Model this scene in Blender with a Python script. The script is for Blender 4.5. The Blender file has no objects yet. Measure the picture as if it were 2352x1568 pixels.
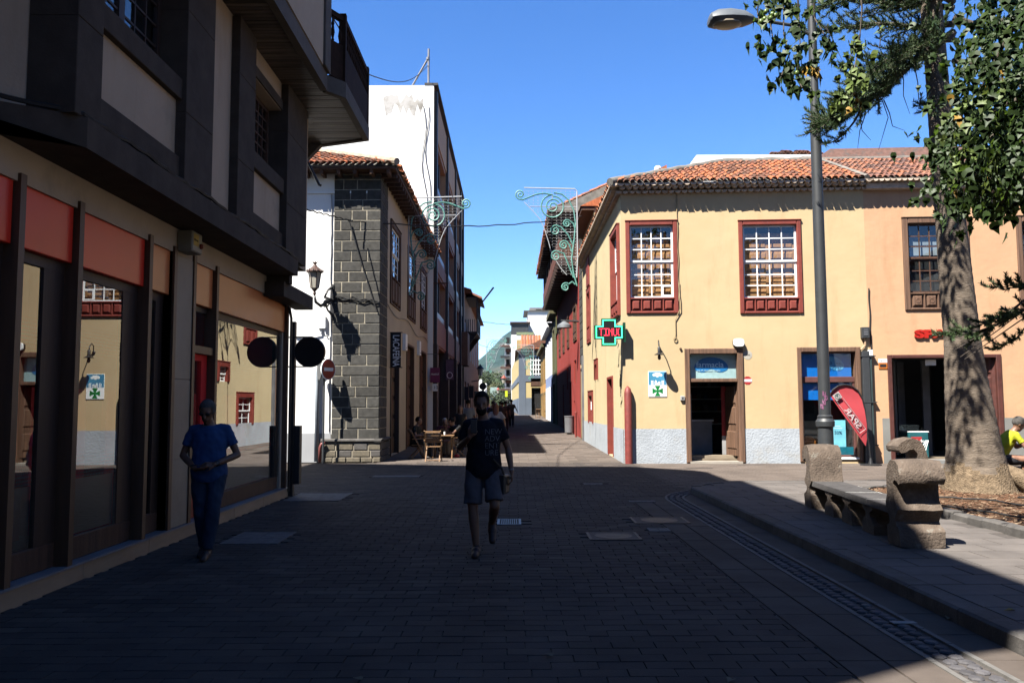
import bpy, bmesh, math, random
from mathutils import Vector, Matrix, Euler
from mathutils.bvhtree import BVHTree
random.seed(7)
C = bpy.context.scene.collection
SC = bpy.context.scene
R = math.radians

# ------------------------------------------------------------------ camera
FPX = 1900.0                       # focal length in pixels of a 2352 px wide picture
PITCH, ROLL, EYE = 4.454, 0.0040, 1.65
cam_d = bpy.data.cameras.new('camera'); cam = bpy.data.objects.new('camera', cam_d); C.objects.link(cam)
cam_d.sensor_width = 36.0; cam_d.lens = 36.0 * FPX / 2352.0
cam_d.clip_start = 0.05; cam_d.clip_end = 6000
_f = Vector((0, math.cos(R(PITCH)), math.sin(R(PITCH)))); _r = Vector((1, 0, 0)); _u = _r.cross(_f)
CR = _r * math.cos(ROLL) - _u * math.sin(ROLL); CU = _u * math.cos(ROLL) + _r * math.sin(ROLL); CF = _f
EYEV = Vector((0, 0, EYE))
cam.matrix_world = Matrix(((CR.x, CU.x, -CF.x, 0), (CR.y, CU.y, -CF.y, 0), (CR.z, CU.z, -CF.z, EYE), (0, 0, 0, 1)))
SC.camera = cam

# ------------------------------------------------------------------ daylight
SUNV = Vector((0.51, 0.50, -1.0)).normalized()          # direction the light travels
elev = math.asin(-SUNV.z); rot = math.atan2(-SUNV.x, -SUNV.y)
w = bpy.data.worlds.new('World'); SC.world = w; w.use_nodes = True
nt = w.node_tree; nt.nodes.clear()
sky = nt.nodes.new('ShaderNodeTexSky'); sky.sky_type = 'NISHITA'; sky.sun_disc = False
sky.sun_elevation = elev; sky.sun_rotation = rot
sky.air_density = 1.0; sky.dust_density = 0.0; sky.ozone_density = 4.0; sky.altitude = 1500
bg = nt.nodes.new('ShaderNodeBackground'); bg.inputs['Strength'].default_value = 0.05
out = nt.nodes.new('ShaderNodeOutputWorld')
hs = nt.nodes.new('ShaderNodeHueSaturation'); hs.inputs['Saturation'].default_value = 1.22; hs.inputs['Hue'].default_value = 0.508
nt.links.new(sky.outputs[0], hs.inputs['Color']); nt.links.new(hs.outputs[0], bg.inputs[0]); nt.links.new(bg.outputs[0], out.inputs[0])
sun_d = bpy.data.lights.new('sun', 'SUN'); sun_d.energy = 5.0; sun_d.angle = R(0.5); sun_d.color = (1.0, 0.95, 0.87)
sun = bpy.data.objects.new('sun', sun_d); C.objects.link(sun)
sun.rotation_euler = SUNV.to_track_quat('-Z', 'Y').to_euler(); sun.location = (-20, -20, 40)
SC.view_settings.view_transform = 'Standard'; SC.view_settings.look = 'None'
SC.view_settings.exposure = 2.42; SC.view_settings.gamma = 1.0; SC.view_settings.use_curve_mapping = False
SC.cycles.max_bounces = 8; SC.cycles.diffuse_bounces = 2; SC.cycles.transparent_max_bounces = 12
SC.cycles.sample_clamp_indirect = 6

# ------------------------------------------------------------------ materials
def lin(c):
    c = c / 255.0
    return c / 12.92 if c <= 0.04045 else ((c + 0.055) / 1.055) ** 2.4
def rgb(r, g, b, k=1.0): return (lin(r) * k, lin(g) * k, lin(b) * k)
MATS = {}
KK = 0.335                            # the photograph is exposed bright: surfaces keep modest, real-world base colours
def M(name, col, rough=0.8, var=0.18, scale=3.0, bump=0.15, bscale=40.0, spec=0.3, metal=0.0, rnd=0.0, col2=None, c2scale=0.6, c2lo=0.5, c2hi=0.62, emit=0.0, stretch=None, rndcols=None, bdist=0.01, k=None, streak=0):
    if name in MATS: return MATS[name]
    k = (KK if not emit else 1.0) if k is None else k; col = tuple(c * k for c in col); col2 = tuple(c * k for c in col2) if col2 else None
    m = bpy.data.materials.new(name); m.use_nodes = True; MATS[name] = m
    n = m.node_tree.nodes; l = m.node_tree.links; p = n['Principled BSDF']
    p.inputs['Roughness'].default_value = rough; p.inputs['Metallic'].default_value = metal
    p.inputs['Specular IOR Level'].default_value = spec
    geo = n.new('ShaderNodeNewGeometry'); mp = n.new('ShaderNodeMapping'); l.new(geo.outputs['Position'], mp.inputs[0])
    if stretch: mp.inputs['Scale'].default_value = stretch
    def mul(c, k): return (min(c[0] * k, 1), min(c[1] * k, 1), min(c[2] * k, 1), 1)
    nz = n.new('ShaderNodeTexNoise'); nz.inputs['Scale'].default_value = scale; nz.inputs['Detail'].default_value = 5; nz.inputs['Roughness'].default_value = 0.6
    l.new(mp.outputs[0], nz.inputs['Vector'])
    rp = n.new('ShaderNodeValToRGB'); rp.color_ramp.elements[0].position = 0.32; rp.color_ramp.elements[1].position = 0.68
    rp.color_ramp.elements[0].color = mul(col, 1 - var); rp.color_ramp.elements[1].color = mul(col, 1 + var)
    l.new(nz.outputs['Fac'], rp.inputs[0]); cur = rp.outputs[0]
    if col2 is not None:
        n2 = n.new('ShaderNodeTexNoise'); n2.inputs['Scale'].default_value = c2scale; n2.inputs['Detail'].default_value = 7; n2.inputs['Roughness'].default_value = 0.65
        l.new(mp.outputs[0], n2.inputs['Vector'])
        r2 = n.new('ShaderNodeValToRGB'); r2.color_ramp.elements[0].position = c2lo; r2.color_ramp.elements[1].position = c2hi
        r2.color_ramp.elements[0].color = (0, 0, 0, 1); r2.color_ramp.elements[1].color = (1, 1, 1, 1)
        l.new(n2.outputs['Fac'], r2.inputs[0])
        mx = n.new('ShaderNodeMixRGB'); l.new(r2.outputs[0], mx.inputs[0]); l.new(cur, mx.inputs[1]); mx.inputs[2].default_value = (*col2, 1); cur = mx.outputs[0]
    if streak:
        m3 = n.new('ShaderNodeMapping'); m3.inputs['Scale'].default_value = (0.9, 0.9, 0.16); l.new(geo.outputs['Position'], m3.inputs[0])
        n3 = n.new('ShaderNodeTexNoise'); n3.inputs['Scale'].default_value = 1.6; n3.inputs['Detail'].default_value = 8; n3.inputs['Roughness'].default_value = 0.7; l.new(m3.outputs[0], n3.inputs['Vector'])
        r3 = n.new('ShaderNodeValToRGB'); r3.color_ramp.elements[0].position = 0.54; r3.color_ramp.elements[1].position = 0.8; r3.color_ramp.elements[0].color = (1, 1, 1, 1); q = 1 - streak; r3.color_ramp.elements[1].color = (q, q * .96, q * .9, 1)
        l.new(n3.outputs['Fac'], r3.inputs[0]); mx = n.new('ShaderNodeMixRGB'); mx.blend_type = 'MULTIPLY'; mx.inputs[0].default_value = 1.0; l.new(cur, mx.inputs[1]); l.new(r3.outputs[0], mx.inputs[2]); cur = mx.outputs[0]
    if rndcols:
        oi = n.new('ShaderNodeObjectInfo'); rr = n.new('ShaderNodeValToRGB'); rr.color_ramp.interpolation = 'CONSTANT'
        e = rr.color_ramp.elements
        e[0].position = 0; e[0].color = (*rndcols[0], 1); e[1].position = 1.0 / len(rndcols); e[1].color = (*rndcols[1], 1)
        for i in range(2, len(rndcols)):
            x = e.new(i / len(rndcols)); x.color = (*rndcols[i], 1)
        l.new(oi.outputs['Random'], rr.inputs[0])
        mx = n.new('ShaderNodeMixRGB'); mx.blend_type = 'MULTIPLY'; mx.inputs[0].default_value = 1.0
        l.new(cur, mx.inputs[1]); l.new(rr.outputs[0], mx.inputs[2]); cur = mx.outputs[0]
    if rnd:
        oi = n.new('ShaderNodeObjectInfo'); ma = n.new('ShaderNodeMapRange')
        ma.inputs['To Min'].default_value = 1 - rnd; ma.inputs['To Max'].default_value = 1 + rnd
        l.new(oi.outputs['Random'], ma.inputs['Value'])
        vm = n.new('ShaderNodeVectorMath'); vm.operation = 'SCALE'; l.new(cur, vm.inputs[0]); l.new(ma.outputs[0], vm.inputs['Scale']); cur = vm.outputs[0]
    l.new(cur, p.inputs['Base Color'])
    if emit:
        p.inputs['Emission Color'].default_value = (*col, 1); p.inputs['Emission Strength'].default_value = emit
    if bump:
        nb = n.new('ShaderNodeTexNoise'); nb.inputs['Scale'].default_value = bscale; nb.inputs['Detail'].default_value = 4
        l.new(mp.outputs[0], nb.inputs['Vector'])
        bp = n.new('ShaderNodeBump'); bp.inputs['Strength'].default_value = bump; bp.inputs['Distance'].default_value = bdist
        l.new(nb.outputs['Fac'], bp.inputs['Height']); l.new(bp.outputs[0], p.inputs['Normal'])
    return m
def glass(name, tint=(0.8, 0.85, 0.85), f0=0.06, rough=0.0, boost=1.0, base=0.075):
    if name in MATS: return MATS[name]
    m = bpy.data.materials.new(name); m.use_nodes = True; MATS[name] = m
    n = m.node_tree.nodes; l = m.node_tree.links; n.clear()
    o = n.new('ShaderNodeOutputMaterial'); tr = n.new('ShaderNodeBsdfTransparent'); tr.inputs[0].default_value = (*tint, 1)
    gl = n.new('ShaderNodeBsdfGlossy'); gl.inputs['Roughness'].default_value = rough; gl.inputs[0].default_value = (0.95, 0.97, 1, 1)
    ge = n.new('ShaderNodeNewGeometry'); dt = n.new('ShaderNodeVectorMath'); dt.operation = 'DOT_PRODUCT'; l.new(ge.outputs['Incoming'], dt.inputs[0]); l.new(ge.outputs['Normal'], dt.inputs[1])
    def mth(op, a, b_=None, c_=None):
        q = n.new('ShaderNodeMath'); q.operation = op; q.use_clamp = op == 'MULTIPLY_ADD'
        for i, v in enumerate((a, b_, c_)):
            if v is None: continue
            if isinstance(v, (int, float)): q.inputs[i].default_value = v
            else: l.new(v, q.inputs[i])
        return q.outputs[0]
    ab = mth('ABSOLUTE', dt.outputs['Value']); mt = mth('MULTIPLY_ADD', mth('POWER', mth('SUBTRACT', 1.0, ab), 4.2), 1.1 * boost, base)   # two panes' worth of Fresnel, the same from both sides
    mx = n.new('ShaderNodeMixShader'); l.new(mt, mx.inputs[0]); l.new(tr.outputs[0], mx.inputs[1]); l.new(gl.outputs[0], mx.inputs[2])
    l.new(mx.outputs[0], o.inputs[0])
    return m
def stone_mat(name, col, dark, light, **k):
    return M(name, col, rough=0.9, var=0.25, scale=9, bump=0.6, bscale=55, col2=light, c2scale=14, c2lo=0.62, c2hi=0.7, **k)

# ------------------------------------------------------------------ objects
WL = {}
def wl(o): return WL.get(o.name, Vector((0, 0, 0))) if o else Vector((0, 0, 0))
def tag(o, label=None, cat=None, group=None, kind=None):
    if label: o['label'] = label
    if cat: o['category'] = cat
    if group: o['group'] = group
    if kind: o['kind'] = kind
    return o
def empty(name, loc, label=None, cat=None, group=None, kind=None):
    o = bpy.data.objects.new(name, None); C.objects.link(o); o.location = loc; o.empty_display_size = 0.2
    WL[o.name] = Vector(loc); return tag(o, label, cat, group, kind)
def link(name, me, parent=None, world=(0, 0, 0), **kw):
    o = bpy.data.objects.new(name, me); C.objects.link(o)
    world = Vector(world)
    if parent: o.parent = parent; o.location = world - wl(parent)
    else: o.location = world
    WL[o.name] = world
    return tag(o, **kw) if kw else o
class Fr:
    """a facade plane: u along it, z up, w outwards"""
    def __init__(s, o, u, n): s.o = Vector(o); s.u = Vector(u).normalized(); s.n = Vector(n).normalized(); s.zv = Vector((0, 0, 1))
    def at(s, u, z, w=0.0): return s.o + s.u * u + s.zv * z + s.n * w
    def px(s, x, y, w=0.0):
        d = CF + CR * ((x - 1176) / FPX) + CU * ((784 - y) / FPX)
        t = (s.at(0, 0, w) - EYEV).dot(s.n) / d.dot(s.n); p = EYEV + d * t - s.o
        return p.dot(s.u), p.z
    def U(s, x, y=800, w=0.0): return s.px(x, y, w)[0]
    def Z(s, x, y, w=0.0): return s.px(x, y, w)[1]
def at(x, y, Y):
    d = CF + CR * ((x - 1176) / FPX) + CU * ((784 - y) / FPX); return EYEV + d * (Y / d.y)
def onz(x, y, z=0.0):
    d = CF + CR * ((x - 1176) / FPX) + CU * ((784 - y) / FPX); return EYEV + d * ((z - EYE) / d.z)
WORLD = Fr((0, 0, 0), (1, 0, 0), (0, -1, 0))
class MB:
    def __init__(s): s.v = []; s.f = []; s.m = []; s.mi = 0
    def add(s, vs, fs):
        b = len(s.v); s.v += [Vector(p) for p in vs]; s.f += [tuple(b + i for i in f) for f in fs]; s.m += [s.mi] * len(fs); return s
    def hexa(s, p): return s.add(p, [(0, 3, 2, 1), (4, 5, 6, 7), (0, 1, 5, 4), (1, 2, 6, 5), (2, 3, 7, 6), (3, 0, 4, 7)])
    def box(s, x0, x1, y0, y1, z0, z1): return s.hexa([(x0, y0, z0), (x1, y0, z0), (x1, y1, z0), (x0, y1, z0), (x0, y0, z1), (x1, y0, z1), (x1, y1, z1), (x0, y1, z1)])
    def fb(s, F, u0, u1, z0, z1, w0, w1): return s.hexa([F.at(u0, z0, w0), F.at(u1, z0, w0), F.at(u1, z0, w1), F.at(u0, z0, w1), F.at(u0, z1, w0), F.at(u1, z1, w0), F.at(u1, z1, w1), F.at(u0, z1, w1)])
    def bvl(s, F, u0, u1, z0, z1, w0, w1, b=0.01):
        """box whose outer face is bevelled"""
        s.add([F.at(u0, z0, w0), F.at(u1, z0, w0), F.at(u1, z1, w0), F.at(u0, z1, w0), F.at(u0, z0, w1 - b), F.at(u1, z0, w1 - b), F.at(u1, z1, w1 - b), F.at(u0, z1, w1 - b),
               F.at(u0 + b, z0 + b, w1), F.at(u1 - b, z0 + b, w1), F.at(u1 - b, z1 - b, w1), F.at(u0 + b, z1 - b, w1)],
              [(0, 1, 5, 4), (1, 2, 6, 5), (2, 3, 7, 6), (3, 0, 4, 7), (4, 5, 9, 8), (5, 6, 10, 9), (6, 7, 11, 10), (7, 4, 8, 11), (8, 9, 10, 11)]); return s
    def prism(s, poly, vec):
        n = len(poly); vec = Vector(vec); poly = [Vector(p) for p in poly]
        return s.add(poly + [p + vec for p in poly], [tuple(range(n))[::-1], tuple(range(n, 2 * n))] + [(i, (i + 1) % n, n + (i + 1) % n, n + i) for i in range(n)])
    def quad(s, *p): return s.add(p, [tuple(range(len(p)))])
    def tube(s, pts, r, n=6, cap=True, flat=1.0):
        pts = [Vector(p) for p in pts]; k = len(pts)
        rs = r if isinstance(r, (list, tuple)) else [r] * k
        b = len(s.v); up = None
        for i, p in enumerate(pts):
            d = (pts[min(i + 1, k - 1)] - pts[max(i - 1, 0)]); d = d.normalized() if d.length > 1e-9 else Vector((0, 0, 1))
            if up is None: up = Vector((0, 0, 1)) if abs(d.z) < 0.9 else Vector((1, 0, 0))
            a = (up - d * up.dot(d)).normalized(); c = d.cross(a); up = a
            for j in range(n):
                t = 2 * math.pi * j / n; s.v.append(p + (a * math.cos(t) * flat + c * math.sin(t)) * rs[i])
        for i in range(k - 1):
            for j in range(n):
                s.f.append((b + i * n + j, b + i * n + (j + 1) % n, b + (i + 1) * n + (j + 1) % n, b + (i + 1) * n + j)); s.m.append(s.mi)
        if cap and n > 2:
            s.f.append(tuple(b + j for j in range(n))[::-1]); s.m.append(s.mi); s.f.append(tuple(b + (k - 1) * n + j for j in range(n))); s.m.append(s.mi)
        return s
    def lathe(s, c, prof, n=12, axis=(0, 0, 1)):
        ax = Vector(axis).normalized(); t = Vector((1, 0, 0)) if abs(ax.x) < 0.9 else Vector((0, 1, 0)); a = (t - ax * t.dot(ax)).normalized(); b2 = ax.cross(a); c = Vector(c)
        b = len(s.v)
        for r, h in prof:
            for j in range(n):
                th = 2 * math.pi * j / n; s.v.append(c + ax * h + (a * math.cos(th) + b2 * math.sin(th)) * r)
        for i in range(len(prof) - 1):
            for j in range(n):
                s.f.append((b + i * n + j, b + i * n + (j + 1) % n, b + (i + 1) * n + (j + 1) % n, b + (i + 1) * n + j)); s.m.append(s.mi)
        s.f.append(tuple(b + j for j in range(n))[::-1]); s.m.append(s.mi); s.f.append(tuple(b + (len(prof) - 1) * n + j for j in range(n))); s.m.append(s.mi)
        return s
    def ell(s, c, rad, n=12, rot=None):
        c = Vector(c); b = len(s.v); k = n // 2
        for i in range(k + 1):
            ph = math.pi * i / k
            for j in range(n):
                th = 2 * math.pi * j / n; p = Vector((rad[0] * math.sin(ph) * math.cos(th), rad[1] * math.sin(ph) * math.sin(th), rad[2] * math.cos(ph)))
                if rot is not None: p = rot @ p
                s.v.append(c + p)
        for i in range(k):
            for j in range(n):
                s.f.append((b + i * n + j, b + (i + 1) * n + j, b + (i + 1) * n + (j + 1) % n, b + i * n + (j + 1) % n)); s.m.append(s.mi)
        return s
    def mesh(s, name, mats, world=(0, 0, 0), smooth=False):
        me = bpy.data.meshes.new(name); W = Vector(world)
        me.from_pydata([tuple(p - W) for p in s.v], [], s.f)
        if not isinstance(mats, (list, tuple)): mats = [mats]
        for m in mats: me.materials.append(m)
        if len(mats) > 1: me.polygons.foreach_set('material_index', s.m)
        if smooth is not False:
            me.polygons.foreach_set('use_smooth', [True] * len(me.polygons))
            if smooth is not True: me.set_sharp_from_angle(angle=R(smooth))
        me.update(); return me
    def build(s, name, mats, parent=None, smooth=False, **kw):
        W = wl(parent) if parent else Vector((0, 0, 0))
        return link(name, s.mesh(name, mats, W, smooth), parent, W, **kw)
    def thing(s, name, mats, loc, label, cat, smooth=False, **kw):
        return link(name, s.mesh(name, mats, loc, smooth), None, loc, label=label, cat=cat, **kw)
def wall(mb, F, u0, u1, z0, z1, holes=(), t=0.3, w=0.0):
    us = sorted({u0, u1, *[h[0] for h in holes], *[h[1] for h in holes]}); zs = sorted({z0, z1, *[h[2] for h in holes], *[h[3] for h in holes]})
    us = [u for u in us if u0 <= u <= u1]; zs = [z for z in zs if z0 <= z <= z1]
    for a, b in zip(us, us[1:]):
        for c, d in zip(zs, zs[1:]):
            uc, zc = (a + b) / 2, (c + d) / 2
            if any(h[0] < uc < h[1] and h[2] < zc < h[3] for h in holes): continue
            mb.quad(F.at(a, c, w), F.at(b, c, w), F.at(b, d, w), F.at(a, d, w))
    for h in holes:
        a, b, c, d = h[:4]
        for p, q in (((a, c), (a, d)), ((b, c), (b, d)), ((a, c), (b, c)), ((a, d), (b, d))):
            mb.quad(F.at(p[0], p[1], w), F.at(q[0], q[1], w), F.at(q[0], q[1], w - t), F.at(p[0], p[1], w - t))
    return mb
def text(name, body, size, mat, parent, org, ux, uy, ext=0.002, sx=1.0, font_off=0.0, align='LEFT', space=1.0, linesp=1.0, proj=None, loc=None, **kw):
    cu = bpy.data.curves.new(name, 'FONT'); cu.body = body; cu.size = size; cu.extrude = ext; cu.align_x = align; cu.space_character = space; cu.space_line = linesp; cu.resolution_u = 3
    cu.offset = font_off
    o = bpy.data.objects.new('tmp', cu); C.objects.link(o)
    dg = bpy.context.evaluated_depsgraph_get(); me = bpy.data.meshes.new_from_object(o.evaluated_get(dg)); bpy.data.objects.remove(o)
    ux = Vector(ux).normalized(); uy = Vector(uy).normalized(); nn = ux.cross(uy); org = Vector(org)
    W = wl(parent) if parent else (Vector(loc) if loc is not None else Vector((0, 0, 0)))
    for v in me.vertices:
        p = org + ux * v.co.x * sx + uy * v.co.y + nn * v.co.z
        if proj: p = proj(p)
        v.co = p - W
    me.materials.clear(); me.materials.append(mat); me.name = name
    return link(name, me, parent, W, **kw)

# ------------------------------------------------------------------ shared materials
m_joint = M('joint_sand', (0.105, 0.09, 0.08), 0.95, 0.3, 20)
pave_cols = [(0.9, 0.9, 0.91), (1.0, 0.98, 0.96), (1.06, 1.03, 1.0), (0.95, 0.94, 0.94), (1.12, 1.07, 1.03), (0.84, 0.84, 0.86)]
PB = (0.130, 0.107, 0.092)
m_pave = M('paver_stone', PB, 0.92, 0.22, 1.3, 0.35, 60, 0.12, rndcols=pave_cols, col2=(0.07, 0.065, 0.062), c2scale=0.5, c2lo=0.5, c2hi=0.7)
m_pave2 = M('paver_stone_dark', (PB[0] * .84, PB[1] * .84, PB[2] * .85), 0.92, 0.25, 1.5, 0.35, 60, 0.12)
m_pave3 = M('paver_stone_pale', (PB[0] * 1.13, PB[1] * 1.12, PB[2] * 1.1), 0.92, 0.25, 1.5, 0.35, 60, 0.12)
m_pave_lit = M('paver_stone_sunlit', (PB[0] * 1.5, PB[1] * 1.48, PB[2] * 1.46), 0.92, 0.2, 1.2, 0.3, 50, 0.12, col2=(PB[0] * 1.1, PB[1] * 1.08, PB[2] * 1.08), c2scale=0.4, c2lo=0.5, c2hi=0.7)  # lightened paver copy for sunlit ground: extra sunlight put into the colour
m_kerb = M('kerb_stone', (0.13, 0.12, 0.11), 0.85, 0.3, 6, 0.5, 50, 0.25, rnd=0.15)
m_basalt = M('basalt_block', (0.085, 0.082, 0.074), 0.9, 0.28, 8, 0.7, 45, 0.2, rnd=0.2, col2=(0.13, 0.12, 0.1), c2scale=5, c2lo=0.6, c2hi=0.75)
m_mortar = M('lime_mortar', rgb(200, 190, 168), 0.95, 0.35, 9, k=.27)
m_cream = M('cream_plaster', rgb(236, 208, 176), 0.9, 0.08, 1.2, 0.25, 25, 0.2, streak=.2, col2=rgb(190, 172, 148), c2scale=1.1, c2lo=0.58, c2hi=0.85)
m_grey_st = M('grey_stone_trim', (0.125, 0.095, 0.072), 0.9, 0.22, 4, 0.25, 60, 0.12, col2=(0.085, 0.063, 0.048), c2scale=1.4, c2lo=0.55, c2hi=0.8)
m_wood_dk = M('dark_wood', (0.06, 0.03, 0.02), 0.55, 0.35, 3, 0.2, 30, 0.35, stretch=(1, 1, 0.12))
m_wood_fin = M('varnished_wood', (0.16, 0.075, 0.035), 0.5, 0.3, 4, 0.15, 40, 0.4, stretch=(3, 3, 0.2))
m_wood_door = M('weathered_brown_wood', (0.21, 0.115, 0.07), 0.7, 0.4, 6, 0.5, 60, 0.25, stretch=(3, 3, 0.15))
m_wood_old = M('old_brown_wood', (0.13, 0.062, 0.035), 0.7, 0.35, 6, 0.4, 50, 0.25, stretch=(3, 3, 0.3))
m_redwood = M('oxblood_paint', (0.30, 0.052, 0.033), 0.6, 0.16, 5, 0.2, 60, 0.3)
m_white = M('white_paint', (0.78, 0.79, 0.78), 0.5, 0.05, 6, 0.05, 40, 0.35, k=.6)
m_whitew = M('whitewash', (0.80, 0.79, 0.77), 0.9, 0.05, 0.8, 0.3, 20, 0.15, col2=(0.62, 0.61, 0.6), c2scale=0.45, c2lo=0.6, c2hi=0.85, k=.6)
m_yellow = M('ochre_plaster', (0.82, 0.64, 0.375), 0.9, 0.07, 0.7, 0.35, 1.8, 0.15, streak=.2, col2=(0.86, 0.60, 0.33), c2scale=0.28, c2lo=0.4, c2hi=0.7, bdist=0.03)
m_yellow_s = M('ochre_plaster_side', (0.84, 0.69, 0.41), 0.9, 0.07, 0.7, 0.4, 6, 0.15, streak=.2, bdist=0.02)
m_orange = M('salmon_plaster', (0.84, 0.51, 0.30), 0.9, 0.07, 0.6, 0.3, 6, 0.15, streak=.2, col2=(0.87, 0.54, 0.31), c2scale=0.4, bdist=0.02)
m_plinth = M('grey_roughcast', (0.56, 0.61, 0.66), 0.95, 0.1, 1.5, 0.55, 20, 0.15, col2=(0.52, 0.47, 0.38), c2scale=0.8, c2lo=0.56, c2hi=0.8, bdist=0.03)
m_plinth2 = M('grey_smooth_plinth', (0.30, 0.30, 0.28), 0.9, 0.15, 1.2, 0.3, 30)
m_iron = M('black_iron', (0.018, 0.018, 0.02), 0.5, 0.2, 8, 0.1, 50, 0.4)
m_pipe = M('dark_grey_metal', (0.05, 0.055, 0.06), 0.5, 0.15, 5, 0.05, 40, 0.4)
m_cable = M('cable_black', (0.015, 0.015, 0.016), 0.7, 0.1, 8, 0)
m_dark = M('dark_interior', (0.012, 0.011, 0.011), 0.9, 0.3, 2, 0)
TILE = [(1.25, 1.15, 1.0), (0.72, 0.8, 0.9), (1.5, 1.15, 0.85), (0.55, 0.62, 0.7), (1.0, 0.95, 0.95), (0.85, 0.8, 0.8), (1.35, 1.25, 1.1)]
m_tile = M('terracotta', (0.42, 0.16, 0.085), 0.85, 0.3, 9, 0.4, 60, 0.2, rndcols=TILE, col2=(0.22, 0.17, 0.12), c2scale=5, c2lo=0.52, c2hi=0.66)
m_tile_b = M('terracotta_browner', (0.34, 0.16, 0.11), 0.85, 0.3, 9, 0.4, 60, 0.2, rndcols=TILE, col2=(0.2, 0.15, 0.12), c2scale=5, c2lo=0.52, c2hi=0.66)
m_tile_g = M('grey_tile_cornice', (0.46, 0.37, 0.29), 0.9, 0.3, 6, 0.4, 60, 0.1, k=.62)
m_ridge = M('ridge_mortar', (0.25, 0.23, 0.2), 0.95, 0.3, 5, 0.5, 40)
g_win = glass('window_glass')
g_shop = glass('shop_glass', (0.75, 0.8, 0.8), boost=1.5, base=0.14)

def translucent(m, col, f=.35):
    n = m.node_tree.nodes; l = m.node_tree.links; p = n['Principled BSDF']; o = n['Material Output']; t = n.new('ShaderNodeBsdfTranslucent'); t.inputs[0].default_value = (*col, 1)
    mx = n.new('ShaderNodeMixShader'); mx.inputs[0].default_value = f; l.new(p.outputs[0], mx.inputs[1]); l.new(t.outputs[0], mx.inputs[2]); l.new(mx.outputs[0], o.inputs['Surface'])

# ================================================================== SETTING
def gz(y): return 0.0 if y < 24.3 else 0.0075 * (min(y, 230) - 24.3)
mb = MB()
ys = [-70, 24.3, 60, 120, 230, 700, 3200]
xs = [-1800, -60, -12, 12, 60, 1800]
for a, b in zip(ys, ys[1:]):
    for c, d in zip(xs, xs[1:]):
        mb.quad((c, a, gz(a) - 0.03), (d, a, gz(a) - 0.03), (d, b, gz(b) - 0.03), (c, b, gz(b) - 0.03))
mb.build('ground', M('ground_grey', (0.10, 0.095, 0.09), 0.95, 0.3, 0.4, 0.3, 10), kind='structure')

# pavement: small stone pavers laid in rows across the street
pav = empty('street_pavement', (0, 14, 0), kind='structure')
mb = MB()
for (x0, x1, y0, y1) in ((-14, 3.36, -6, 17.2), (-14, 16, 17.2, 24.3)):
    mb.quad((x0, y0, -0.012), (x1, y0, -0.012), (x1, y1, -0.012), (x0, y1, -0.012))
mb.build('joint_bed', m_joint, pav)
PL, PW, JT = 0.30, 0.15, 0.005
def paver_mesh(L, Wd, mat, tilt=0.0):
    m = MB(); a, b = L / 2 - JT / 2, Wd / 2 - JT / 2; c = 0.003
    m.add([(-a, -b, -0.03), (a, -b, -0.03), (a, b, -0.03), (-a, b, -0.03), (-a, -b, -c), (a, -b, -c), (a, b, -c), (-a, b, -c), (-a + c, -b + c, tilt), (a - c, -b + c, 0), (a - c, b - c, 0), (-a + c, b - c, tilt)],
          [(0, 1, 5, 4), (1, 2, 6, 5), (2, 3, 7, 6), (3, 0, 4, 7), (4, 5, 9, 8), (5, 6, 10, 9), (6, 7, 11, 10), (7, 4, 8, 11), (8, 9, 10, 11)])
    return m.mesh('paver', mat)
pm = [paver_mesh(PL, PW, m_pave), paver_mesh(PL, PW, m_pave, -0.002), paver_mesh(PL, PW, m_pave, 0.002)]
COVERS = [  # iron and steel lids let into the street: x0,x1,y0,y1
    (-3.55, -2.85, 10.15, 11.1), (-4.05, -3.05, 14.7, 16.0), (-0.22, 0.12, 11.7, 12.25), (2.0, 2.45, 14.3, 14.55), (1.72, 2.5, 11.75, 12.4), (1.8, 2.08, 11.0, 11.3), (0.95, 1.6, 10.35, 10.95), (1.5, 1.9, 17.5, 17.8), (-3.3, -2.2, 19.5, 20.0)]
def covered(x, y, m=0.05): return any(a - m < x < b + m and c - m < y < d + m for a, b, c, d in COVERS)
def strip_x(y):                    # centre line of the cobbled gutter
    return 2.86 if y < 14.5 else 2.86 + (1 - math.sqrt(max(0, 1 - ((y - 14.5) / 2.6) ** 2))) * 2.6 if y < 17.0 else 99
far = [MB(), MB(), MB()]; palep = MB(); cand = []
rowi = 0; y = -5.9; edge_cut = []
while y < 24.3:
    x0 = -14.0 + (0.15 if rowi % 2 else 0) + random.uniform(-.02, .02); x = x0
    while x < 16.0:
        cx, cy = x + PL / 2, y + PW / 2
        ok = True; lim = (2.085 if cy < 14.62 else strip_x(cy) - .17) if cy < 17.2 else 99
        if cy < 15.4 and cx < -4.25: ok = False
        if covered(cx, cy, 0.0): ok = False
        if y < 3.5 and abs(cx) > 6: ok = False
        if cx + PL / 2 > lim:
            if ok and lim - x > .03: edge_cut.append((x, lim, cy))
            ok = False
        if ok: cand.append((cx, cy))
        x += PL
    y += PW; rowi += 1
vis = [c for c in cand if c[1] > 4.75 and abs(c[0]) < c[1] * 0.64]
vis.sort(key=lambda c: c[0] ** 2 + c[1] ** 2)
chosen = set(vis[:290])
for c in vis[:290]:
    link('paver', random.choice(pm), pav, (c[0], c[1], random.uniform(-.0015, .0015)))
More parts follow.
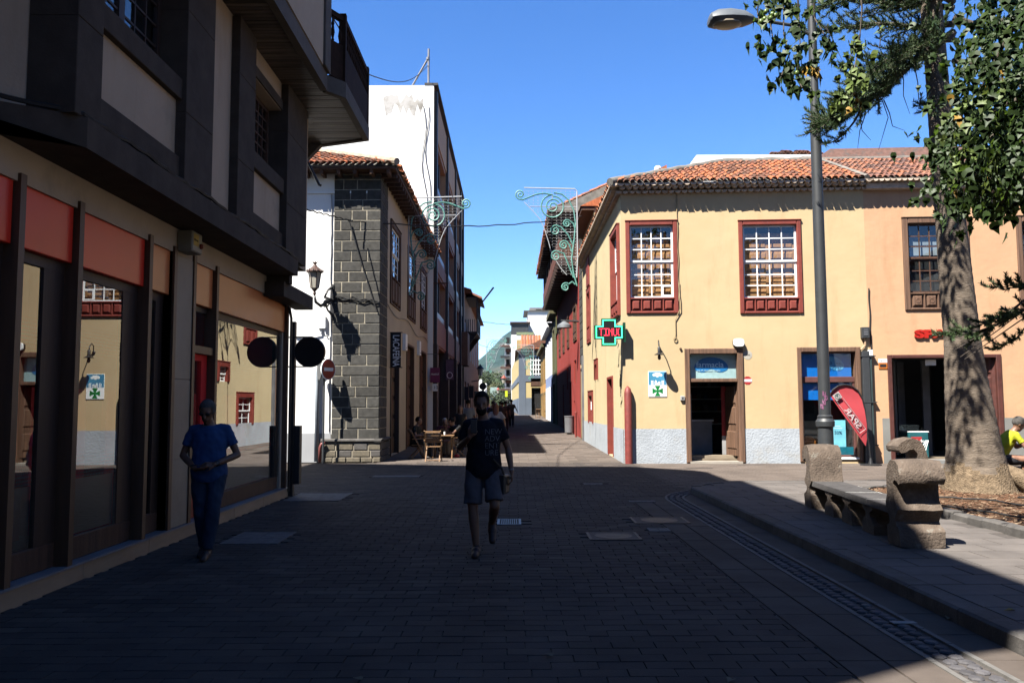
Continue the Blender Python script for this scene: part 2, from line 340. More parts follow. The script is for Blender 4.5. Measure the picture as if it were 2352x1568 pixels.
def pv(m, cx, cy, L, Wd, z=0.0, slope=0.0):
    a, b = L / 2 - JT / 2, Wd / 2 - JT / 2; c = 0.003; dz = random.uniform(-.0012, .0012) + z; t = random.uniform(-.0015, .0015)
    z2 = slope * Wd
    m.add([(cx - a, cy - b, dz - .02), (cx + a, cy - b, dz - .02), (cx + a, cy + b, dz + z2 - .02), (cx - a, cy + b, dz + z2 - .02), (cx - a + c, cy - b + c, dz + t), (cx + a - c, cy - b + c, dz), (cx + a - c, cy + b - c, dz + z2), (cx - a + c, cy + b - c, dz + z2 + t)],
          [(0, 1, 5, 4), (1, 2, 6, 5), (2, 3, 7, 6), (3, 0, 4, 7), (4, 5, 6, 7)])
for c in cand:
    if c in chosen: continue
    if c[1] < 4 and c[1] > -6 and False: continue
    k = random.random(); band = -3.4 < c[0] + 0.0 * c[1] < -2.0 and c[1] < 14
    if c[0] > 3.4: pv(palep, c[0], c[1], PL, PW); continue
    pv(far[1 if (k < .25 or (band and k < .7)) else 2 if k > .8 else 0], c[0], c[1], PL, PW)
palep.build('sunlit_crossing_pavers', m_pave_lit, pav, kind='stuff')  # paler colour here adds to the sunlight on the crossing
for x, lim, cy in edge_cut: pv(far[0], (x + lim) / 2, cy, lim - x, PW)
for i, nm in enumerate(('field_pavers', 'darker_field_pavers', 'paler_field_pavers')):
    far[i].build(nm, [m_pave, m_pave2, m_pave3][i], pav, kind='stuff')
st = empty('side_street_pavement', (0, 40, 0.1), kind='structure')
mbs = [MB(), MB(), MB()]; y = 24.3; k = 0
while y < 110:
    sl = 0.5 if y < 60 else 1.5
    x = -4.0 - (0.3 if k % 2 else 0)
    while x < 3.3:
        L = 0.6 if y < 60 else 1.4
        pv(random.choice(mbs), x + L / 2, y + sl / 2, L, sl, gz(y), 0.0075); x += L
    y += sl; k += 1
for i, nm in enumerate(('street_slabs', 'darker_street_slabs', 'paler_street_slabs')): mbs[i].build(nm, [m_pave_lit, m_pave3, m_pave_lit][i], st, kind='stuff')  # side street slabs take the lightened colour too, as painted-in sunlight
MB().quad((-4.3, 24.3, -0.012), (3.4, 24.3, -0.012), (3.4, 230, gz(230) - 0.012), (-4.3, 230, gz(230) - 0.012)).build('slab_bed', m_pave2, st)

# lids, gratings
def cover(i, name, label, mat, cat='manhole cover', kind='plate'):
    a, b, c, d = COVERS[i]; e = empty(name, ((a + b) / 2, (c + d) / 2, 0), label, cat)
    m = MB(); m.box(a, b, c, c + .035, -.02, .009); m.box(a, b, d - .035, d, -.02, .009); m.box(a, a + .035, c + .035, d - .035, -.02, .009); m.box(b - .035, b, c + .035, d - .035, -.02, .009)
    m.build('frame', mat, e)
    if kind == 'grate':
        n = int((b - a) / .035)
        for j in range(1, n):
            u = a + .035 + (b - a - .07) * j / n; MB().box(u - .006, u + .006, c + .035, d - .035, -.02, .008).build('bar', mat, e)
        MB().box(a + .03, b - .03, c + .03, d - .03, -.03, .005).build('pit', m_dark, e)
    elif kind == 'round':
        MB().box(a + .036, b - .036, c + .036, d - .036, -.02, .0055).build('surround', m_kerb, e)
        m = MB(); m.lathe(((a + b) / 2, (c + d) / 2, 0), [(min(b - a, d - c) / 2 - .06, -.01), (min(b - a, d - c) / 2 - .06, .0085), (min(b - a, d - c) / 2 - .085, .0085), (min(b - a, d - c) / 2 - .09, .0065), (0.09, .0065), (0.08, .009), (0.01, .009)], 20)
        m.build('lid', mat, e)
    else:
        h = (a + b) / 2
        for (p, q) in ((a + .037, h - .004), (h + .004, b - .037)):
            MB().bvl(Fr((0, 0, 0), (1, 0, 0), (0, 0, 1)), p, q, 0, 0, -.02, .001) if False else MB().box(p, q, c + .037, d - .037, -.02, .006).build('lid', mat, e)
            MB().box((p + q) / 2 - .03, (p + q) / 2 + .03, (c + d) / 2 - .01, (c + d) / 2 + .01, .006, .0085).build('lifting_slot', m_iron, e)
m_steel = M('worn_steel', (0.32, 0.32, 0.34), 0.42, 0.3, 12, 0.2, 80, 0.5, metal=0.6)
m_cast = M('cast_iron_lid', (0.10, 0.095, 0.09), 0.6, 0.35, 14, 0.3, 80, 0.4, metal=0.4)
m_conc = M('pale_concrete_lid', (0.22, 0.21, 0.2), 0.85, 0.35, 8, 0.3, 60, 0.25)
cover(0, 'manhole_cover', 'pale grey double lid in the dark paving beside the man in the blue shirt', m_conc)
cover(1, 'manhole_cover', 'pale grey double lid at the foot of the dark corner shop', m_conc)
cover(2, 'drain_grating', 'small bright metal grating beside the walking foot of the man in the dark T-shirt', m_steel, 'grating', 'grate')
cover(3, 'manhole_cover', 'small rectangular lid, farthest of the right-hand lids before the cobbled gutter', m_conc)
cover(4, 'manhole_cover', 'worn square surround with a round iron lid near the cobbled gutter', m_cast, 'manhole cover', 'round')
cover(5, 'manhole_cover', 'small pale rectangular lid nearest to the cobbled gutter', m_conc)
cover(6, 'manhole_cover', 'round iron lid in a rough surround right of the middle of the street', m_cast, 'manhole cover', 'round')
cover(7, 'manhole_cover', 'thin pale lid in the shade before the pharmacy corner', m_conc)
cover(8, 'manhole_cover', 'wide flat pale lid in the crossing in front of the white corner house', m_conc)
for gx0, gy in ((6.6, 23.1), (3.2, 22.9), (8.7, 21.3), (4.9, 21.9)):
    e = empty('drain_slot', (gx0, gy, 0), 'dark slotted drain let into the sunlit paving ' + {6.6: 'right under the shop window', 3.2: 'by the pharmacy corner', 8.7: 'beyond the far end of the stone bench', 4.9: 'in front of the pharmacy door'}[gx0], 'drain')
    for j in range(14): MB().box(gx0 - .35 + j * .05, gx0 - .32 + j * .05, gy - .05, gy + .05, -.01, .004).build('bar', m_iron, e)
    MB().box(gx0 - .36, gx0 + .36, gy - .06, gy + .06, -.02, .0025).build('frame', m_cast, e)

# cobbled gutter strip with two thin edging lines
gut = empty('cobbled_gutter', (2.86, 10, 0), kind='structure')
def gut_pt(s):                     # arc-length parameter: straight, then a quarter turn to the right
    r = 2.2; y1 = 14.6
    if s < y1: return Vector((2.86, s, 0)), Vector((0, 1, 0))
    t = (s - y1) / r
    if t < math.pi / 2: return Vector((2.86 + r - r * math.cos(t), y1 + r * math.sin(t), 0)), Vector((math.sin(t), math.cos(t), 0))
    return Vector((2.86 + r + (s - y1 - r * math.pi / 2), y1 + r, 0)), Vector((1, 0, 0))
m_cob = M('gutter_cobble', (0.10, 0.095, 0.10), 0.8, 0.3, 9, 0.5, 60, 0.3, rnd=0.35)
def cobble_mesh(i):
    rr = random.Random(i); n = 7; m = MB(); ring = []
    for j in range(n):
        t = 2 * math.pi * j / n; ring.append((0.055 * rr.uniform(.8, 1.1) * math.cos(t), 0.05 * rr.uniform(.8, 1.1) * math.sin(t)))
    m.add([(a, b, -.03) for a, b in ring] + [(a, b, -.004) for a, b in ring] + [(a * .75, b * .75, .005) for a, b in ring], [(j, (j + 1) % n, n + (j + 1) % n, n + j) for j in range(n)] + [(n + j, n + (j + 1) % n, 2 * n + (j + 1) % n, 2 * n + j) for j in range(n)] + [tuple(range(2 * n, 3 * n))])
    return m.mesh('cobble', m_cob, smooth=30)
cobs = [cobble_mesh(i) for i in range(5)]
s = 4.4; cnt = 0
mbc = MB()
while s < 22:
    p, d = gut_pt(s); nrm = Vector((d.y, -d.x, 0))
    for o in (-.055, .055):
        q = p + nrm * (o + random.uniform(-.01, .01)) + d * random.uniform(-.012, .012)
        if cnt < 250:
            c = link('cobble', random.choice(cobs), gut, q); c.rotation_euler.z = random.uniform(0, 6.28); cnt += 1
        else:
            mbc.lathe(q, [(.05, -.02), (.05, -.003), (.035, .004)], 6)
    s += .108
mbc.build('far_cobbles', m_cob, gut, kind='stuff')
for o, nm in ((-.155, 'edging_line'), (.155, 'edging_line')):
    s = 4.3; m = MB()
    while s < 22:
        p, d = gut_pt(s); nrm = Vector((d.y, -d.x, 0)); e = s + .38; p2, d2 = gut_pt(e); n2 = Vector((d2.y, -d2.x, 0))
        a, b = p + nrm * (o - .02), p + nrm * (o + .02); c, dd = p2 + n2 * (o + .02), p2 + n2 * (o - .02)
        m.hexa([a + Vector((0, 0, -.02)), b + Vector((0, 0, -.02)), c + Vector((0, 0, -.02)), dd + Vector((0, 0, -.02)), a + Vector((0, 0, .006)), b + Vector((0, 0, .006)), c + Vector((0, 0, .006)), dd + Vector((0, 0, .006))]); s += .39
    m.build(nm, M('edging_stone', (0.2, 0.19, 0.175), 0.85, 0.2, 8), gut)
m = MB(); y = 4.3
while y < 15:
    pv(m, 3.19, y + .3, .33, .6, -.001); y += .6
y = 4.3
while y < 14.6:
    for x in (2.24, 2.55): pv(m, x, y + .3, .3, .6, -.001)
    y += .6
m.build('gutter_slabs', m_pave3, gut, kind='stuff')
m = MB(); s = 15.0
for k in range(8):
    s2 = s + .6; p, d = gut_pt(s); p2, d2 = gut_pt(s2); n1 = Vector((d.y, -d.x, 0)); n2 = Vector((d2.y, -d2.x, 0))
    m.quad(p + n1 * .19, p + n1 * .55, p2 + n2 * .55, p2 + n2 * .19); s = s2
m.build('gutter_bend', m_pave3, gut, kind='stuff')

# raised plaza with kerb stones
PZ = 0.12
plz = empty('plaza', (8, 9, PZ), kind='structure')
kr = 1.4
def kerb_pt(s):
    y1 = 15.6
    if s < y1: return Vector((3.36, s, 0)), Vector((0, 1, 0))
    t = (s - y1) / kr
    if t < math.pi / 2: return Vector((3.36 + kr - kr * math.cos(t), y1 + kr * math.sin(t), 0)), Vector((math.sin(t), math.cos(t), 0))
    return Vector((3.36 + kr + (s - y1 - kr * math.pi / 2), y1 + kr, 0)), Vector((1, 0, 0))
s = -2.0
while s < 28:
    inbend = 15.5 < s < 17.9; L = .3 if inbend else random.choice((.8, .95, 1.1)); e = s + L - .008
    p, d = kerb_pt(s); q, d2 = kerb_pt(e); n1 = Vector((d.y, -d.x, 0)); n2 = Vector((d2.y, -d2.x, 0)); k = random.uniform(-.004, .004)
    Z = lambda v, z: Vector((v.x, v.y, z))
    a, b, c2, dd = p, q, q + n2 * .2, p + n1 * .2; i = .025
    ai, bi = p + n1 * i, q + n2 * i
    m = MB(); m.add([Z(a, -.03), Z(b, -.03), Z(c2, -.03), Z(dd, -.03), Z(a, PZ - .02), Z(b, PZ - .02), Z(c2, PZ + k), Z(dd, PZ + k), Z(ai, PZ + k), Z(bi, PZ + k)],
                    [(0, 1, 5, 4), (4, 5, 9, 8), (8, 9, 6, 7), (2, 3, 7, 6), (0, 4, 8, 7, 3), (1, 2, 6, 9, 5)])
    m.build('kerb_stone', m_kerb, plz); s = e + .008
# plaza slabs
rect_bed = (6.3, 11.5, 6.2, 15.4)
def in_plaza(x, y): 
    if x < 3.58 or y > 16.75: return False
    if y > 15.6 and x < 4.76 and (x - 4.76) ** 2 + (y - 15.6) ** 2 > 1.15 ** 2: return False
    return True
def in_bed(x, y, m=0.0): 
    # rounded planting bed
    x0, x1, y0, y1, r = 5.85 - m, 12 + m, 5.5 - m, 14.9 + m, 0.9
    if not (x0 < x < x1 and y0 < y < y1): return False
    cx = x0 + r if x < x0 + r else x; cy = y1 - r if y > y1 - r else (y0 + r if y < y0 + r else y)
    return (x - cx) ** 2 + (y - cy) ** 2 < r * r
m = MB()
pts = [Vector((15.5, -2, PZ - .012))] + [kerb_pt(s)[0] + Vector((kerb_pt(s)[1].y * .19, -kerb_pt(s)[1].x * .19, PZ - .012)) for s in [-2, 15.6] + [15.6 + kr * math.pi / 2 * k / 8 for k in range(1, 9)] + [27]]
m.add(pts, [tuple(range(len(pts)))]); m.build('plaza_bed', m_joint, plz)
m_slab = M('plaza_slab', (0.185, 0.163, 0.148), 0.88, 0.2, 2.0, 0.35, 50, 0.22, rnd=0.12, col2=(0.14, 0.125, 0.115), c2scale=0.9, c2lo=0.5, c2hi=0.7)
sm = MB(); a, b, c = .2965, .1965, .006
slabm = MB().add([(-a, -b, -.03), (a, -b, -.03), (a, b, -.03), (-a, b, -.03), (-a + c, -b + c, 0), (a - c, -b + c, 0), (a - c, b - c, 0), (-a + c, b - c, 0)], [(0, 1, 5, 4), (1, 2, 6, 5), (2, 3, 7, 6), (3, 0, 4, 7), (4, 5, 6, 7)]).mesh('slab', m_slab)
sl = []; yy = 2.0; k = 0
while yy < 16.9:
    xx = 3.56 + (.3 if k % 2 else 0)
    if k % 2: sl.append((xx - .15, yy + .2, .3))
    while xx < 15:
        sl.append((xx + .3, yy + .2, .6)); xx += .6
    yy += .4; k += 1
smb = MB(); sl.sort(key=lambda t: t[0] ** 2 + t[1] ** 2); n = 0
for x, y, L in sl:
    if not in_plaza(x, y) or in_bed(x, y, .1): continue
    if L == .6 and n < 240 and y > 4.5 and x < y * .66: link('slab', slabm, plz, (x, y, PZ + random.uniform(-.001, .001))); n += 1
    else: pv(smb, x, y, L, .4, PZ)
smb.build('other_slabs', m_slab, plz, kind='stuff')

# hill in the distance, woods at its foot
m_hill = M('hillside', (0.045, 0.085, 0.075), 0.95, 0.4, 0.012, 0, 1, 0.1, col2=(0.12, 0.11, 0.08), c2scale=0.006, c2lo=0.5, c2hi=0.62)
mb = MB(); NX, NY = 60, 16; hv = []
from mathutils import noise
for j in range(NY + 1):
    for i in range(NX + 1):
        X = -600 + 1000 * i / NX; Y = 800 + 900 * j / NY; t = j / NY
        h = 110 * math.exp(-((X - 25) / 105) ** 2) + 40 * math.exp(-((X + 330) / 150) ** 2) + 60 * math.exp(-((X - 250) / 200) ** 2) + 22
        prof = min(1, t * 1.35) ** 0.9; n_ = noise.noise((X * .012, Y * .012, 0)) * 7 + noise.noise((X * .04, Y * .04, 3)) * 4
        hv.append((X, Y, -4 + (h + n_) * prof))
mb.add(hv, [(j * (NX + 1) + i, j * (NX + 1) + i + 1, (j + 1) * (NX + 1) + i + 1, (j + 1) * (NX + 1) + i) for j in range(NY) for i in range(NX)])
mb.build('hill', m_hill, smooth=True, kind='structure')

HZ = bpy.data.materials.new('air'); HZ.use_nodes = True; hn = HZ.node_tree.nodes; hn.remove(hn['Principled BSDF'])
pvn = hn.new('ShaderNodeVolumePrincipled'); pvn.inputs['Density'].default_value = 0.00003; pvn.inputs['Color'].default_value = (0.45, 0.7, 1.0, 1); HZ.node_tree.links.new(pvn.outputs[0], hn['Material Output'].inputs['Volume'])
MB().box(-1850, 1850, -75, 3250, -8, 210).build('haze', HZ, kind='stuff')

# ================================================================== CORNER BUILDING ON THE LEFT (bank-like shop below, stone bays above)
FL = Fr((-4.19, 0, 0), (0, 1, 0), (1, 0, 0))
LB = empty('corner_building', (-4.19, 11, 0), 'dark corner building with shop windows below, grey stone bays and an overhanging top storey', 'building')
YE = 15.45
m_shopwall = m_cream
m_beige = M('beige_stone_cladding', rgb(176, 160, 138), 0.6, 0.12, 2.5, 0.1, 30, 0.4)
m_travert = M('travertine_plinth', rgb(190, 160, 128), 0.6, 0.2, 5, 0.15, 40, 0.4, stretch=(1, .3, 1))
m_panelred = M('glossy_red_panel', (0.62, 0.03, 0.012), 0.3, 0.06, 1.5, 0.05, 6, 0.4, k=.75)
m_panelor = M('glossy_orange_panel', (0.66, 0.20, 0.065), 0.32, 0.08, 1.5, 0.05, 6, 0.4, k=.62)
m_redroom = M('red_shop_fitting', (0.45, 0.012, 0.01), 0.8, 0.2, 1, 0, k=1)
m_film = glass('frosted_film', (0.45, 0.5, 0.5), rough=0.4)
P = [6.98, 7.95, 9.50, 10.20, 10.83, 11.67, 15.37]         # outer right edges of the wooden fins
FW_ = .085
# structural shell
mb = MB()
holes = [(4.0, P[3] - FW_, 0.16, 3.57), (P[4] - FW_, P[6], 0.16, 3.57)]
wall(mb, FL, -12, YE, 0.0, 3.9, holes, t=0.14)
mb.build('ground_floor_wall', m_cream, LB)
mb = MB(); mb.box(-12, -4.23, YE - .02, YE, 0, 14.0) ; mb.box(-12, -9.0, -12, YE - .03, 0, 14.0); mb.box(-9.0, -4.24, 15.2, YE - .03, 0, 3.9)
mb.build('back_wall', m_cream, LB)
MB().box(-9.0, -4.36, -12, 15.2, 3.6, 3.75).build('floor_slab', m_dark, LB)
mb = MB(); mb.box(-8.9, -8.8, -1, 15.2, 0, 3.55); mb.box(-8.8, -4.36, 10.25, 10.3, 0.0, 3.55); mb.box(-8.8, -4.36, 15.1, 15.15, 0, 3.55)
mb.build('shop_back_wall', m_redroom, LB)
MB().box(-8.8, -4.36, -1, 15.1, 0.0, 0.1).build('shop_floor', M('dark_shop_floor', (0.03, 0.01, 0.01), 0.4, 0.2, 3), LB)
mb = MB(); 
for yy in (7.4, 8.9, 12.4, 14.2): mb.box(-7.2, -6.2, yy, yy + .9, .1, 1.1)
mb.build('desks', M('grey_desk', (0.10, 0.11, 0.12), 0.6), LB)
mb = MB()
for yy in (5.0, 7.9, 9.7, 11.7, 14.0): mb.box(-5.9, -5.82, yy - .2, yy + .2, .1, 3.5)
mb.build('red_partitions', m_redroom, LB)
for yy in (6.2, 8.1, 9.6, 12.1, 13.6): MB().box(-4.75, -4.7, yy, yy + 1.05, .75, 1.85).build('red_screen', M('red_screen', (0.6, 0.012, 0.01), .7, .1, 2, 0, k=1), LB)
# plinth in slabs
u = -2.0
while u < YE:
    v = min(u + 1.45, YE); MB().bvl(FL, u + .003, v - .003, -.03, .15, -.02, .035, .006).build('plinth_slab', m_travert, LB); u = v
MB().fb(FL, 4.0, YE, .152, .172, -.14, .05).build('sill', M('grey_sill', (0.3, 0.3, 0.32), .5), LB)
# stone pilaster between the two shop fronts
for a, b in ((.175, 1.0), (1.004, 2.0), (2.004, 3.56)):
    MB().bvl(FL, P[3] + .002, P[4] - FW_ - .002, a, b, -.1, .012, .004).build('cladding_slab', m_beige, LB)
fr_ = []
for e in P + [P[0] - 1.55]:
    MB().fb(FL, e - FW_, e, .172, 3.64, -.138, .03).build('fin', m_wood_fin, LB)
bays = [(P[0] - 1.55, P[0] - FW_, m_panelred), (P[0], P[1] - FW_, m_panelred), (P[1], P[2] - FW_, m_panelred), (P[2], P[3] - FW_, m_panelor), (P[5], P[6] - FW_, m_panelor)]
for (a, b, mp_) in bays:
    g = .02
    MB().bvl(FL, a + .01, b - .01, 3.03, 3.575, -.12, -.03, .006).build('fascia_panel', mp_, LB)
    MB().fb(FL, a, b, 2.93, 3.025, -.15, -.1).build('transom', m_wood_dk, LB)
    MB().bvl(FL, a, b, .172, .40, -.16, -.1, .01).build('kick_board', m_wood_old, LB)
    m = MB(); m.fb(FL, a, a + .05, .40, 2.93, -.15, -.105); m.fb(FL, b - .34 if b - a > .8 else b - .2, b, .40, 2.93, -.15, -.105); m.build('window_frame', m_wood_dk, LB)
    gl = MB().quad(FL.at(a + .05, .40, -.136), FL.at(b - .04, .40, -.136 + .02 * (b - a)), FL.at(b - .04, 2.93, -.136 + .02 * (b - a)), FL.at(a + .05, 2.93, -.136)).build('pane', g_shop, LB)
    MB().quad(FL.at(a + .05, .41, -.15), FL.at(b - .35, .41, -.15), FL.at(b - .35, .95, -.15), FL.at(a + .05, .95, -.15)).build('frosted_band', m_film, gl)
    # dotted film: rows of small dots
    d = MB(); uu = a + .08
    while uu < b - .36:
        for k in range(12):
            for z0, sgn in ((.97, 1), (2.1, 1)):
                rr = .011 * (1 - k / 13) if z0 < 1 else .011 * (1 - abs(k - 6) / 7)
                if rr < .002: continue
                z = z0 + k * .034; c = FL.at(uu + (.014 if k % 2 else 0), z, -.1395 + .02 * (uu - a))
                d.quad(*[c + Vector((0, rr * math.cos(t), rr * math.sin(t))) for t in (0, 1.57, 3.14, 4.71)])
        uu += .03
    d.build('dot_pattern', M('film_dots', (0.25, 0.22, 0.2), .6, bump=0), gl, kind='stuff')
# shop door
dr = MB(); a, b = P[4], P[5] - FW_
for z0, z1, mm, nm in ((.172, .5, M('red_door_panel', (0.4, 0.015, 0.01), .4), 'door_panel'),):
    D = MB().bvl(FL, a + .02, b - .02, z0, z1, -.15, -.09, .01).build('door', mm, LB)
m = MB(); m.fb(FL, a, a + .05, .5, 2.37, -.15, -.09); m.fb(FL, b - .2, b, .5, 2.37, -.15, -.09); m.fb(FL, a + .05, b - .2, 2.28, 2.37, -.15, -.09); m.build('door_frame', m_redroom, D)
MB().quad(FL.at(a + .05, .5, -.12), FL.at(b - .2, .5, -.12), FL.at(b - .2, 2.28, -.12), FL.at(a + .05, 2.28, -.12)).build('pane', g_shop, D)
MB().fb(FL, a, b, 2.37, 2.47, -.15, .0).build('transom', m_wood_fin, LB)
MB().quad(FL.at(a + .05, 2.48, -.12), FL.at(b - .05, 2.48, -.12), FL.at(b - .05, 3.02, -.12), FL.at(a + .05, 3.02, -.12)).build('pane', g_shop, LB)
MB().bvl(FL, a + .01, b - .01, 3.03, 3.575, -.12, -.03, .006).build('fascia_panel', m_panelor, LB)
MB().fb(FL, a, b, 2.95, 3.02, -.14, -.1).build('transom', m_wood_dk, LB)

# stone ledge under the first floor, with its chamfered near end
XE, XW = -3.66, -3.82
led = [(-4.2, 14.03), (XE, 14.03), (XE, 6.98), (-4.62, 6.0), (-4.62, -2)]
poly = [Vector((x, y, 3.88)) for x, y in [(-4.2, 14.03), (XE, 14.03), (XE, 6.98), (-4.15, 6.68), (-7.0, 6.45), (-7.0, 6.2), (-4.2, 6.2)]]
poly = [Vector((x, y, 3.88)) for x, y in [(-4.26, 14.03), (XE, 14.03), (XE, 6.98), (-4.13, 6.62), (-5.2, 5.9), (-5.2, 5.6), (-4.26, 5.6)]]
MB().prism(poly, (0, 0, .27)).build('ledge', m_grey_st, LB)
MB().box(-4.2, -3.86, 13.9, 15.95, 3.52, 3.77).build('lower_ledge', m_grey_st, LB)
MB().box(-4.2, -3.80, 14.0, 14.2, 3.75, 4.16).build('ledge_end', m_grey_st, LB)
# first floor wall
FU = Fr((XW, 0, 0), (0, 1, 0), (1, 0, 0))
dirc = Vector((-4.13 - XE, 6.62 - 6.98, 0)).normalized()
FC = Fr((XW, 7.06, 0), dirc, (-dirc.y if False else 0.61, -0.79, 0))
W1 = (8.62, 11.3, 5.25, 7.0); W2 = (13.05, 14.62, 5.25, 6.72)
W1 = (FU.U(204, 200) - .012, FU.U(405, 200) + .012, 5.4, 7.0); W2 = (FU.U(568, 250) - .012, FU.U(644, 350) + .012, 5.4, 6.55)
mb = MB(); wall(mb, FU, 7.06, 15.2, 4.15, 7.02, [W1, W2], t=.26); mb.quad(FU.at(15.2, 4.15), FU.at(15.2, 4.15, -.4), FU.at(15.2, 7.02, -.4), FU.at(15.2, 7.02))
ca, cb = Vector((XW, 7.06, 4.15)), Vector((-5.3, 6.05, 4.15)); up = Vector((0, 0, 2.87))
mb.quad(ca, cb, cb + up, ca + up); mb.build('first_floor_wall', m_cream, LB)
MB().box(-8, -4.1, 6.9, 15.2, 4.0, 7.0).build('inner_wall', m_dark, LB)
# grey stone piers and bands
piers = [FU.U(142, 200), FU.U(204, 200), FU.U(405, 200), FU.U(470, 200), FU.U(529, 250), FU.U(568, 250), FU.U(644, 350), FU.U(690, 350)]
for a, b in ((piers[0], piers[1]), (piers[2], piers[3]), (piers[4], piers[5]), (piers[6], piers[7])):
    for z0, z1 in ((4.15, 5.0), (5.004, 6.2), (6.204, 7.0)):
        MB().bvl(FU, a, b, z0, z1, -.3, .12, .006).build('stone_pier', m_grey_st, LB)
for a, b, ww in ((piers[1], piers[2], W1), (piers[5], piers[6], W2)):
    MB().bvl(FU, a, b, 4.15, 4.48, -.02, .06, .006).build('stone_band', m_grey_st, LB)
    MB().bvl(FU, a, b, ww[2] - .26, ww[2] - .02, -.02, .07, .006).build('window_sill', m_grey_st, LB)
def dark_window(F, w4, depth, cols, rows, mat, nleaf=2):
    a, b, c, d = w4
    W = MB(); W.fb(F, a, b, c, c + .07, -depth - .06, -depth); W.fb(F, a, b, d - .07, d, -depth - .06, -depth); W.fb(F, a, a + .06, c + .07, d - .07, -depth - .06, -depth); W.fb(F, b - .06, b, c + .07, d - .07, -depth - .06, -depth)
    win = W.build('window', mat, LB); lw = (b - a - .12) / nleaf
    for k in range(nleaf):
        p, q = a + .06 + k * lw, a + .06 + (k + 1) * lw
        S = MB(); S.fb(F, p, p + .06, c + .07, d - .07, -depth - .04, -depth + .015); S.fb(F, q - .06, q, c + .07, d - .07, -depth - .04, -depth + .015); S.build('sash', mat, win)
        cw, rh = (q - p - .12) / cols, (d - c - .14) / rows
        mt = MB()
        for i in range(1, cols): mt.fb(F, p + .06 + i * cw - .012, p + .06 + i * cw + .012, c + .07, d - .07, -depth - .03, -depth)
        for j in range(1, rows): mt.fb(F, p + .06, q - .06, c + .07 + j * rh - .012, c + .07 + j * rh + .012, -depth - .028, -depth - .002)
        mt.build('muntins', mat, win)
        pm_ = MB().quad(F.at(0, 0, 0), F.at(cw, 0, 0), F.at(cw, rh, 0), F.at(0, rh, 0)).mesh('pane', g_win, F.at(0, 0, 0))
        for i in range(cols):
            for j in range(rows): link('pane', pm_, win, F.at(p + .06 + i * cw, c + .07 + j * rh, -depth - .015))
    MB().quad(F.at(a, c, -depth - .25), F.at(b, c, -depth - .25), F.at(b, d, -depth - .25), F.at(a, d, -depth - .25)).build('curtain', M('grey_curtain', (0.06, 0.07, 0.075), .9), win)
dark_window(FU, W1, .2, 3, 6, m_wood_dk, 2)
dark_window(FU, W2, .2, 3, 6, m_wood_old, 2)
MB().bvl(FU, piers[5], piers[6], 6.56, 6.72, -.2, .03, .004).build('lintel', m_grey_st, LB)
# top storeys: overhanging bay, soffit boards, balcony
ZS = 7.03
X2, XB = -3.13, -2.88
outl = [(-4.3, 16.9), (XB, 16.4), (XB, 14.05), (X2, 13.72), (X2, 2.0), (-4.3, 2.0)]
bm_ = MB(); y = 6.0; n = 0
def soff_x(y):
    if y < 13.72: return X2
    if y < 14.05: return X2 + (y - 13.72) / .33 * (XB - X2)
    if y < 16.4: return XB
    return XB - (y - 16.4) / .55 * 1.35
m_soff = M('soffit_boards', (0.2, 0.155, 0.12), 0.55, 0.5, 2.5, 0.2, 30, 0.3, stretch=(.6, 8, 1), rnd=0.35)
while y < 16.9:
    x1 = soff_x(y + .05) - .06
    if x1 > -3.8: MB().bvl(Fr((0, 0, 0), (1, 0, 0), (0, 0, -1)), 0, 1, 0, 1, 0, 1) if False else MB().box(-4.6 if y > 15.2 else -3.84, x1, y, y + .088, ZS + random.uniform(0, .006), ZS + .03).build('soffit_board', m_soff, LB)
    y += .1
MB().box(-4.8, -3.2, 5.9, 16.3, ZS + .035, ZS + .1).build('soffit_backing', m_dark, LB)
# concrete edge beam
def beam(p, q, z0, z1, t=.1, mat=m_grey_st, nm='edge_beam'):
    p, q = Vector((*p, 0)), Vector((*q, 0)); d = (q - p).normalized(); nn = Vector((-d.y, d.x, 0)) * t
    m = MB(); m.prism([p + Vector((0, 0, z0)), q + Vector((0, 0, z0)), q + nn + Vector((0, 0, z0)), p + nn + Vector((0, 0, z0))], (0, 0, z1 - z0)); return m.build(nm, mat, LB)
m_bal = M('balcony_concrete', (0.19, 0.155, 0.125), 0.9, 0.2, 3, 0.3, 40, 0.25)
beam((X2, 2.0), (X2, 13.72), ZS - .02, ZS + .26, .12, m_bal); beam((X2, 13.72), (XB, 14.05), ZS - .021, ZS + .259, .12, m_bal); beam((XB, 14.05), (XB, 16.4), ZS - .02, ZS + .26, .12, m_bal); beam((XB, 16.4), (-4.3, 16.95), ZS - .021, ZS + .259, .12, m_bal)
MB().prism([Vector((x, y, ZS + .11)) for x, y in [(-4.3, 16.85), (XB - .1, 16.3), (XB - .1, 14.1), (X2 - .1, 13.8), (-4.3, 13.8)]], (0, 0, .15)).build('balcony_floor', m_bal, LB)
MB().prism([Vector((-4.32, 16.6, ZS - .02)), Vector((-3.9, 16.6, ZS - .02)), Vector((-4.3, 16.6, ZS - .45))], (0, .15, 0)).build('corbel', m_bal, LB)
# second floor bay and third floor above it
mb = MB(); mb.box(-9, X2 + .02, 0.2, 13.3, ZS + .262, 14.0); mb.box(-9, -4.32, 2, 15.43, 7.1, 14.0); mb.build('upper_wall', m_cream, LB)
for a, b in ((13.3, 13.7), (10.3, 10.7), (7.0, 7.4)): MB().bvl(FU, a, b, ZS + .262, 13.9, .3, .75, .01).build('stone_pier', m_bal, LB)
MB().box(-4.4, -3.2, 13.3, 13.7, ZS + .27, 13.9).build('return_pier', m_bal, LB)
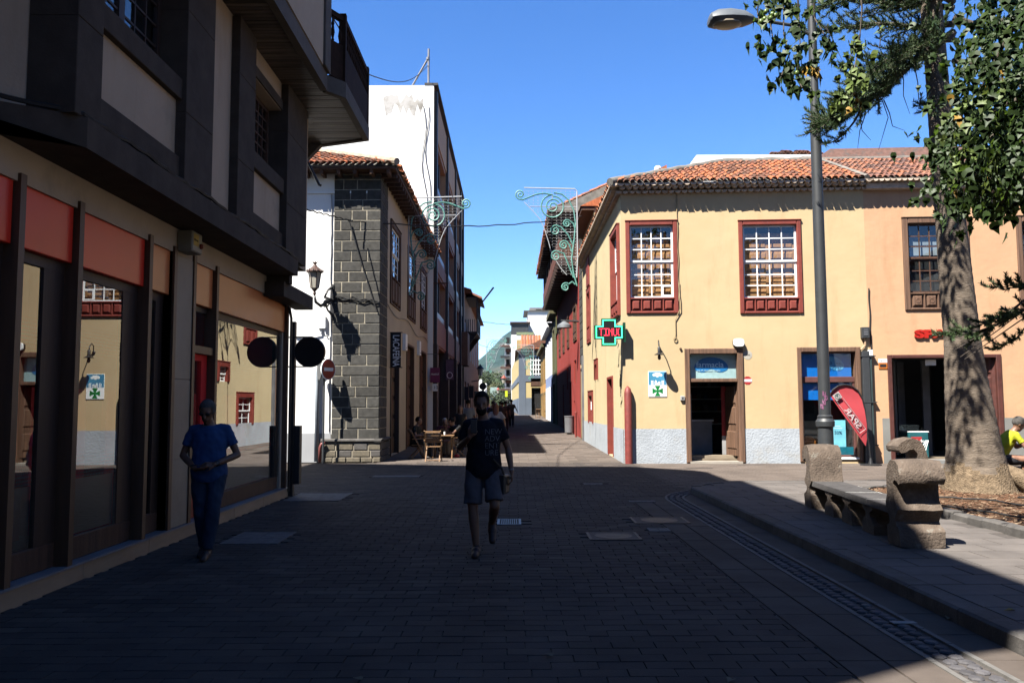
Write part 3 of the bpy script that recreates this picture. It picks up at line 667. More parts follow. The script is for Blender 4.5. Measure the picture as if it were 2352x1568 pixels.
# wooden balustrade
RZ = 8.47
m_bwood = M('balcony_wood', (0.06, 0.03, 0.018), 0.85, 0.3, 5, 0.2, spec=.08)
corners = [(X2 + .05, 13.75), (XB - .02, 14.08), (XB - .02, 16.36), (-4.25, 16.88)]
for p, q in zip(corners, corners[1:]):
    beam(p, q, RZ - .09, RZ, .09, m_bwood, 'top_rail'); beam(p, q, RZ - .62, RZ - .54, .07, m_bwood, 'middle_rail'); beam(p, q, 7.3, RZ - .62, .04, m_bwood, 'lower_panel')
    P0, P1 = Vector((*p, 0)), Vector((*q, 0)); L = (P1 - P0).length; k = max(2, int(L / .14))
    for i in range(k):
        c = P0.lerp(P1, (i + .5) / k) + Vector((-.04, 0, RZ - .54)); h = .46
        MB().lathe(c, [(.02, 0), (.028, .03), (.018, .06), (.036, .16), (.02, .28), (.03, .32), (.016, .38), (.026, h)], 6).build('baluster', m_bwood, LB)
for p in corners[1:3]: MB().box(p[0] - .1, p[0] + .01, p[1] - .06, p[1] + .05, 7.29, RZ + .05).build('corner_post', m_bwood, LB)
# roof that casts the big shade
roof = [(-13, -7.0), (-5.3, -2.05), (-4.3, -1.45), (-3.55, -1.2), (-2.82, -.6), (-2.42, 13.6), (-2.65, 14.1), (-4.0, 15.5), (-7.1, 15.75), (-13.0, 17.3)]
MB().prism([Vector((x, y, 14.0)) for x, y in roof], (0, 0, .22)).build('roof_slab', m_bal, LB)
mb = MB(); 
MB().prism([Vector((x, y, 10.35)) for x, y in [(-4.4, 16.4), (-2.75, 16.0), (-2.75, 13.2), (-4.4, 13.2)]], (0, 0, .12)).build('balcony_roof', m_tile_g, LB)
# things fixed on it
ab = empty('alarm_box', FL.at(10.45, 3.5, .1), 'white alarm box with a yellow label and a red light above the dark shop front', 'alarm box')
u0, z0 = FL.px(411, 567, .12)
z1 = FL.Z(411, 545, .12)
zt, zb = 3.86, 3.60
ua, ub = P[3] + .02, P[3] + .34
MB().bvl(FL, ua, ub, zb, zt, .013, .2, .015).build('housing', M('aged_white_plastic', (0.42, 0.38, 0.28), .5, .1, 6), ab)
FX = Fr((-4.19, ua, 0), (1, 0, 0), (0, -1, 0))
MB().fb(FL, ua + .03, ua + .2, zb + .08, zt - .03, .2, .203).build('yellow_label', M('yellow_print', (0.65, 0.42, 0.03), .5), ab)
text('print', 'Alarma', .045, m_iron, ab, FL.at(ua + .04, zb + .14, .204), (0, 1, 0), (0, 0, 1))
MB().lathe(FL.at(ub - .06, zb + .1, .2), [(.035, 0), (.035, .02), (.02, .04)], 12, (1, 0, 0)).build('lamp_dome', M('red_lens', (0.35, 0.03, 0.01), .3), ab)
pts = []
for i in range(70):
    y = 5.9 + i * (14.1 - 5.9) / 69; x = XE - .02 if y > 6.98 else XE - .02 - (6.98 - y) * 1.2
    pts.append((x, y, 4.185 + .008 * math.sin(i * 1.7) + .014 * math.sin(i * .43)))
MB().tube(pts, .022, 5).thing('cable', m_cable, (XE, 7, 4.17), 'thick black cable lying along the stone ledge above the shop windows', 'cable')
MB().tube([FL.at(15.41, .1, .06), FL.at(15.41, 3.3, .06), FL.at(15.3, 3.5, .05), FL.at(15.0, 3.55, .05)], .025, 7).thing('conduit_pipe', M('painted_pipe', (0.16, 0.13, 0.11), .5), FL.at(15.41, 0, .06), 'thin pipe running up the far edge of the dark shop front', 'pipe', smooth=True)
# round black sign on its bracket, and the black board under it
sg = empty('round_sign', (-3.78, 15.52, 2.62), 'round black sign seen from behind on a bracket at the shop corner', 'sign')
Yc = 15.52; c = at(712, 808, Yc); r = 34.5 / FPX * Yc
MB().lathe(c, [(r, -.05), (r + .008, -.03), (r + .008, .03), (r, .05)], 40, (0, 1, 0)).build('disc', M('sign_black', (0.012, 0.012, 0.012), .4), sg, smooth=40)
for dz in (r * .98, -r * .98): MB().fb(WORLD, c.x - r - .28, c.x + .02, c.z + dz - .012, c.z + dz + .012, -Yc - .012, -Yc + .012).build('bracket_arm', m_iron, sg)
for dx in (-.1, .12): MB().lathe(c + Vector((dx * 1.5, -.052, 0)), [(.012, 0), (.012, -.01)], 8, (0, 1, 0)).build('rivet', m_iron, sg)
bx = empty('wall_board', (-4.05, 15.6, 0), 'tall narrow black board standing at the far corner of the dark shop', 'board')
MB().bvl(WORLD, -4.17, -4.08, .0, 3.25, -15.62, -15.50, .01).build('post', m_iron, bx)
MB().bvl(WORLD, -4.078, -3.96, .22, 1.3, -15.66, -15.5, .01).build('panel', m_iron, bx)

# ================================================================== ROOF TILES
def tile_mesh(L, r, mat, n=5, up=True):
    m = MB(); vs = []
    for k, (y, rr, z) in enumerate(((0, r, 0.018), (L, r * .82, 0.0))):
        for j in range(n + 1):
            t = math.pi * j / n; vs.append((rr * math.cos(t), y, z + rr * math.sin(t) * .85))
        for j in range(n, -1, -1):
            t = math.pi * j / n; vs.append(((rr - .014) * math.cos(t), y, z + (rr - .014) * math.sin(t) * .85))
    N = 2 * n + 2; fs = [(i, (i + 1) % N, N + (i + 1) % N, N + i) for i in range(N)]
    for k in (0,):
        for j in range(n): fs.append((j, N - 1 - j, N - 2 - j, j + 1))
    m.add(vs, fs); return m
def tiled(thing, org, ud, sd, ncol, nrow, inside, mat, pitch=.19, exp=.40, base=None, nmax=290, jit=.012, key=None):
    """org: eave start; ud: along the eave; sd: up the slope (unit 3-D vectors)"""
    org, ud, sd = Vector(org), Vector(ud).normalized(), Vector(sd).normalized(); nn = ud.cross(sd)
    if nn.z < 0: nn = -nn
    Mx = Matrix((( ud.x, sd.x, nn.x), (ud.y, sd.y, nn.y), (ud.z, sd.z, nn.z))).to_4x4()
    tm = tile_mesh(exp * 1.18, pitch * .47, mat); me = tm.mesh('roof_tile', mat, smooth=50)
    lst = []
    for i in range(ncol):
        for j in range(nrow):
            u, s_ = i * pitch + pitch / 2, j * exp
            if inside(u, s_): lst.append((u, s_))
    if key: lst.sort(key=key)
    rest = MB()
    for k, (u, s_) in enumerate(lst):
        p = org + ud * (u + random.uniform(-jit, jit)) + sd * (s_ + random.uniform(-.02, .02)) + nn * random.uniform(0, .012)
        if k < nmax:
            o = link('roof_tile', me, thing, p); rt = Mx @ Matrix.Rotation(random.uniform(-.05, .05), 4, 'Z'); o.matrix_local = Matrix.Translation(p - wl(thing)) @ rt
        else:
            rest.add([p + (Mx.to_3x3() @ Vector(v)) for v in tm.v], tm.f)
    if rest.v: rest.build('remaining_tiles', mat, thing, smooth=50, kind='stuff')
def cornice(thing, F, u0, u1, z, rows=2, w0=0.0, pitch=.19, out=.12, mat=m_tile_g, name='tile_cornice'):
    m = MB()
    for r in range(rows):
        u = u0 + (pitch / 2 if r % 2 else 0)
        while u < u1:
            c = u + pitch / 2; n = 5; R_ = pitch * .48; vs = []
            for ww in (w0 - .02, w0 + out * (r + 1)):
                for j in range(n + 1):
                    t = math.pi * j / n; vs.append(F.at(c + R_ * math.cos(t), z + r * .105 + .1 - R_ * .9 * math.sin(t), ww))
            N = n + 1; m.add(vs, [(j, j + 1, N + j + 1, N + j) for j in range(n)] + [tuple(range(N, 2 * N)), (0, N, 2 * N - 1, N - 1)]); u += pitch
    m.build(name, mat, thing, smooth=50, kind='stuff'); return m
def sash_window(thing, F, w4, mat, sashmat, cols, rows, cas=.1, proud=.05, panel=.42, npan=4, split=.5, back='shutter', depth=.1, label=None, paneled=True, small_pane=False, mullw=.028, carved=False):
    """casing + two sliding sashes with panes + panelled apron; all sub-parts hang from the window"""
    a, b, c, d = w4; zg = c + panel
    m = MB()
    m.bvl(F, a, a + cas, c, d, -.12, proud, .018); m.bvl(F, b - cas, b, c, d, -.12, proud, .018); m.bvl(F, a + cas, b - cas, d - cas, d, -.12, proud, .018)
    if panel: m.bvl(F, a + cas, b - cas, c, c + .07, -.12, proud, .018)
    m.bvl(F, a - .012, b + .012, d + .001, d + .03, -.02, proud + .02, .008)
    win = m.build('window', mat, thing, **({'label': label} if label else {}))
    ia, ib = a + cas, b - cas
    if panel:
        MB().fb(F, ia, ib, zg - .035, zg, -.1, proud + .01).build('apron_rail', mat, win)
        MB().fb(F, ia, ib, c + .07, zg - .035, -.1, -.02).build('apron_back', mat, win)
        pw = (ib - ia) / npan
        for k in range(npan):
            p = ia + k * pw
            MB().bvl(F, p + pw * .16, p + pw * .84, c + .12, zg - .08, -.02, proud + .005, .035 if pw > .2 else .02).build('apron_panel', mat, win)
            if k: MB().bvl(F, p - .02, p + .02, c + .07, zg - .035, -.02, proud - .005, .008).build('apron_stile', mat, win)
            if carved:
                cc = F.at(p + pw / 2, (c + zg) / 2 + .02, proud + .005)
                MB().tube([cc + F.u * (.06 * math.cos(t)) + F.zv * (.06 * math.sin(t)) for t in [6.283 * i / 10 for i in range(11)]], .012, 5).build('carved_ring', mat, win)
    zm = zg + (d - cas - zg) * (1 - split)
    for (z0, z1, w0, rr) in ((zg, zm, -depth, rows[1]), (zm - .01, d - cas, -depth + .035, rows[0])):
        t = .055; s = MB(); s.fb(F, ia, ia + t, z0, z1, w0 - .03, w0); s.fb(F, ib - t, ib, z0, z1, w0 - .03, w0); s.fb(F, ia + t, ib - t, z0, z0 + t, w0 - .03, w0); s.fb(F, ia + t, ib - t, z1 - t, z1, w0 - .03, w0)
        s.build('sash', sashmat, win)
        cw, rh = (ib - ia - 2 * t) / cols, (z1 - z0 - 2 * t) / rr; mt = MB()
        for i in range(1, cols): u = ia + t + i * cw; mt.fb(F, u - mullw / 2, u + mullw / 2, z0 + t, z1 - t, w0 - .025, w0 - .004)
        for j in range(1, rr): z = z0 + t + j * rh; mt.fb(F, ia + t, ib - t, z - mullw / 2, z + mullw / 2, w0 - .023, w0 - .006)
        mt.build('muntins', sashmat, win)
        pmsh = MB().quad(F.at(0, 0, 0), F.at(cw, 0, 0), F.at(cw, rh, 0), F.at(0, rh, 0)).mesh('pane', g_win, F.at(0, 0, 0))
        for i in range(cols):
            for j in range(rr):
                link('pane', pmsh, win, F.at(ia + t + i * cw, z0 + t + j * rh, w0 - .015))
        if small_pane and z0 == zg:
            i = cols - 1; u = ia + t + i * cw; q = MB(); 
            q.fb(F, u, u + .05, z0 + t, z0 + t + rh, w0 - .01, w0 + .008); q.fb(F, u + .05, u + cw, z0 + t, z0 + t + .04, w0 - .01, w0 + .008); q.fb(F, u + .05, u + cw, z0 + t + rh - .04, z0 + t + rh, w0 - .01, w0 + .008); q.build('little_hatch', sashmat, win)
    if back == 'shutter':
        hw = (ib - ia) / 2; bw = -depth - .14; ms = M('honey_shutter', (0.36, 0.17, 0.065), .6, .25, 4, .2, 40, .3, stretch=(3, 3, .3), k=.75)
        for k in range(2):
            p = ia + k * hw; sh = MB().fb(F, p + .004, p + hw - .004, zg, d - cas - .2, bw - .03, bw).build('shutter', ms, win)
            z = zg + .06
            while z < d - cas - .42:
                MB().bvl(F, p + .07, p + hw - .07, z, z + .2, bw, bw + .022, .02).build('shutter_panel', ms, win); z += .27
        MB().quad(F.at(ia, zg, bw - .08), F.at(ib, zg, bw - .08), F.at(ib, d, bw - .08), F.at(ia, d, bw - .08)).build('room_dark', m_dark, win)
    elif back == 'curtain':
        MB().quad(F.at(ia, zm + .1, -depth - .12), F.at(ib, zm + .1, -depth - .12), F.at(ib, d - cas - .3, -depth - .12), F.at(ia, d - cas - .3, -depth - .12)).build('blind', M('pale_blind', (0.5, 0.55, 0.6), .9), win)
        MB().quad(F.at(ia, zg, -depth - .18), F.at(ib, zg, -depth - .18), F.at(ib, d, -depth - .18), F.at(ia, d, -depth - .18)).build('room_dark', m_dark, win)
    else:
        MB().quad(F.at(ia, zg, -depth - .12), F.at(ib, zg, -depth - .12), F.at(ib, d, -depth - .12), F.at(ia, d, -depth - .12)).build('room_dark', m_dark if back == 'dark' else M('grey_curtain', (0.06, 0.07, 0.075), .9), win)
    return win
def panel_door(thing, F, w4, mat, cols=2, rows=5, depth=.15, fmat=None, cas=.09, proud=.04, label=None):
    a, b, c, d = w4; m = MB()
    m.bvl(F, a, a + cas, c, d, -.2, proud, .012); m.bvl(F, b - cas, b, c, d, -.2, proud, .012); m.bvl(F, a + cas, b - cas, d - cas, d, -.2, proud, .012)
    m.fb(F, a + cas, b - cas, c, d - cas, -depth - .05, -depth); dr = m.build('door', fmat or mat, thing, **({'label': label} if label else {}))
    cw, rh = (b - a - 2 * cas) / cols, (d - cas - c) / rows
    for i in range(cols):
        for j in range(rows):
            MB().bvl(F, a + cas + i * cw + .05, a + cas + (i + 1) * cw - .05, c + j * rh + .06, c + (j + 1) * rh - .05, -depth, -depth + .035, .025).build('door_panel', mat, dr)
    return dr

# ================================================================== WHITE HOUSE WITH THE BLACK STONE CORNER
XS = -4.0; YW = 24.85
FW = Fr((0, YW, 0), (1, 0, 0), (0, -1, 0)); FS = Fr((XS, 0, 0), (0, 1, 0), (1, 0, 0))
WB = empty('white_house', (-6, YW, 0), 'white old house with a corner pillar of dark basalt blocks and a tiled hip roof', 'house')
ZE = 8.75
pu0 = FW.U(765, 700)
mb = MB(); wall(mb, FW, -13, XS, 0, ZE); 
wn = [(26.9, 29.3), (31.4, 33.9), (35.8, 38.3)]; WZ = (5.02, 7.8); drs = [(27.15, 29.1, 3.3), (31.2, 33.5, 4.05), (35.7, 38.2, 4.1)]
mb.build('front_wall', m_whitew, WB)
mb = MB(); wall(mb, FS, YW, 39.1, 0, ZE, [(a, b, *WZ) for a, b in wn] + [(a, b, 0.05, z) for a, b, z in drs], t=.3); mb.build('street_wall', M('cream_wash', rgb(232, 214, 190), .9, .08, .7, .2, 20, .15), WB)
MB().box(-13, XS - .32, YW + .1, 39.1, 0, ZE + .2).build('inner_wall', m_dark, WB)
MB().fb(FW, -13, pu0 - .02, 0, .86, 0, .02).build('painted_skirting', M('pale_grey_paint', (0.52, 0.53, 0.55), .9, .06, 1), WB)
MB().fb(FW, -13, XS - .02, ZE - .62, ZE - .55, 0, .05).build('string_course', m_white, WB)
# basalt corner pillar, block by block
rndb = random.Random(3)
MB().fb(FW, pu0 + .01, XS - .0, 0, ZE - .02, -.3, .045).build('mortar_core', m_mortar, WB)
MB().fb(FS, YW + .01, 26.3, 0, ZE - .02, -.3, .015).build('mortar_core', m_mortar, WB)
blk = {}
z = .68; i = 0; hh = .315
while z < ZE - .1:
    h = min(hh, ZE - .05 - z); g = .012
    cuts = [pu0] + ([pu0 + .52 + rndb.uniform(-.08, .08), pu0 + 1.02 + rndb.uniform(-.06, .06)] if i % 2 else [pu0 + .26 + rndb.uniform(-.05, .05), pu0 + .78 + rndb.uniform(-.08, .1)]) + [XS + .03]
    if rndb.random() < .25: cuts.pop(2)
    for p, q in zip(cuts, cuts[1:]):
        MB().bvl(FW, p + g, q - g, z + g, z + h - g, 0, .058 + rndb.uniform(-.004, .006), .014).build('stone_block', m_basalt, WB)
    p2 = YW - .06; lens = (.75, .7) if i % 2 else (.45, .95)
    for L in lens:
        MB().bvl(FS, p2 + g, p2 + L - g, z + g, z + h - g, 0, .03, .01).build('stone_block', m_basalt, WB); p2 += L
    z += hh; i += 1
MB().bvl(FW, pu0 - .28, XS + .14, .60, .70, -.1, .20, .03).build('base_moulding', m_kerb, WB)
MB().bvl(FS, YW - .19, 26.5, .601, .699, -.1, .14, .03).build('base_moulding', m_kerb, WB)
z = 0.0
m_rubble = stone_mat('rubble_base', (0.2, 0.17, 0.12), None, (0.35, 0.28, 0.19))
for j, h in enumerate((.16, .2, .235)):
    p = pu0 - .25
    while p < XS + .08:
        L = rndb.uniform(.3, .6); q = min(p + L, XS + .1)
        if XS + .1 - q < .12: q = XS + .1
        MB().bvl(FW, p + .012, q - .012, z + .008, z + h - .008, -.1, .16 + rndb.uniform(-.015, .015), .02).build('base_stone', m_rubble if j < 1 or rndb.random() < .4 else m_kerb, WB); p = q
    p = YW - .14
    while p < 26.4: MB().bvl(FS, p + .01, p + .6, z + .008, z + h - .008, -.1, .09, .02).build('base_stone', m_kerb, WB); p += .61
    z += h
MB().fb(FW, pu0 - .24, XS + .08, 0, .59, -.1, .13).build('mortar_core', m_mortar, WB)
for a, b in wn: sash_window(WB, FS, (a, b, *WZ), m_wood_old, m_white, 3, (3, 3), cas=.16, panel=.95, npan=3, back='curtain', depth=.05)
panel_door(WB, FS, (drs[0][0], drs[0][1], 0.02, drs[0][2]), m_wood_dk); panel_door(WB, FS, (drs[1][0], drs[1][1], 0.05, drs[1][2]), m_wood_old); panel_door(WB, FS, (drs[2][0], drs[2][1], 0.07, drs[2][2]), m_wood_old)
# eaves and roof
MB().fb(FW, -13, XS + .5, ZE, ZE + .07, -.3, .55).build('eave_boarding', m_wood_old, WB); MB().fb(FS, YW - .5, 39.1, ZE + .001, ZE + .071, -.3, .53).build('eave_boarding', m_wood_old, WB)
u = XS + .3
for k in range(18): MB().fb(FW, u - k * .5 - .05, u - k * .5 + .05, ZE - .14, ZE - .001, -.02, .5).build('rafter_end', m_wood_old, WB)
for k in range(28): MB().fb(FS, YW + k * .5 - .05, YW + k * .5 + .05, ZE - .14, ZE - .001, .04, .5).build('rafter_end', m_wood_old, WB)
ex, ey = XS + .58, YW - .6; sl_ = .42; D_ = 4.6
peak = [Vector((-13, ey, ZE + .09)), Vector((ex, ey, ZE + .09)), Vector((ex - D_, ey + D_, ZE + .09 + D_ * sl_)), Vector((-13, ey + D_, ZE + .09 + D_ * sl_))]
rb = MB(); rb.quad(*peak); rb.quad(Vector((ex, ey, ZE + .09)), Vector((ex, 39.1, ZE + .09)), Vector((ex - D_, 39.1, ZE + .09 + D_ * sl_)), peak[2]); rb.build('roof_deck', m_ridge, WB)
sd = Vector((0, 1, sl_)).normalized(); k_ = math.sqrt(1 + sl_ ** 2)
tiled(WB, (-13 + .1, ey - .05, ZE + .12), (1, 0, 0), sd, 49, 12, lambda u, s: (u - 13 + .1) < ex - s / k_ - .1 and u > 4.3, m_tile, key=lambda t: (-t[0] - 0 * t[1]))
tiled(WB, (ex + .05, 39.0, ZE + .12), (0, -1, 0), Vector((-1, 0, sl_)), 76, 2, lambda u, s: (39.0 - u) > ey + s / k_ + .1, m_tile, nmax=150)
hp = [Vector((ex - t, ey + t, ZE + .2 + t * sl_)) for t in (0, 1, 2, 3, 4, D_)]
MB().tube(hp, .11, 8).build('hip_mortar', M('pale_hip_mortar', (0.5, 0.4, 0.3), .9, .3, 6), WB)
# downpipes, boxes and cables on the white wall
c = FW.U(730, 950); MB().tube([FW.at(c + .25, 2.83, .05), FW.at(c + .08, 2.8, .1), FW.at(c, 2.7, .1), FW.at(c, .03, .1)], .07, 10).thing('downpipe', M('pale_blue_pipe', (0.42, 0.47, 0.52), .4), FW.at(c, 0, .1), 'fat pale downpipe on the white wall beside the basalt corner', 'pipe', smooth=True)
c = FW.U(741, 1020); MB().tube([FW.at(c + .12, .58, .22), FW.at(c + .02, .55, .24), FW.at(c - .02, .45, .24), FW.at(c - .03, .02, .24)], .045, 8).thing('short_pipe', M('dull_red_pipe', (0.25, 0.06, 0.05), .5), FW.at(c, 0, .2), 'short dull red pipe bending over the pillar base', 'pipe', smooth=True)
jb = empty('junction_box', FW.at(FW.U(741, 741), FW.Z(741, 741), 0), 'white junction box with pipes on the white wall under the lantern', 'box')
u0_, zb_ = FW.px(732, 755); u1_, zt_ = FW.px(750, 727); MB().bvl(FW, u0_, u1_, zb_, zt_, 0, .12, .01).build('housing', m_white, jb)
MB().tube([FW.at(u0_ + .1, zb_, .05), FW.at(u0_ + .08, zb_ - .15, .05), FW.at(u0_ - .2, zb_ - .22, .05), FW.at(u0_ - .7, zb_ - .22, .05)], .02, 6).build('conduit', m_white, jb)
MB().tube([FW.at(u1_ - .05, zb_, .05), FW.at(u1_ + .0, zb_ - .2, .05), FW.at(u1_ + .14, zb_ - .25, .06), FW.at(u1_ + .12, zb_ + .4, .06)], .018, 6).build('conduit', m_white, jb)
ln = [FW.at(FW.U(763, 420) + random.uniform(-.01, .01), 8.1 - k * .2, .03) for k in range(37)]
MB().tube(ln, .018, 5).thing('wall_cable', M('white_cable', (0.5, 0.5, 0.5), .6), ln[-1], 'white cable running straight down beside the basalt blocks', 'cable')
bu = [FW.at(pu0 + k * (XS - pu0) / 14, FW.Z(800, 683) + .03 * math.sin(k * 1.3) - .01 * k, .09) for k in range(15)]
mm = MB(); 
for o in (0, .03, -.03): mm.tube([p + Vector((0, o * .5, o + .02 * math.sin(i * 2 + o * 50))) for i, p in enumerate(bu)], .014, 5)
mm.thing('cable_bundle', m_cable, bu[0], 'bundle of black cables crossing the basalt pillar at lantern height', 'cables')
# street lantern
lc = at(723, 640, 23.95); LT = empty('wall_lantern', lc, 'ornate iron street lantern on a scroll bracket at the white house corner', 'lantern')
m_copper = M('rusty_iron', (0.11, 0.055, 0.04), .6, .3, 10, .3); m_lg = M('milky_lamp_glass', (0.55, 0.52, 0.44), .35, .05, 4, 0)
def sc_(p): return p / FPX * 23.95
MB().lathe(lc + Vector((0, 0, sc_(-22))), [(sc_(9), 0), (sc_(14), sc_(36))], 6).build('glass_body', m_lg, LT)
for j in range(6):
    t = j * math.pi / 3; a = Vector((math.cos(t), math.sin(t), 0)); MB().tube([lc + a * sc_(9.5) + Vector((0, 0, sc_(-22))), lc + a * sc_(14.5) + Vector((0, 0, sc_(14)))], .012, 4).build('glazing_bar', m_copper, LT)
MB().lathe(lc + Vector((0, 0, sc_(14))), [(sc_(18), 0), (sc_(19), sc_(3)), (sc_(16), sc_(6)), (sc_(10), sc_(11)), (sc_(5), sc_(15)), (sc_(4), sc_(18)), (sc_(2), sc_(20))], 12).build('cap', m_copper, LT, smooth=40)
for j in range(12):
    t = j * math.pi / 6; a = Vector((math.cos(t), math.sin(t), 0)); MB().lathe(lc + a * sc_(18.5) + Vector((0, 0, sc_(16))), [(.03, 0), (.02, .04), (.004, .08)], 5).build('crest_leaf', m_copper, LT)
m = MB()
for j in range(5): t = j * 1.2566; m.tube([lc + Vector((0, 0, sc_(32))), lc + Vector((math.cos(t) * .05, math.sin(t) * .05, sc_(38))), lc + Vector((math.cos(t) * .09, math.sin(t) * .09, sc_(40)))], [.02, .02, .004], 5)
m.build('finial', m_copper, LT)
MB().lathe(lc + Vector((0, 0, sc_(-40))), [(.02, 0), (.05, sc_(6)), (.03, sc_(10)), (sc_(9), sc_(18))], 8).build('stem', m_copper, LT, smooth=40)
wp = FW.at(pu0 + .0, lc.z - .55, .06)
hook = [lc + Vector((0, 0, -.5)), lc + Vector((0.03, .03, -.68)), lc + Vector((.15, .15, -.78)), lc + Vector((.33, .4, -.62)), wp + Vector((-.12, -.3, .05)), wp]
MB().tube(hook, [.03, .045, .05, .05, .05, .045], 7).build('bracket_arm', m_iron, LT, smooth=True)
for q, r_ in ((.35, .12), (.6, .15), (.8, .1)):
    c = hook[2].lerp(wp, q); m = MB(); d_ = (wp - hook[2]).normalized()
    m.tube([c + (d_ * math.cos(t) + Vector((0, 0, 1)) * math.sin(t)) * r_ * (1 - t / 11) for t in [i * .5 for i in range(18)]], .025, 5); m.build('scroll', m_iron, LT)
MB().box(wp.x - .04, wp.x + .04, wp.y - .02, wp.y + .06, wp.z - .55, wp.z + .5).build('wall_plate', m_iron, LT)
for s_ in (1, -1):
    MB().tube([wp + Vector((0, -.05, .42 * s_)), wp + Vector((-.1, -.22, .3 * s_)), wp + Vector((-.16, -.4, .05 * s_))], [.05, .03, .03], 6).build('brace', m_iron, LT)
# no-entry sign on its post
sp = onz(768, 1056, 0.0); sp.y = min(sp.y, 24.35); NE = empty('no_entry_sign', sp, 'no-entry sign pair turned sideways on a dark post before the basalt corner', 'sign')
cz = at(766, 848, sp.y).z
MB().tube([sp, sp + Vector((0, 0, cz + .32))], .032, 10).build('post', m_pipe, NE)
def disc(c, ax, r_, parent, mat, nm, th=.03): return MB().lathe(c, [(r_, -th / 2), (r_ + .004, 0), (r_, th / 2)], 36, ax).build(nm, mat, parent, smooth=30)
ax = Vector((.88, -.47, 0)).normalized(); cc = sp + Vector((.12, -.03, cz)) ; disc(cc, ax, .31, NE, m_white, 'sign_rim')
disc(cc + ax * .017, ax, .285, NE, M('sign_red', (0.55, 0.03, 0.02), .4), 'red_face', .004)
sd_ = Vector((0, 0, 1)).cross(ax).normalized(); m = MB(); cx = cc + ax * .022
m.hexa([cx - sd_ * .2 - Vector((0, 0, .05)), cx + sd_ * .2 - Vector((0, 0, .05)), cx + sd_ * .2 - Vector((0, 0, .05)) + ax * .003, cx - sd_ * .2 - Vector((0, 0, .05)) + ax * .003, cx - sd_ * .2 + Vector((0, 0, .05)), cx + sd_ * .2 + Vector((0, 0, .05)), cx + sd_ * .2 + Vector((0, 0, .05)) + ax * .003, cx - sd_ * .2 + Vector((0, 0, .05)) + ax * .003]); m.build('white_bar', m_white, NE)
ax2 = Vector((-.9, -.42, 0)).normalized(); c2 = sp + Vector((-.13, -.02, cz)); disc(c2, ax2, .31, NE, m_pipe, 'second_disc'); disc(c2 - ax2 * .02, ax2, .3, NE, m_white, 'second_disc_back', .006)
# café banner and small things on the street wall
ye = 26.95; bn = empty('cafe_banner', (XS + .2, ye, 2.9), 'black vertical banner lettered in white hanging from the cream street wall', 'banner')
p0 = at(896, 843, ye); p1 = at(921, 764, ye)
MB().box(p0.x, p1.x, ye - .006, ye + .006, p0.z, p1.z).build('cloth', M('black_canvas', (0.02, 0.02, 0.02), .8), bn)
text('lettering', 'LACAFEÍNA', .30, m_white, bn, ((p0.x + p1.x) / 2 - .08, ye - .012, p1.z - .07), (0, 0, -1), (1, 0, 0), sx=.66, font_off=.004)
for z in (p0.z - .01, p1.z + .01): MB().tube([(XS - .02, ye, z), (p1.x + .05, ye, z)], .014, 6).build('rod', m_iron, bn)
mm = MB().tube([FS.at(y, 5.0 - .25 * math.sin((y - 25) * .5) ** 2 - .02 * (y - 26), .03) for y in [26.3 + k * .5 for k in range(26)]], .014, 5)
mm.thing('facade_cable', M('cream_cable', (0.4, 0.36, 0.3), .7), FS.at(26.3, 5, .03), 'pale cable sagging along the cream street wall under the windows', 'cable')
for yy, zz, lb in ((30.4, 4.0, 'white meter box high on the cream wall beside the first door'), (35.0, 4.1, 'white meter box high on the cream wall before the last door')):
    e = empty('meter_box', FS.at(yy, zz, 0), lb, 'box'); MB().bvl(FS, yy - .25, yy + .25, zz - .3, zz + .3, 0, .12, .01).build('housing', m_white, e); MB().fb(FS, yy - .1, yy + .1, zz - .22, zz - .18, .12, .125).build('slot', m_iron, e)

# ================================================================== BROWN OFFICE BLOCK
XBk = -3.75; FB = Fr((XBk, 0, 0), (0, 1, 0), (1, 0, 0)); y0, y1 = 39.15, 62.0; ZT = 17.2
BB = empty('office_block', (XBk, 40, 0), 'tall brown office block with dark ribbon windows and a blank white end wall', 'building')
m_brown = M('brown_panel', (0.34, 0.20, 0.12), .7, .1, .6, .1, 10, .25, rnd=.1, k=.6); m_ochre = M('ochre_panel', (0.45, 0.28, 0.13), .7, .1, .6, .1, 10, .25, rnd=.08, k=.6)
bay = [39.5, 46.4, 53.2, 58.4, 61.7]
fl = [(1, 6.1, 8.2), (2, 9.2, 11.2), (3, 12.5, 14.7)]
hs = [(a + .35, b - .2, z0, z1) for a, b in zip(bay, bay[1:]) for _, z0, z1 in fl] + [(a + .35, b - .2, .05, 4.6) for a, b in zip(bay, bay[1:])]
mb = MB(); wall(mb, FB, y0, y1, 0, ZT, hs, t=.5); mb.build('street_front', m_brown, BB)
mb = MB(); mb.box(-13, XBk - .52, y0 + .32, y1, 0, ZT - .05); mb.build('inner_wall', m_dark, BB)
mb = MB(); wall(mb, Fr((0, y0, 0), (1, 0, 0), (0, -1, 0)), -13, XBk, 0, ZT); mb.quad((-13, y0, ZT), (XBk, y0, ZT), (XBk, y1, ZT), (-13, y1, ZT)); mb.build('end_wall', M('white_render_stained', (0.78, 0.77, 0.75), .9, .05, .3, .1, 10, .15, col2=(0.6, 0.58, 0.55), c2scale=.25, c2lo=.62, c2hi=.9, k=.62), BB)
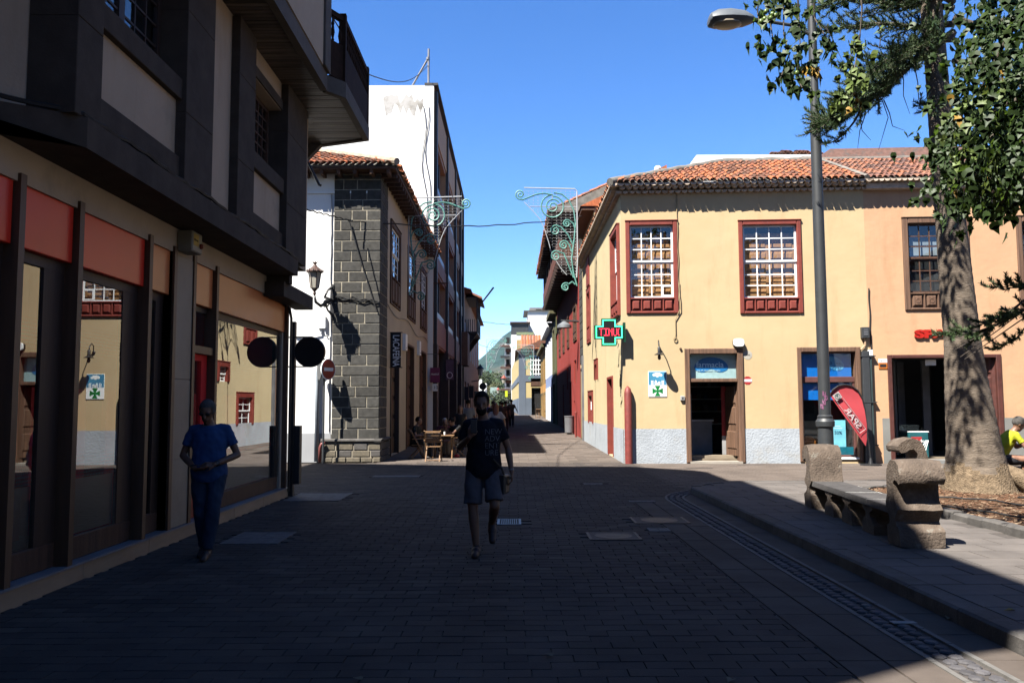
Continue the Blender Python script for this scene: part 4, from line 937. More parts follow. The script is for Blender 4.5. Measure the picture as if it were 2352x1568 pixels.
# patch of peeled render near the top
m = MB(); FE = Fr((0, y0, 0), (1, 0, 0), (0, -1, 0)); a, zb = FE.px(880, 252); b, zt = FE.px(972, 226); rr = random.Random(5)
top = [FE.at(a + (b - a) * k / 14, zt + rr.uniform(-.25, .25), .006) for k in range(15)]; bot = [FE.at(a + (b - a) * k / 14, zb + rr.uniform(-.35, .35) + (.4 if k in (0, 14) else 0), .006) for k in range(15)]
for k in range(14): m.quad(top[k], top[k + 1], bot[k + 1], bot[k])
m.build('peeled_patch', M('peeled_grey_render', (0.5, 0.47, 0.42), .95, .35, 1.5, .4, 8, col2=(0.72, 0.7, 0.67), c2scale=.9, c2lo=.45, c2hi=.55), BB)
for a in bay: MB().fb(FB, a - .12, a + .18, 0, ZT - .2, 0, .16).build('dark_fin', M('bronze_fin', (0.05, 0.045, 0.045), .5), BB)
for a, b in zip(bay, bay[1:]):
    for _, z0, z1 in fl:
        w_ = MB().fb(FB, a + .35, b - .2, z0 - .001, z0 + .3, -.28, -.02).build('window', M('aluminium', (0.45, 0.45, 0.47), .4, metal=.5), BB)
        n = 3; L = (b - a - .55) / n
        for k in range(n):
            MB().quad(FB.at(a + .35 + k * L + .04, z0 + .3, -.2), FB.at(a + .35 + (k + 1) * L - .04, z0 + .3, -.2), FB.at(a + .35 + (k + 1) * L - .04, z1, -.2), FB.at(a + .35 + k * L + .04, z1, -.2)).build('pane', g_win, w_)
            MB().fb(FB, a + .35 + k * L - .04, a + .35 + k * L + .04, z0 + .3, z1, -.25, -.15).build('mullion', M('bronze_fin', (0.05, 0.045, 0.045)), w_)
    MB().bvl(FB, a + .19, b - .13, 14.9, ZT - .25, 0, .06, .01).build('parapet_panel', m_ochre, BB)
    MB().bvl(FB, a + .19, b - .13, 11.35, 12.35, 0, .05, .01).build('spandrel_panel', m_brown, BB); MB().bvl(FB, a + .19, b - .13, 8.35, 9.05, 0, .05, .01).build('spandrel_panel', m_brown, BB); MB().bvl(FB, a + .19, b - .13, 4.7, 5.95, 0, .05, .01).build('spandrel_panel', m_brown, BB)
MB().box(-4.2, XBk + .2, y0 - .02, y1, ZT + .002, ZT + .12).build('coping', M('bronze_fin', (0.05, 0.045, 0.045)), BB)
for a in bay[:4]: MB().bvl(FB, a - .3, a + .5, 0, 4.6, -.3, .2, .02).build('pier', M('dark_brown_pier', (0.055, 0.035, 0.03), .6), BB)
MB().box(-4.6, XBk + .02, 62.0, 63.2, 0, 14.6).build('end_tower', M('bronze_dark_tower', (0.08, 0.075, 0.08), .7), BB)
MB().bvl(FB, 59.5, 62.3, 4.6, 7.0, 0, .55, .02).build('projecting_box', M('tan_box', (0.42, 0.23, 0.12), .8), BB)
# mast on its roof
tp = at(984.6, 113, 40.2); bt = at(984, 212, 40.2); bt.z = ZT
ms = empty('roof_mast', bt, 'galvanised mast with a slanted strut on the roof of the white end wall', 'mast'); m_galv = M('galvanised', (0.4, 0.4, 0.42), .45, metal=.5)
MB().tube([bt, tp], .055, 8).build('pole', m_galv, ms); s0 = at(983, 135, 40.2); s1 = at(933, 212, 40.6); s1.z = ZT; MB().tube([s0, s1], .05, 7).build('strut', m_galv, ms)
MB().lathe(s0, [(.09, -.06), (.09, .06)], 8).build('clamp', m_galv, ms)
a = at(983, 151, 40.2); b = at(843, 170, 22.0); pts = [a.lerp(b, t / 14) + Vector((0, 0, -.5 * math.sin(math.pi * t / 14))) for t in range(15)] + [Vector((-4.33, 15.3, 10.6))]
MB().tube(pts, .016, 5).thing('overhead_wire', m_cable, a, 'thin black wire from the roof mast across the sky to the left balcony', 'wire')
for k, (xo, lb) in enumerate(((978, 'left grey cable hanging loose down the blank white end wall'), (986, 'right grey cable hanging loose down the blank white end wall'))):
    t0 = at(xo - 6, 243, y0 - .06); pts = [Vector((t0.x + .12 * math.sin(j * .9 + k) + j * .012, y0 - .05, t0.z - j * .55)) for j in range(14)]
    MB().tube(pts, .02, 5).thing('hanging_cable', M('grey_cable', (0.12, 0.12, 0.12), .7), t0, lb, 'cable')
# hanging signs along the brown block
def hang(name, lb, x0, x1, yt, yb, Y, mat, cat='sign', X0=None):
    p = at(x0, yb, Y); q = at(x1, yt, Y); e = empty(name, (p.x, Y, p.z), lb, cat)
    MB().box(p.x, q.x, Y - .015, Y + .015, p.z, q.z).build('board', mat, e); return e, p, q
e, p, q = hang('poster', 'small magenta poster hanging at the brown block pier', 988, 1010, 844, 878, 38.9, M('magenta_print', (0.28, 0.03, 0.14), .6)); text('print', 'musical', .16, m_white, e, (p.x + .04, 38.88, (p.z + q.z) / 2), (1, 0, 0), (0, 0, 1), sx=.8)
e, p, q = hang('notice', 'white paper notice below the magenta poster', 992.5, 1005, 881, 898, 38.9, m_white, 'notice'); text('print', '10', .22, m_cable, e, (p.x + .06, 38.88, p.z + .1), (1, 0, 0), (0, 0, 1))
MB().tube([(-4.0, 38.92, 4.1), (-4.0 + .62, 38.92, 4.1)], .015, 5).build('bracket', m_iron, e)
e, p, q = hang('hanging_sign', 'tall mauve sign with a white ring hanging from the brown block', 1024, 1042, 826, 872, 46.0, M('mauve_print', (0.2, 0.11, 0.17), .6))
cc = Vector(((p.x + q.x) / 2, 45.97, p.z + .25)); MB().tube([cc + Vector((.15 * math.cos(t), 0, .17 * math.sin(t))) for t in [i * .5 for i in range(14)]], .02, 4).build('ring_print', m_white, e)
MB().box(XBk, q.x, 45.985, 46.015, q.z, q.z + .03).build('arm', m_iron, e)
for x0, x1, yt, yb, Y, lb in ((1063, 1076, 889, 918, 64, 'first dark hanging sign beyond the brown block, greyish'), (1077, 1088, 887, 914, 70, 'second dark hanging sign beyond the brown block, black'), (1089, 1099, 899, 917, 80, 'last and lowest dark hanging sign beyond the brown block')):
    e, p, q = hang('hanging_sign', lb, x0, x1, yt, yb, Y, m_iron if Y > 65 else M('plum_board', (0.04, 0.035, 0.05), .6)); MB().box(XBk - .1, q.x, Y - .02, Y + .02, q.z, q.z + .04).build('arm', m_iron, e)
e, p, q = hang('pole_lamp_arm', 'rusty bracket lamp sticking out high from the brown block', 990, 1030, 649, 652, 39.3, M('rust', (0.15, 0.05, 0.03), .8), 'bracket')
MB().tube([(p.x, 39.3, p.z), (XBk, 39.4, p.z - .5)], .03, 5).build('stay', M('rust', (0.15, 0.05, 0.03), .8), e)

# ================================================================== SALMON HOUSE WITH THE WOODEN BALCONY beyond
HH = empty('salmon_house', (-3.72, 64, 0), 'salmon house with a dark wooden balcony beyond the brown block', 'house'); X_ = -3.72; FH = Fr((X_, 0, 0), (0, 1, 0), (1, 0, 0))
hs = [(65 + k * 4.2, 66.4 + k * 4.2, 5.6, 8.2) for k in range(6)] + [(65 + k * 4.2, 66.8 + k * 4.2, .3, 3.6) for k in range(6)]
mb = MB(); wall(mb, FH, 63.25, 92, 0, 10.6, hs, t=.25); mb.quad((X_, 63.25, 0), (-9, 63.25, 0), (-9, 63.25, 10.6), (X_, 63.25, 10.6)); mb.build('street_wall', M('salmon_wall', (0.6, 0.32, 0.2), .9, .1, .5), HH)
MB().box(-12, X_ - .26, 63.3, 92, 0, 10.6).build('inner_wall', m_dark, HH)
for h in hs: MB().fb(FH, h[0], h[1], h[2], h[3], -.2, -.15).build('window' if h[2] > 4 else 'door', m_wood_dk, HH)
for h in hs[:6]: MB().fb(FH, h[0] - .1, h[0] + .15, h[2], h[3], 0, .05).build('shutter', m_white, HH); 
MB().prism([(X_ + .6, 63.0, 10.6), (X_ - 5, 63.0, 12.4), (X_ - 5, 63.0, 10.6)], (0, 29.4, 0)).build('roof', m_tile, HH)
bz = (7.6, 8.7, 10.3)
m = MB(); m.box(X_, -2.75, 66, 72, 7.45, 7.6); m.box(X_, -2.75, 65.8, 72.2, 10.3, 10.38); m.build('balcony', m_wood_dk, HH)
for yy in (66, 68, 70, 71.9): MB().box(-2.85, -2.75, yy, yy + .1, 7.6, 10.3).build('balcony_post', m_wood_dk, HH)
m = MB(); m.box(-2.84, -2.76, 66, 72, 8.6, 8.68); [m.box(-2.82, -2.78, 66 + k * .25, 66.08 + k * .25, 7.6, 8.6) for k in range(24)]; [m.box(X_ + k * .18, X_ + k * .18 + .06, 66, 66.05, 7.6, 8.6) for k in range(5)]; m.build('railing', m_wood_dk, HH)
MB().prism([(-2.4, 65.6, 10.35), (X_, 65.6, 10.95), (X_, 65.6, 10.8), (-2.4, 65.6, 10.2)], (0, 6.8, 0)).build('balcony_roof', m_tile, HH)
for yy in (66.3, 71.5): MB().prism([(X_, yy, 7.45), (-2.8, yy, 7.45), (X_, yy, 6.2)], (0, .15, 0)).build('bracket', m_wood_dk, HH)
a = at(1094, 712, 69); b = at(1133, 661, 62); MB().tube([a, b], [.05, .07], 6).thing('slanting_pole', m_pipe, a, 'thin slanting pole sticking out above the far wooden balcony', 'pole')
for xx, yy_, Yd, lb in ((1103, 853, 75, 'dark street lantern at the far end of the left house row'), (1144, 898, 150, 'tiny red-capped lantern by the palm at the street end'), (1157, 873, 105, 'red-capped lantern beside the far white house')):
    c = at(xx, yy_, Yd); e = empty('street_lantern', c, lb, 'lantern'); MB().lathe(c, [(.18, -.35), (.27, .25)], 6).build('glass_body', m_lg, e)
    MB().lathe(c + Vector((0, 0, .25)), [(.38, 0), (.15, .25), (.05, .4)], 8).build('cap', m_iron if Yd < 100 else M('red_cap', (0.4, 0.08, 0.05), .6), e); sx_ = -1 if xx < 1120 else 1; MB().tube([c + Vector((0, 0, -.35)), c + Vector((.1 * sx_, 0, -.8)), c + Vector((.8 * sx_, 0, -.9))], .05, 5).build('bracket_arm', m_iron, e)

# ================================================================== PHARMACY HOUSE (ochre) AND SALMON SHOP HOUSE
C0 = onz(1434, 1064, 0.0); AN = R(3.0)
FF = Fr((C0.x, C0.y, 0), (math.cos(AN), -math.sin(AN), 0), (-math.sin(AN), -math.cos(AN), 0))
FD = Fr((C0.x, 0, 0), (0, 1, 0), (-1, 0, 0))
PH = empty('pharmacy_house', C0, 'ochre two-storey corner house with red window frames and the pharmacy door', 'house')
SH = empty('shop_house', FF.at(FF.U(1995), 0), 'salmon house with brown windows and the dark supermarket doorway', 'house')
UB = FF.U(1994, 760); ZW = 7.95
def w4(F, x0, x1, yt, yb): 
    return (F.U(x0, (yt + yb) / 2), F.U(x1, (yt + yb) / 2), F.Z((x0 + x1) / 2, yb), F.Z((x0 + x1) / 2, yt))
win1 = w4(FF, 1437.5, 1557, 508, 720); win2 = w4(FF, 1697.5, 1842, 507, 720)
pdoor = (FF.U(1574.5, 930), FF.U(1709.5, 930), 0.02, FF.Z(1640, 800)); shopw = (FF.U(1834, 930), FF.U(1980, 930), .04, FF.Z(1900, 797))
zpl = FF.Z(1640, 984)
mb = MB(); wall(mb, FF, 0, UB, 0, ZW, [tuple([w_[0] + .02, w_[1] - .02, w_[2] + .02, w_[3] - .02]) for w_ in (win1, win2, pdoor, shopw)], t=.35); mb.build('front_wall', m_yellow, PH)
swin = [(FD.U(1407.5, 620), FD.U(1425, 620))]
side = [(FD.U(1424.5, 620), FD.U(1407, 620), win1[2], win1[3]),
        (FD.U(1357, 725), FD.U(1349, 725), FD.Z(1353, 789), FD.Z(1353, 661)),
        (FD.U(1374, 850), FD.U(1366.5, 850), FD.Z(1370, 872), FD.Z(1370, 826)),
        (FD.U(1363, 935), FD.U(1352.5, 935), FD.Z(1358, 972), FD.Z(1358, 898)),
        (FD.U(1409.5, 950), FD.U(1397, 950), .05, FD.Z(1403, 864))]
YS = 31.9
mb = MB(); wall(mb, FD, C0.y, 36.9, 0, ZW, side, t=.3); mb.build('side_wall', m_yellow_s, PH)
for a_, b_ in ((0, pdoor[0] + .02), (pdoor[1] - .02, shopw[0] + .02)): wall(MB(), FF, a_, b_, -.03, zpl, w=.012).build('roughcast_plinth', m_plinth, PH)
mb = MB(); wall(mb, FD, C0.y, side[4][0], 0, .98, w=.012); wall(mb, FD, side[4][1], 36.9, 0, 1.0, w=.012); mb.build('side_plinth', m_plinth, PH)
# solid body behind the rooms
def body(th, F, u0, u1, w0, w1, z0, z1, nm='inner_wall', mat=m_dark): return MB().fb(F, u0, u1, z0, z1, w0, w1).build(nm, mat, th)
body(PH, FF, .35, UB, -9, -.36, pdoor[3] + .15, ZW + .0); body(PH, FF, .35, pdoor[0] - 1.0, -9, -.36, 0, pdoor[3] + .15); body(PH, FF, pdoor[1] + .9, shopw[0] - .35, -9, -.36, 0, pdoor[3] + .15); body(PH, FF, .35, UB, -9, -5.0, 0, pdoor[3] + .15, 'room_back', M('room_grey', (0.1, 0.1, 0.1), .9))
MB().fb(FF, 0, UB, -.05, .12, -5, -.36).build('shop_floor', M('beige_tiles', (0.3, 0.24, 0.17), .5), PH)
MB().box(C0.x + .31, C0.x + 4, C0.y + 6, 36.9, 0, ZW).build('inner_wall', m_dark, PH)
sash_window(PH, FF, win1, m_redwood, m_white, 4, (3, 3), cas=.125, panel=.46, npan=4, small_pane=True, label='left front window with red frame and a tiny hatch pane')
sash_window(PH, FF, win2, m_redwood, m_white, 4, (3, 3), cas=.125, panel=.46, npan=5, label='right front window with red frame and five apron panels')
sash_window(PH, FD, side[0], m_redwood, m_white, 3, (3, 3), cas=.14, panel=.46, npan=3, label='side window beside the corner', proud=.09)
sash_window(PH, FD, side[1], m_redwood, m_white, 2, (3, 3), cas=.2, panel=.7, npan=2, back='dark')
for s_ in (side[2], side[3]):
    sash_window(PH, FD, s_, m_redwood, m_white, 2, (2, 2), cas=.2, panel=.0, npan=1, back='dark')
panel_door(PH, FD, side[4], m_redwood, 2, 5)
# pharmacy doorway
m = MB(); a, b, c, d = pdoor
m.bvl(FF, a, a + .15, c, d, -.3, .05, .02); m.bvl(FF, b - .17, b, c, d, -.3, .05, .02); m.bvl(FF, a + .15, b - .17, d - .16, d, -.3, .05, .02)
DW = m.build('door', m_wood_door, PH, label='weathered wooden doorway of the pharmacy, leaf open')
zt0, zt1 = FF.Z(1640, 868.8), FF.Z(1640, 812.5)
MB().bvl(FF, a + .15, b - .17, zt0 - .1, zt0, -.25, .0, .01).build('transom', m_wood_door, DW)
MB().fb(FF, a + .15, b - .17, zt0, zt1 + .12, -.2, -.18).build('transom_panel', M('pale_grey_film', (0.34, 0.45, 0.46), .5, k=.9), DW)
MB().quad(FF.at(a + .15, zt0, -.15), FF.at(b - .17, zt0, -.15), FF.at(b - .17, zt1 + .12, -.15), FF.at(a + .15, zt1 + .12, -.15)).build('transom_glass', g_win, DW)
def blob(F, cu, cz, w_, h_, wv, mat, parent, nm, flip=False):
    pts = []
    for k in range(48):
        t = 2 * math.pi * k / 48; x, y = math.cos(t), math.sin(t)
        r_ = 1 + .12 * math.cos(2 * t)
        yy = y * r_ * (1.0 if y > 0 else .75); xx = x * r_ * (.72 + .25 * (1 - y) / 2 * 1.1)
        if y < 0: yy += .42 * math.exp(-(x / .33) ** 2)
        pts.append(F.at(cu + xx * w_, cz + yy * h_, wv))
    c = F.at(cu, cz + .2 * h_, wv); m = MB(); m.add([c] + pts, [(0, 1 + k, 1 + (k + 1) % 48) for k in range(48)]); return m.build(nm, mat, parent)
m_blue = M('pharmacy_blue', (0.02, 0.17, 0.42), .4, .04, k=.8); m_ltxt = M('pale_print', (0.5, 0.66, 0.74), .5, .02, bump=0, k=1)
cu = FF.U(1636, 842); cz = FF.Z(1636, 842)
blob(FF, cu, cz + .02, .50, .30, -.172, m_blue, DW, 'logo_shape')
text('lettering', 'farmacia', .235, m_ltxt, DW, FF.at(cu - .43, cz - .01, -.168), FF.u, (0, 0, 1), font_off=.002)
text('small_lettering', 'Lda. M. González Vizcaíno', .062, m_ltxt, DW, FF.at(cu - .4, cz - .12, -.168), FF.u, (0, 0, 1))
lf = FF.at(b - .17, 0, -.1)
# open leaf, swung inward
FLf = Fr((lf.x, lf.y, 0), (-FF.n * .97 - FF.u * .24), (-FF.u * .97 + FF.n * .24))
MB().fb(FLf, .02, .8, .2, zt0 - .35, -.05, .0).build('door_leaf', m_wood_door, DW)
for z in (.4, 1.1, 1.7): MB().bvl(FLf, .1, .7, z, z + .5, .0, .025, .02).build('leaf_panel', m_wood_door, DW)
MB().fb(FF, a + .1, b - .1, -.02, .06, -.3, .12).build('threshold', M('pale_threshold', (0.5, 0.45, 0.38), .8), DW)
MB().fb(FF, a + .15, b - .17, .0, .2, -.75, -.45).build('step', M('beige_step', (0.42, 0.34, 0.24), .7), DW)
# inside the pharmacy
ct = empty('pharmacy_counter', FF.at(a + .6, .12, -2.2), 'white counter inside the dark pharmacy doorway', 'counter'); MB().bvl(FF, a + .3, a + 1.15, .12, 1.15, -2.7, -2.2, .01).build('body', M('white_laminate', (0.6, 0.6, 0.6), .4), ct); MB().fb(FF, a + .26, a + 1.2, 1.152, 1.2, -2.75, -2.15).build('top', m_white, ct)
sv = empty('pharmacy_shelves', FF.at(a + .8, .12, -4.7), 'dim shelves with small packages at the back of the pharmacy', 'shelves')
for k in range(5): MB().fb(FF, a, b + .4, 1.0 + k * .42, 1.03 + k * .42, -4.98, -4.6).build('shelf', m_white, sv)
for k in range(60):
    uu = a + .05 + random.random() * (b - a + .2); zz = 1.03 + random.randrange(5) * .42; MB().fb(FF, uu, uu + random.uniform(.06, .14), zz, zz + random.uniform(.1, .25), -4.8, -4.62).build('package', M('pack_%s' % 'abcd'[k % 4], [(0.4, .4, .42), (.35, .1, .05), (.05, .2, .35), (.3, .3, .1)][k % 4], .6), sv)
rb_ = empty('roll_up_banner', FF.at(b - .45, .12, -.9), 'narrow red roll-up banner just inside the pharmacy door', 'banner'); MB().fb(FF, b - .47, b - .24, .75, 2.2, -.91, -.9).build('sheet', M('red_print', (0.5, 0.03, 0.03), .6), rb_); MB().fb(FF, b - .47, b - .24, .2, .748, -.91, -.9).build('foot_sheet', M('white_print', (0.5, 0.5, 0.5), .6), rb_)
ds = empty('display_stand', FF.at(a + .25, .12, -.8), 'slim grey display stand at the left inside the pharmacy door', 'stand'); MB().fb(FF, a + .17, a + .3, .12, 2.0, -1.2, -.8).build('panel', M('grey_panel', (0.25, 0.25, 0.26), .5), ds)
# pharmacy shop window with blue film
m = MB(); a, b, c, d = shopw
m.bvl(FF, a, a + .12, c, d, -.3, .05, .02); m.bvl(FF, b - .14, b, c, d, -.3, .05, .02); m.bvl(FF, a + .12, b - .14, d - .14, d, -.3, .05, .02)
SW = m.build('window', m_wood_door, PH, label='tall shop window with a blue upper panel')
ia, ib = a + .12, b - .14; zA, zB, zC, zD = FF.Z(1900, 1045), FF.Z(1900, 877.5), FF.Z(1900, 864.5), FF.Z(1900, 811)
m = MB(); m.bvl(FF, ia, ib, zB, zC, -.28, -.1, .01); m.bvl(FF, ia, ia + .06, zA, zB, -.28, -.12, .01); m.bvl(FF, ib - .06, ib, zA, zB, -.28, -.12, .01); m.bvl(FF, ia, ib, zA - .06, zA, -.28, -.1, .01); m.bvl(FF, ia, ib, zD, d - .14, -.28, -.12, .01); m.build('inner_frame', M('maroon_wood', (0.16, 0.06, 0.05), .6), SW)
MB().bvl(FF, ia - .05, ib + .05, zA - .12, zA - .065, -.3, .04, .01).build('sill', m_white, SW); MB().fb(FF, ia - .02, ib + .02, .0, zA - .12, -.3, -.02).build('base_stone', M('beige_step', (0.42, 0.34, 0.24)), SW)
m_film2 = M('blue_film', (0.005, 0.13, 0.46), .35, .1, 1.2, k=.8)
MB().fb(FF, ia + .06, ib - .06, zC, zD, -.2, -.19).build('upper_panel', m_film2, SW)
cu, cz = FF.U(1912, 840), (zC + zD) / 2; blob(FF, cu, cz, .4, .28, -.186, M('light_blue_print', (0.12, 0.40, 0.66), .4, k=.7), SW, 'logo_shape')
text('lettering', 'Plaza', .18, M('print_blue', (0.03, 0.2, 0.42), .5), SW, FF.at(cu - .3, cz + .02, -.183), FF.u, (0, 0, 1)); text('lettering', 'de la', .07, M('print_blue', (0.03, 0.2, 0.42)), SW, FF.at(cu + .16, cz + .03, -.183), FF.u, (0, 0, 1)); text('lettering', 'Catedral', .18, M('print_blue', (0.03, 0.2, 0.42)), SW, FF.at(cu - .32, cz - .15, -.183), FF.u, (0, 0, 1))
MB().quad(FF.at(ia + .06, zC, -.16), FF.at(ib - .06, zC, -.16), FF.at(ib - .06, zD, -.16), FF.at(ia + .06, zD, -.16)).build('pane', g_win, SW)
MB().quad(FF.at(ia + .06, zA, -.16), FF.at(ib - .06, zA, -.16), FF.at(ib - .06, zB, -.16), FF.at(ia + .06, zB, -.16)).build('pane', g_win, SW)
m = MB(); m.quad(FF.at(ia, zA, -1.0), FF.at(ib, zA, -1.0), FF.at(ib, zB, -1.0), FF.at(ia, zB, -1.0)); m.quad(FF.at(ia, zA, -.3), FF.at(ia, zA, -1), FF.at(ia, zB, -1), FF.at(ia, zB, -.3)); m.quad(FF.at(ib, zA, -.3), FF.at(ib, zA, -1), FF.at(ib, zB, -1), FF.at(ib, zB, -.3)); m.build('display_niche', m_dark, SW)
MB().fb(FF, ia + .07, ib - .07, zB - .5, zB - .02, -.23, -.225).build('blue_strip', m_film2, SW)
MB().fb(FF, ia + .06, ib - .06, zA, zA + .22, -.24, -.225).build('turquoise_strip', M('turquoise_print', (0.02, 0.3, 0.42), .4), SW)
po = empty('window_poster', FF.at(FF.U(1935), zA, -.3), 'tall turquoise poster standing in the pharmacy shop window', 'poster'); pu = (FF.U(1916, 1000), FF.U(1951, 1000)); MB().fb(FF, *pu, zA + .22, zA + .98, -.3, -.29).build('sheet', M('aqua_print', (0.2, 0.55, 0.68), .5, k=.8), po)
text('print', '50%', .13, M('print_blue', (0.03, 0.2, 0.42)), po, FF.at(pu[0] + .1, zA + .58, -.286), FF.u, (0, 0, 1))
for k in range(2): MB().fb(FF, pu[0] + .1, pu[0] + .28 + .05 * k, zA + .8 - k * .06, zA + .82 - k * .06, -.289, -.287).build('print_line', m_ltxt, po)
bt_ = empty('display_ball', FF.at(FF.U(1868), zA + .35, -.45), 'orange round display cushion low in the pharmacy shop window', 'display'); MB().ell(FF.at(FF.U(1869, 1025), zA + .27, -.5), (.24, .12, .27), 16).build('cushion', M('orange_print', (0.7, 0.2, 0.02), .5), bt_, smooth=True)
bk = empty('display_boxes', FF.at(FF.U(1905), zA, -.5), 'small coloured packages heaped low in the pharmacy shop window', 'packages')
for k, (x_, y_, s_, cc) in enumerate(((1905, 1030, .12, 3), (1912, 1036, .16, 1), (1903, 1012, .11, 3), (1908, 1000, .1, 2), (1927, 975, .14, 2), (1935, 982, .1, 0), (1918, 970, .1, 2), (1940, 972, .1, 2), (1900, 1040, .1, 1))):
    u_, z_ = FF.px(x_, y_); MB().bvl(FF, u_ - s_ / 2, u_ + s_ / 2, z_ - s_ / 2, z_ + s_ / 2, -.7, -.45 - .02 * k, .01).build('package', M('pack_%s' % 'abcd'[cc], (0.4, .4, .4)), bk)
fr2 = empty('framed_board', FF.at(FF.U(1875), zA + .5, -.7), 'pale framed board at the back of the pharmacy shop window', 'board'); MB().fb(FF, FF.U(1862, 980), FF.U(1895, 980), zA + .45, zA + .95, -.75, -.72).build('board', M('beige_step', (0.42, 0.34, 0.24)), fr2)
# cornice + roof
ZC = FF.Z(1500, 444, .2)
cornice(PH, FF, -.15, UB, ZC, 2, 0, out=.13); cornice(PH, FD, C0.y - .1, 36.9, ZC, 2, 0, out=.13)
cornice(PH, FF, -.3, UB, ZC + .17, 1, .1, out=.27); cornice(PH, FD, C0.y - .3, 36.9, ZC + .17, 1, .1, out=.24)
MB().fb(FF, -.3, UB, ZC + .2, ZC + .26, -.3, .16).build('eave_bed', m_ridge, PH); MB().fb(FD, C0.y - .25, 36.9, ZC + .2, ZC + .259, -.3, .15).build('eave_bed', m_ridge, PH)
sl2, D2 = .425, 4.1; O = FF.at(-.33, ZC + .27, .36)
sdir = (-FF.n + Vector((0, 0, sl2))).normalized(); k2 = math.sqrt(1 + sl2 ** 2)
LU = UB + .33
def P2(u, d): return O + FF.u * u - FF.n * d + Vector((0, 0, sl2 * d - .02))
mb = MB(); mb.quad(P2(.2, .22), P2(LU + 13, .22), P2(LU + 13, D2), P2(D2, D2)); sO = Vector((C0.x - .34, C0.y - .36, ZC + .25))
mb.quad(sO, sO + Vector((0, 13.2, 0)), sO + Vector((D2, 13.2, sl2 * D2)), sO + Vector((D2, D2, sl2 * D2))); mb.quad(P2(D2, D2), P2(LU + 13, D2), P2(LU + 13, D2 + 5) - Vector((0, 0, 2.5)), P2(D2, D2 + 5) - Vector((0, 0, 2.5))); mb.build('roof_deck', m_ridge, PH)
tiled(PH, O + FF.n * .06 + Vector((0, 0, 0)), FF.u, sdir, int(LU / .19), 11, lambda u, s: u > s / k2 + .1 and s / k2 < D2 - .1, m_tile, key=lambda t: abs(t[0] - 4.5))
tiled(PH, sO + Vector((0, 13.0, .02)), (0, -1, 0), (1, 0, sl2), 68, 10, lambda u, s: (13.0 - u) > s / k2 + .15 and s / k2 < D2, m_tile, nmax=0)
# ridge and hip in grey mortar lumps
m = MB(); hipp = [P2(t, t) + Vector((0, 0, .06 + .015 * math.sin(t * 9))) for t in [D2 * k / 14 for k in range(15)]]; m.tube(hipp, .12, 8)
m.tube([P2(D2 + t, D2) + Vector((0, 0, .05 + .02 * math.sin(t * 5) + .012 * math.sin(t * 17))) for t in [(LU - D2) * k / 24 for k in range(25)]], .13, 8); m.build('ridge', m_ridge, PH, smooth=50)
MB().tube([P2(LU, D2 * k / 8) + Vector((0, 0, .06)) for k in range(9)], .09, 7).build('verge_mortar', m_ridge, PH, smooth=50)
# further ornaments beyond the ridge
wpz = at(1750, 364, 29.5)
p, q = at(1600, 364, 29.5), at(1908, 364, 29.5); MB().box(p.x, q.x, 29.5, 33, wpz.z - 1.2, at(1750, 355.5, 29.5).z).thing('roof_parapet', m_whitew, (p.x, 29.5, p.z), 'white parapet wall showing just above the ochre house ridge', 'parapet')
tw = empty('tile_stack', at(1835, 352, 31.5), 'row of upright terracotta roof tiles behind the white parapet', 'roof tiles')
tp_ = tile_mesh(.35, .13, m_tile_b).mesh('roof_tile', m_tile_b, smooth=50)
for k in range(14):
    x_ = 1781 + k * 8.0; c = at(x_, 350 - (4 if k in (3, 4, 7, 8, 9) else 0), 31.5)
    for j in range(3): o = link('roof_tile', tp_, tw, c + Vector((0, -.05 + j * .2, -.12 + .07 * j))); o.rotation_euler = (R(-8), 0, random.uniform(-.1, .1))
MB().box(at(1780, 357, 31.5).x, at(1895, 357, 31.5).x, 31.4, 32.2, wpz.z - 1, at(1835, 357, 31.5).z).build('stack_base', m_ridge, tw)
p = at(1510, 398, 30.0); gb = empty('gable_finial', p, 'small white plastered gable tip poking over the ochre roof at the left', 'gable')
MB().prism([at(1478, 415, 30), at(1545, 415, 30), at(1518, 386, 30), at(1506, 386, 30)], (0, .5, 0)).build('gable', m_whitew, gb); MB().ell(at(1511, 388, 29.95), (.14, .14, .12), 10).build('knob', m_whitew, gb, smooth=True); MB().prism([at(1513, 384, 29.8), at(1556, 415, 29.8), at(1550, 419, 29.8)], (0, 1.2, 0)).build('tiled_edge', m_tile, gb)

# ---------- salmon shop house
UE = UB + 13
sw1 = w4(FF, 2074.5, 2228, 500, 712); sw2 = (FF.U(2337, 600), FF.U(2337, 600) + 1.9, sw1[2], sw1[3]); sdoor = (FF.U(2042, 940), FF.U(2304, 940), .02, FF.Z(2170, 814))
mb = MB(); wall(mb, FF, UB, UE, 0, ZW, [(w_[0] + .02, w_[1] - .02, w_[2] + .02, w_[3] - .02) for w_ in (sw1, sw2, sdoor)], t=.35); mb.build('front_wall', m_orange, SH)
zp2 = FF.Z(2020, 960); mb = MB(); mb.fb(FF, UB + .3, sdoor[0] + .0, -.02, zp2, 0, .02); mb.fb(FF, sdoor[1], UE, -.02, zp2, 0, .02); mb.build('plinth', m_plinth2, SH)
sash_window(SH, FF, sw1, m_wood_door, m_wood_old, 5, (3, 3), cas=.16, panel=.5, npan=4, back='curtain', label='brown window with carved apron, half behind the trunk', carved=True, mullw=.03)
sash_window(SH, FF, sw2, m_wood_door, m_wood_old, 5, (3, 3), cas=.16, panel=.5, npan=4, back='curtain', label='brown window at the right edge')
m = MB(); a, b, c, d = sdoor; m.bvl(FF, a, a + .12, c, d, -.35, .05, .015); m.bvl(FF, b - .14, b, c, d, -.35, .05, .015); m.bvl(FF, a + .12, b - .14, d - .1, d, -.35, .05, .015)
SD = m.build('door', M('dark_red_wood', (0.12, 0.035, 0.025), .6, .3, 5, .3), SH)
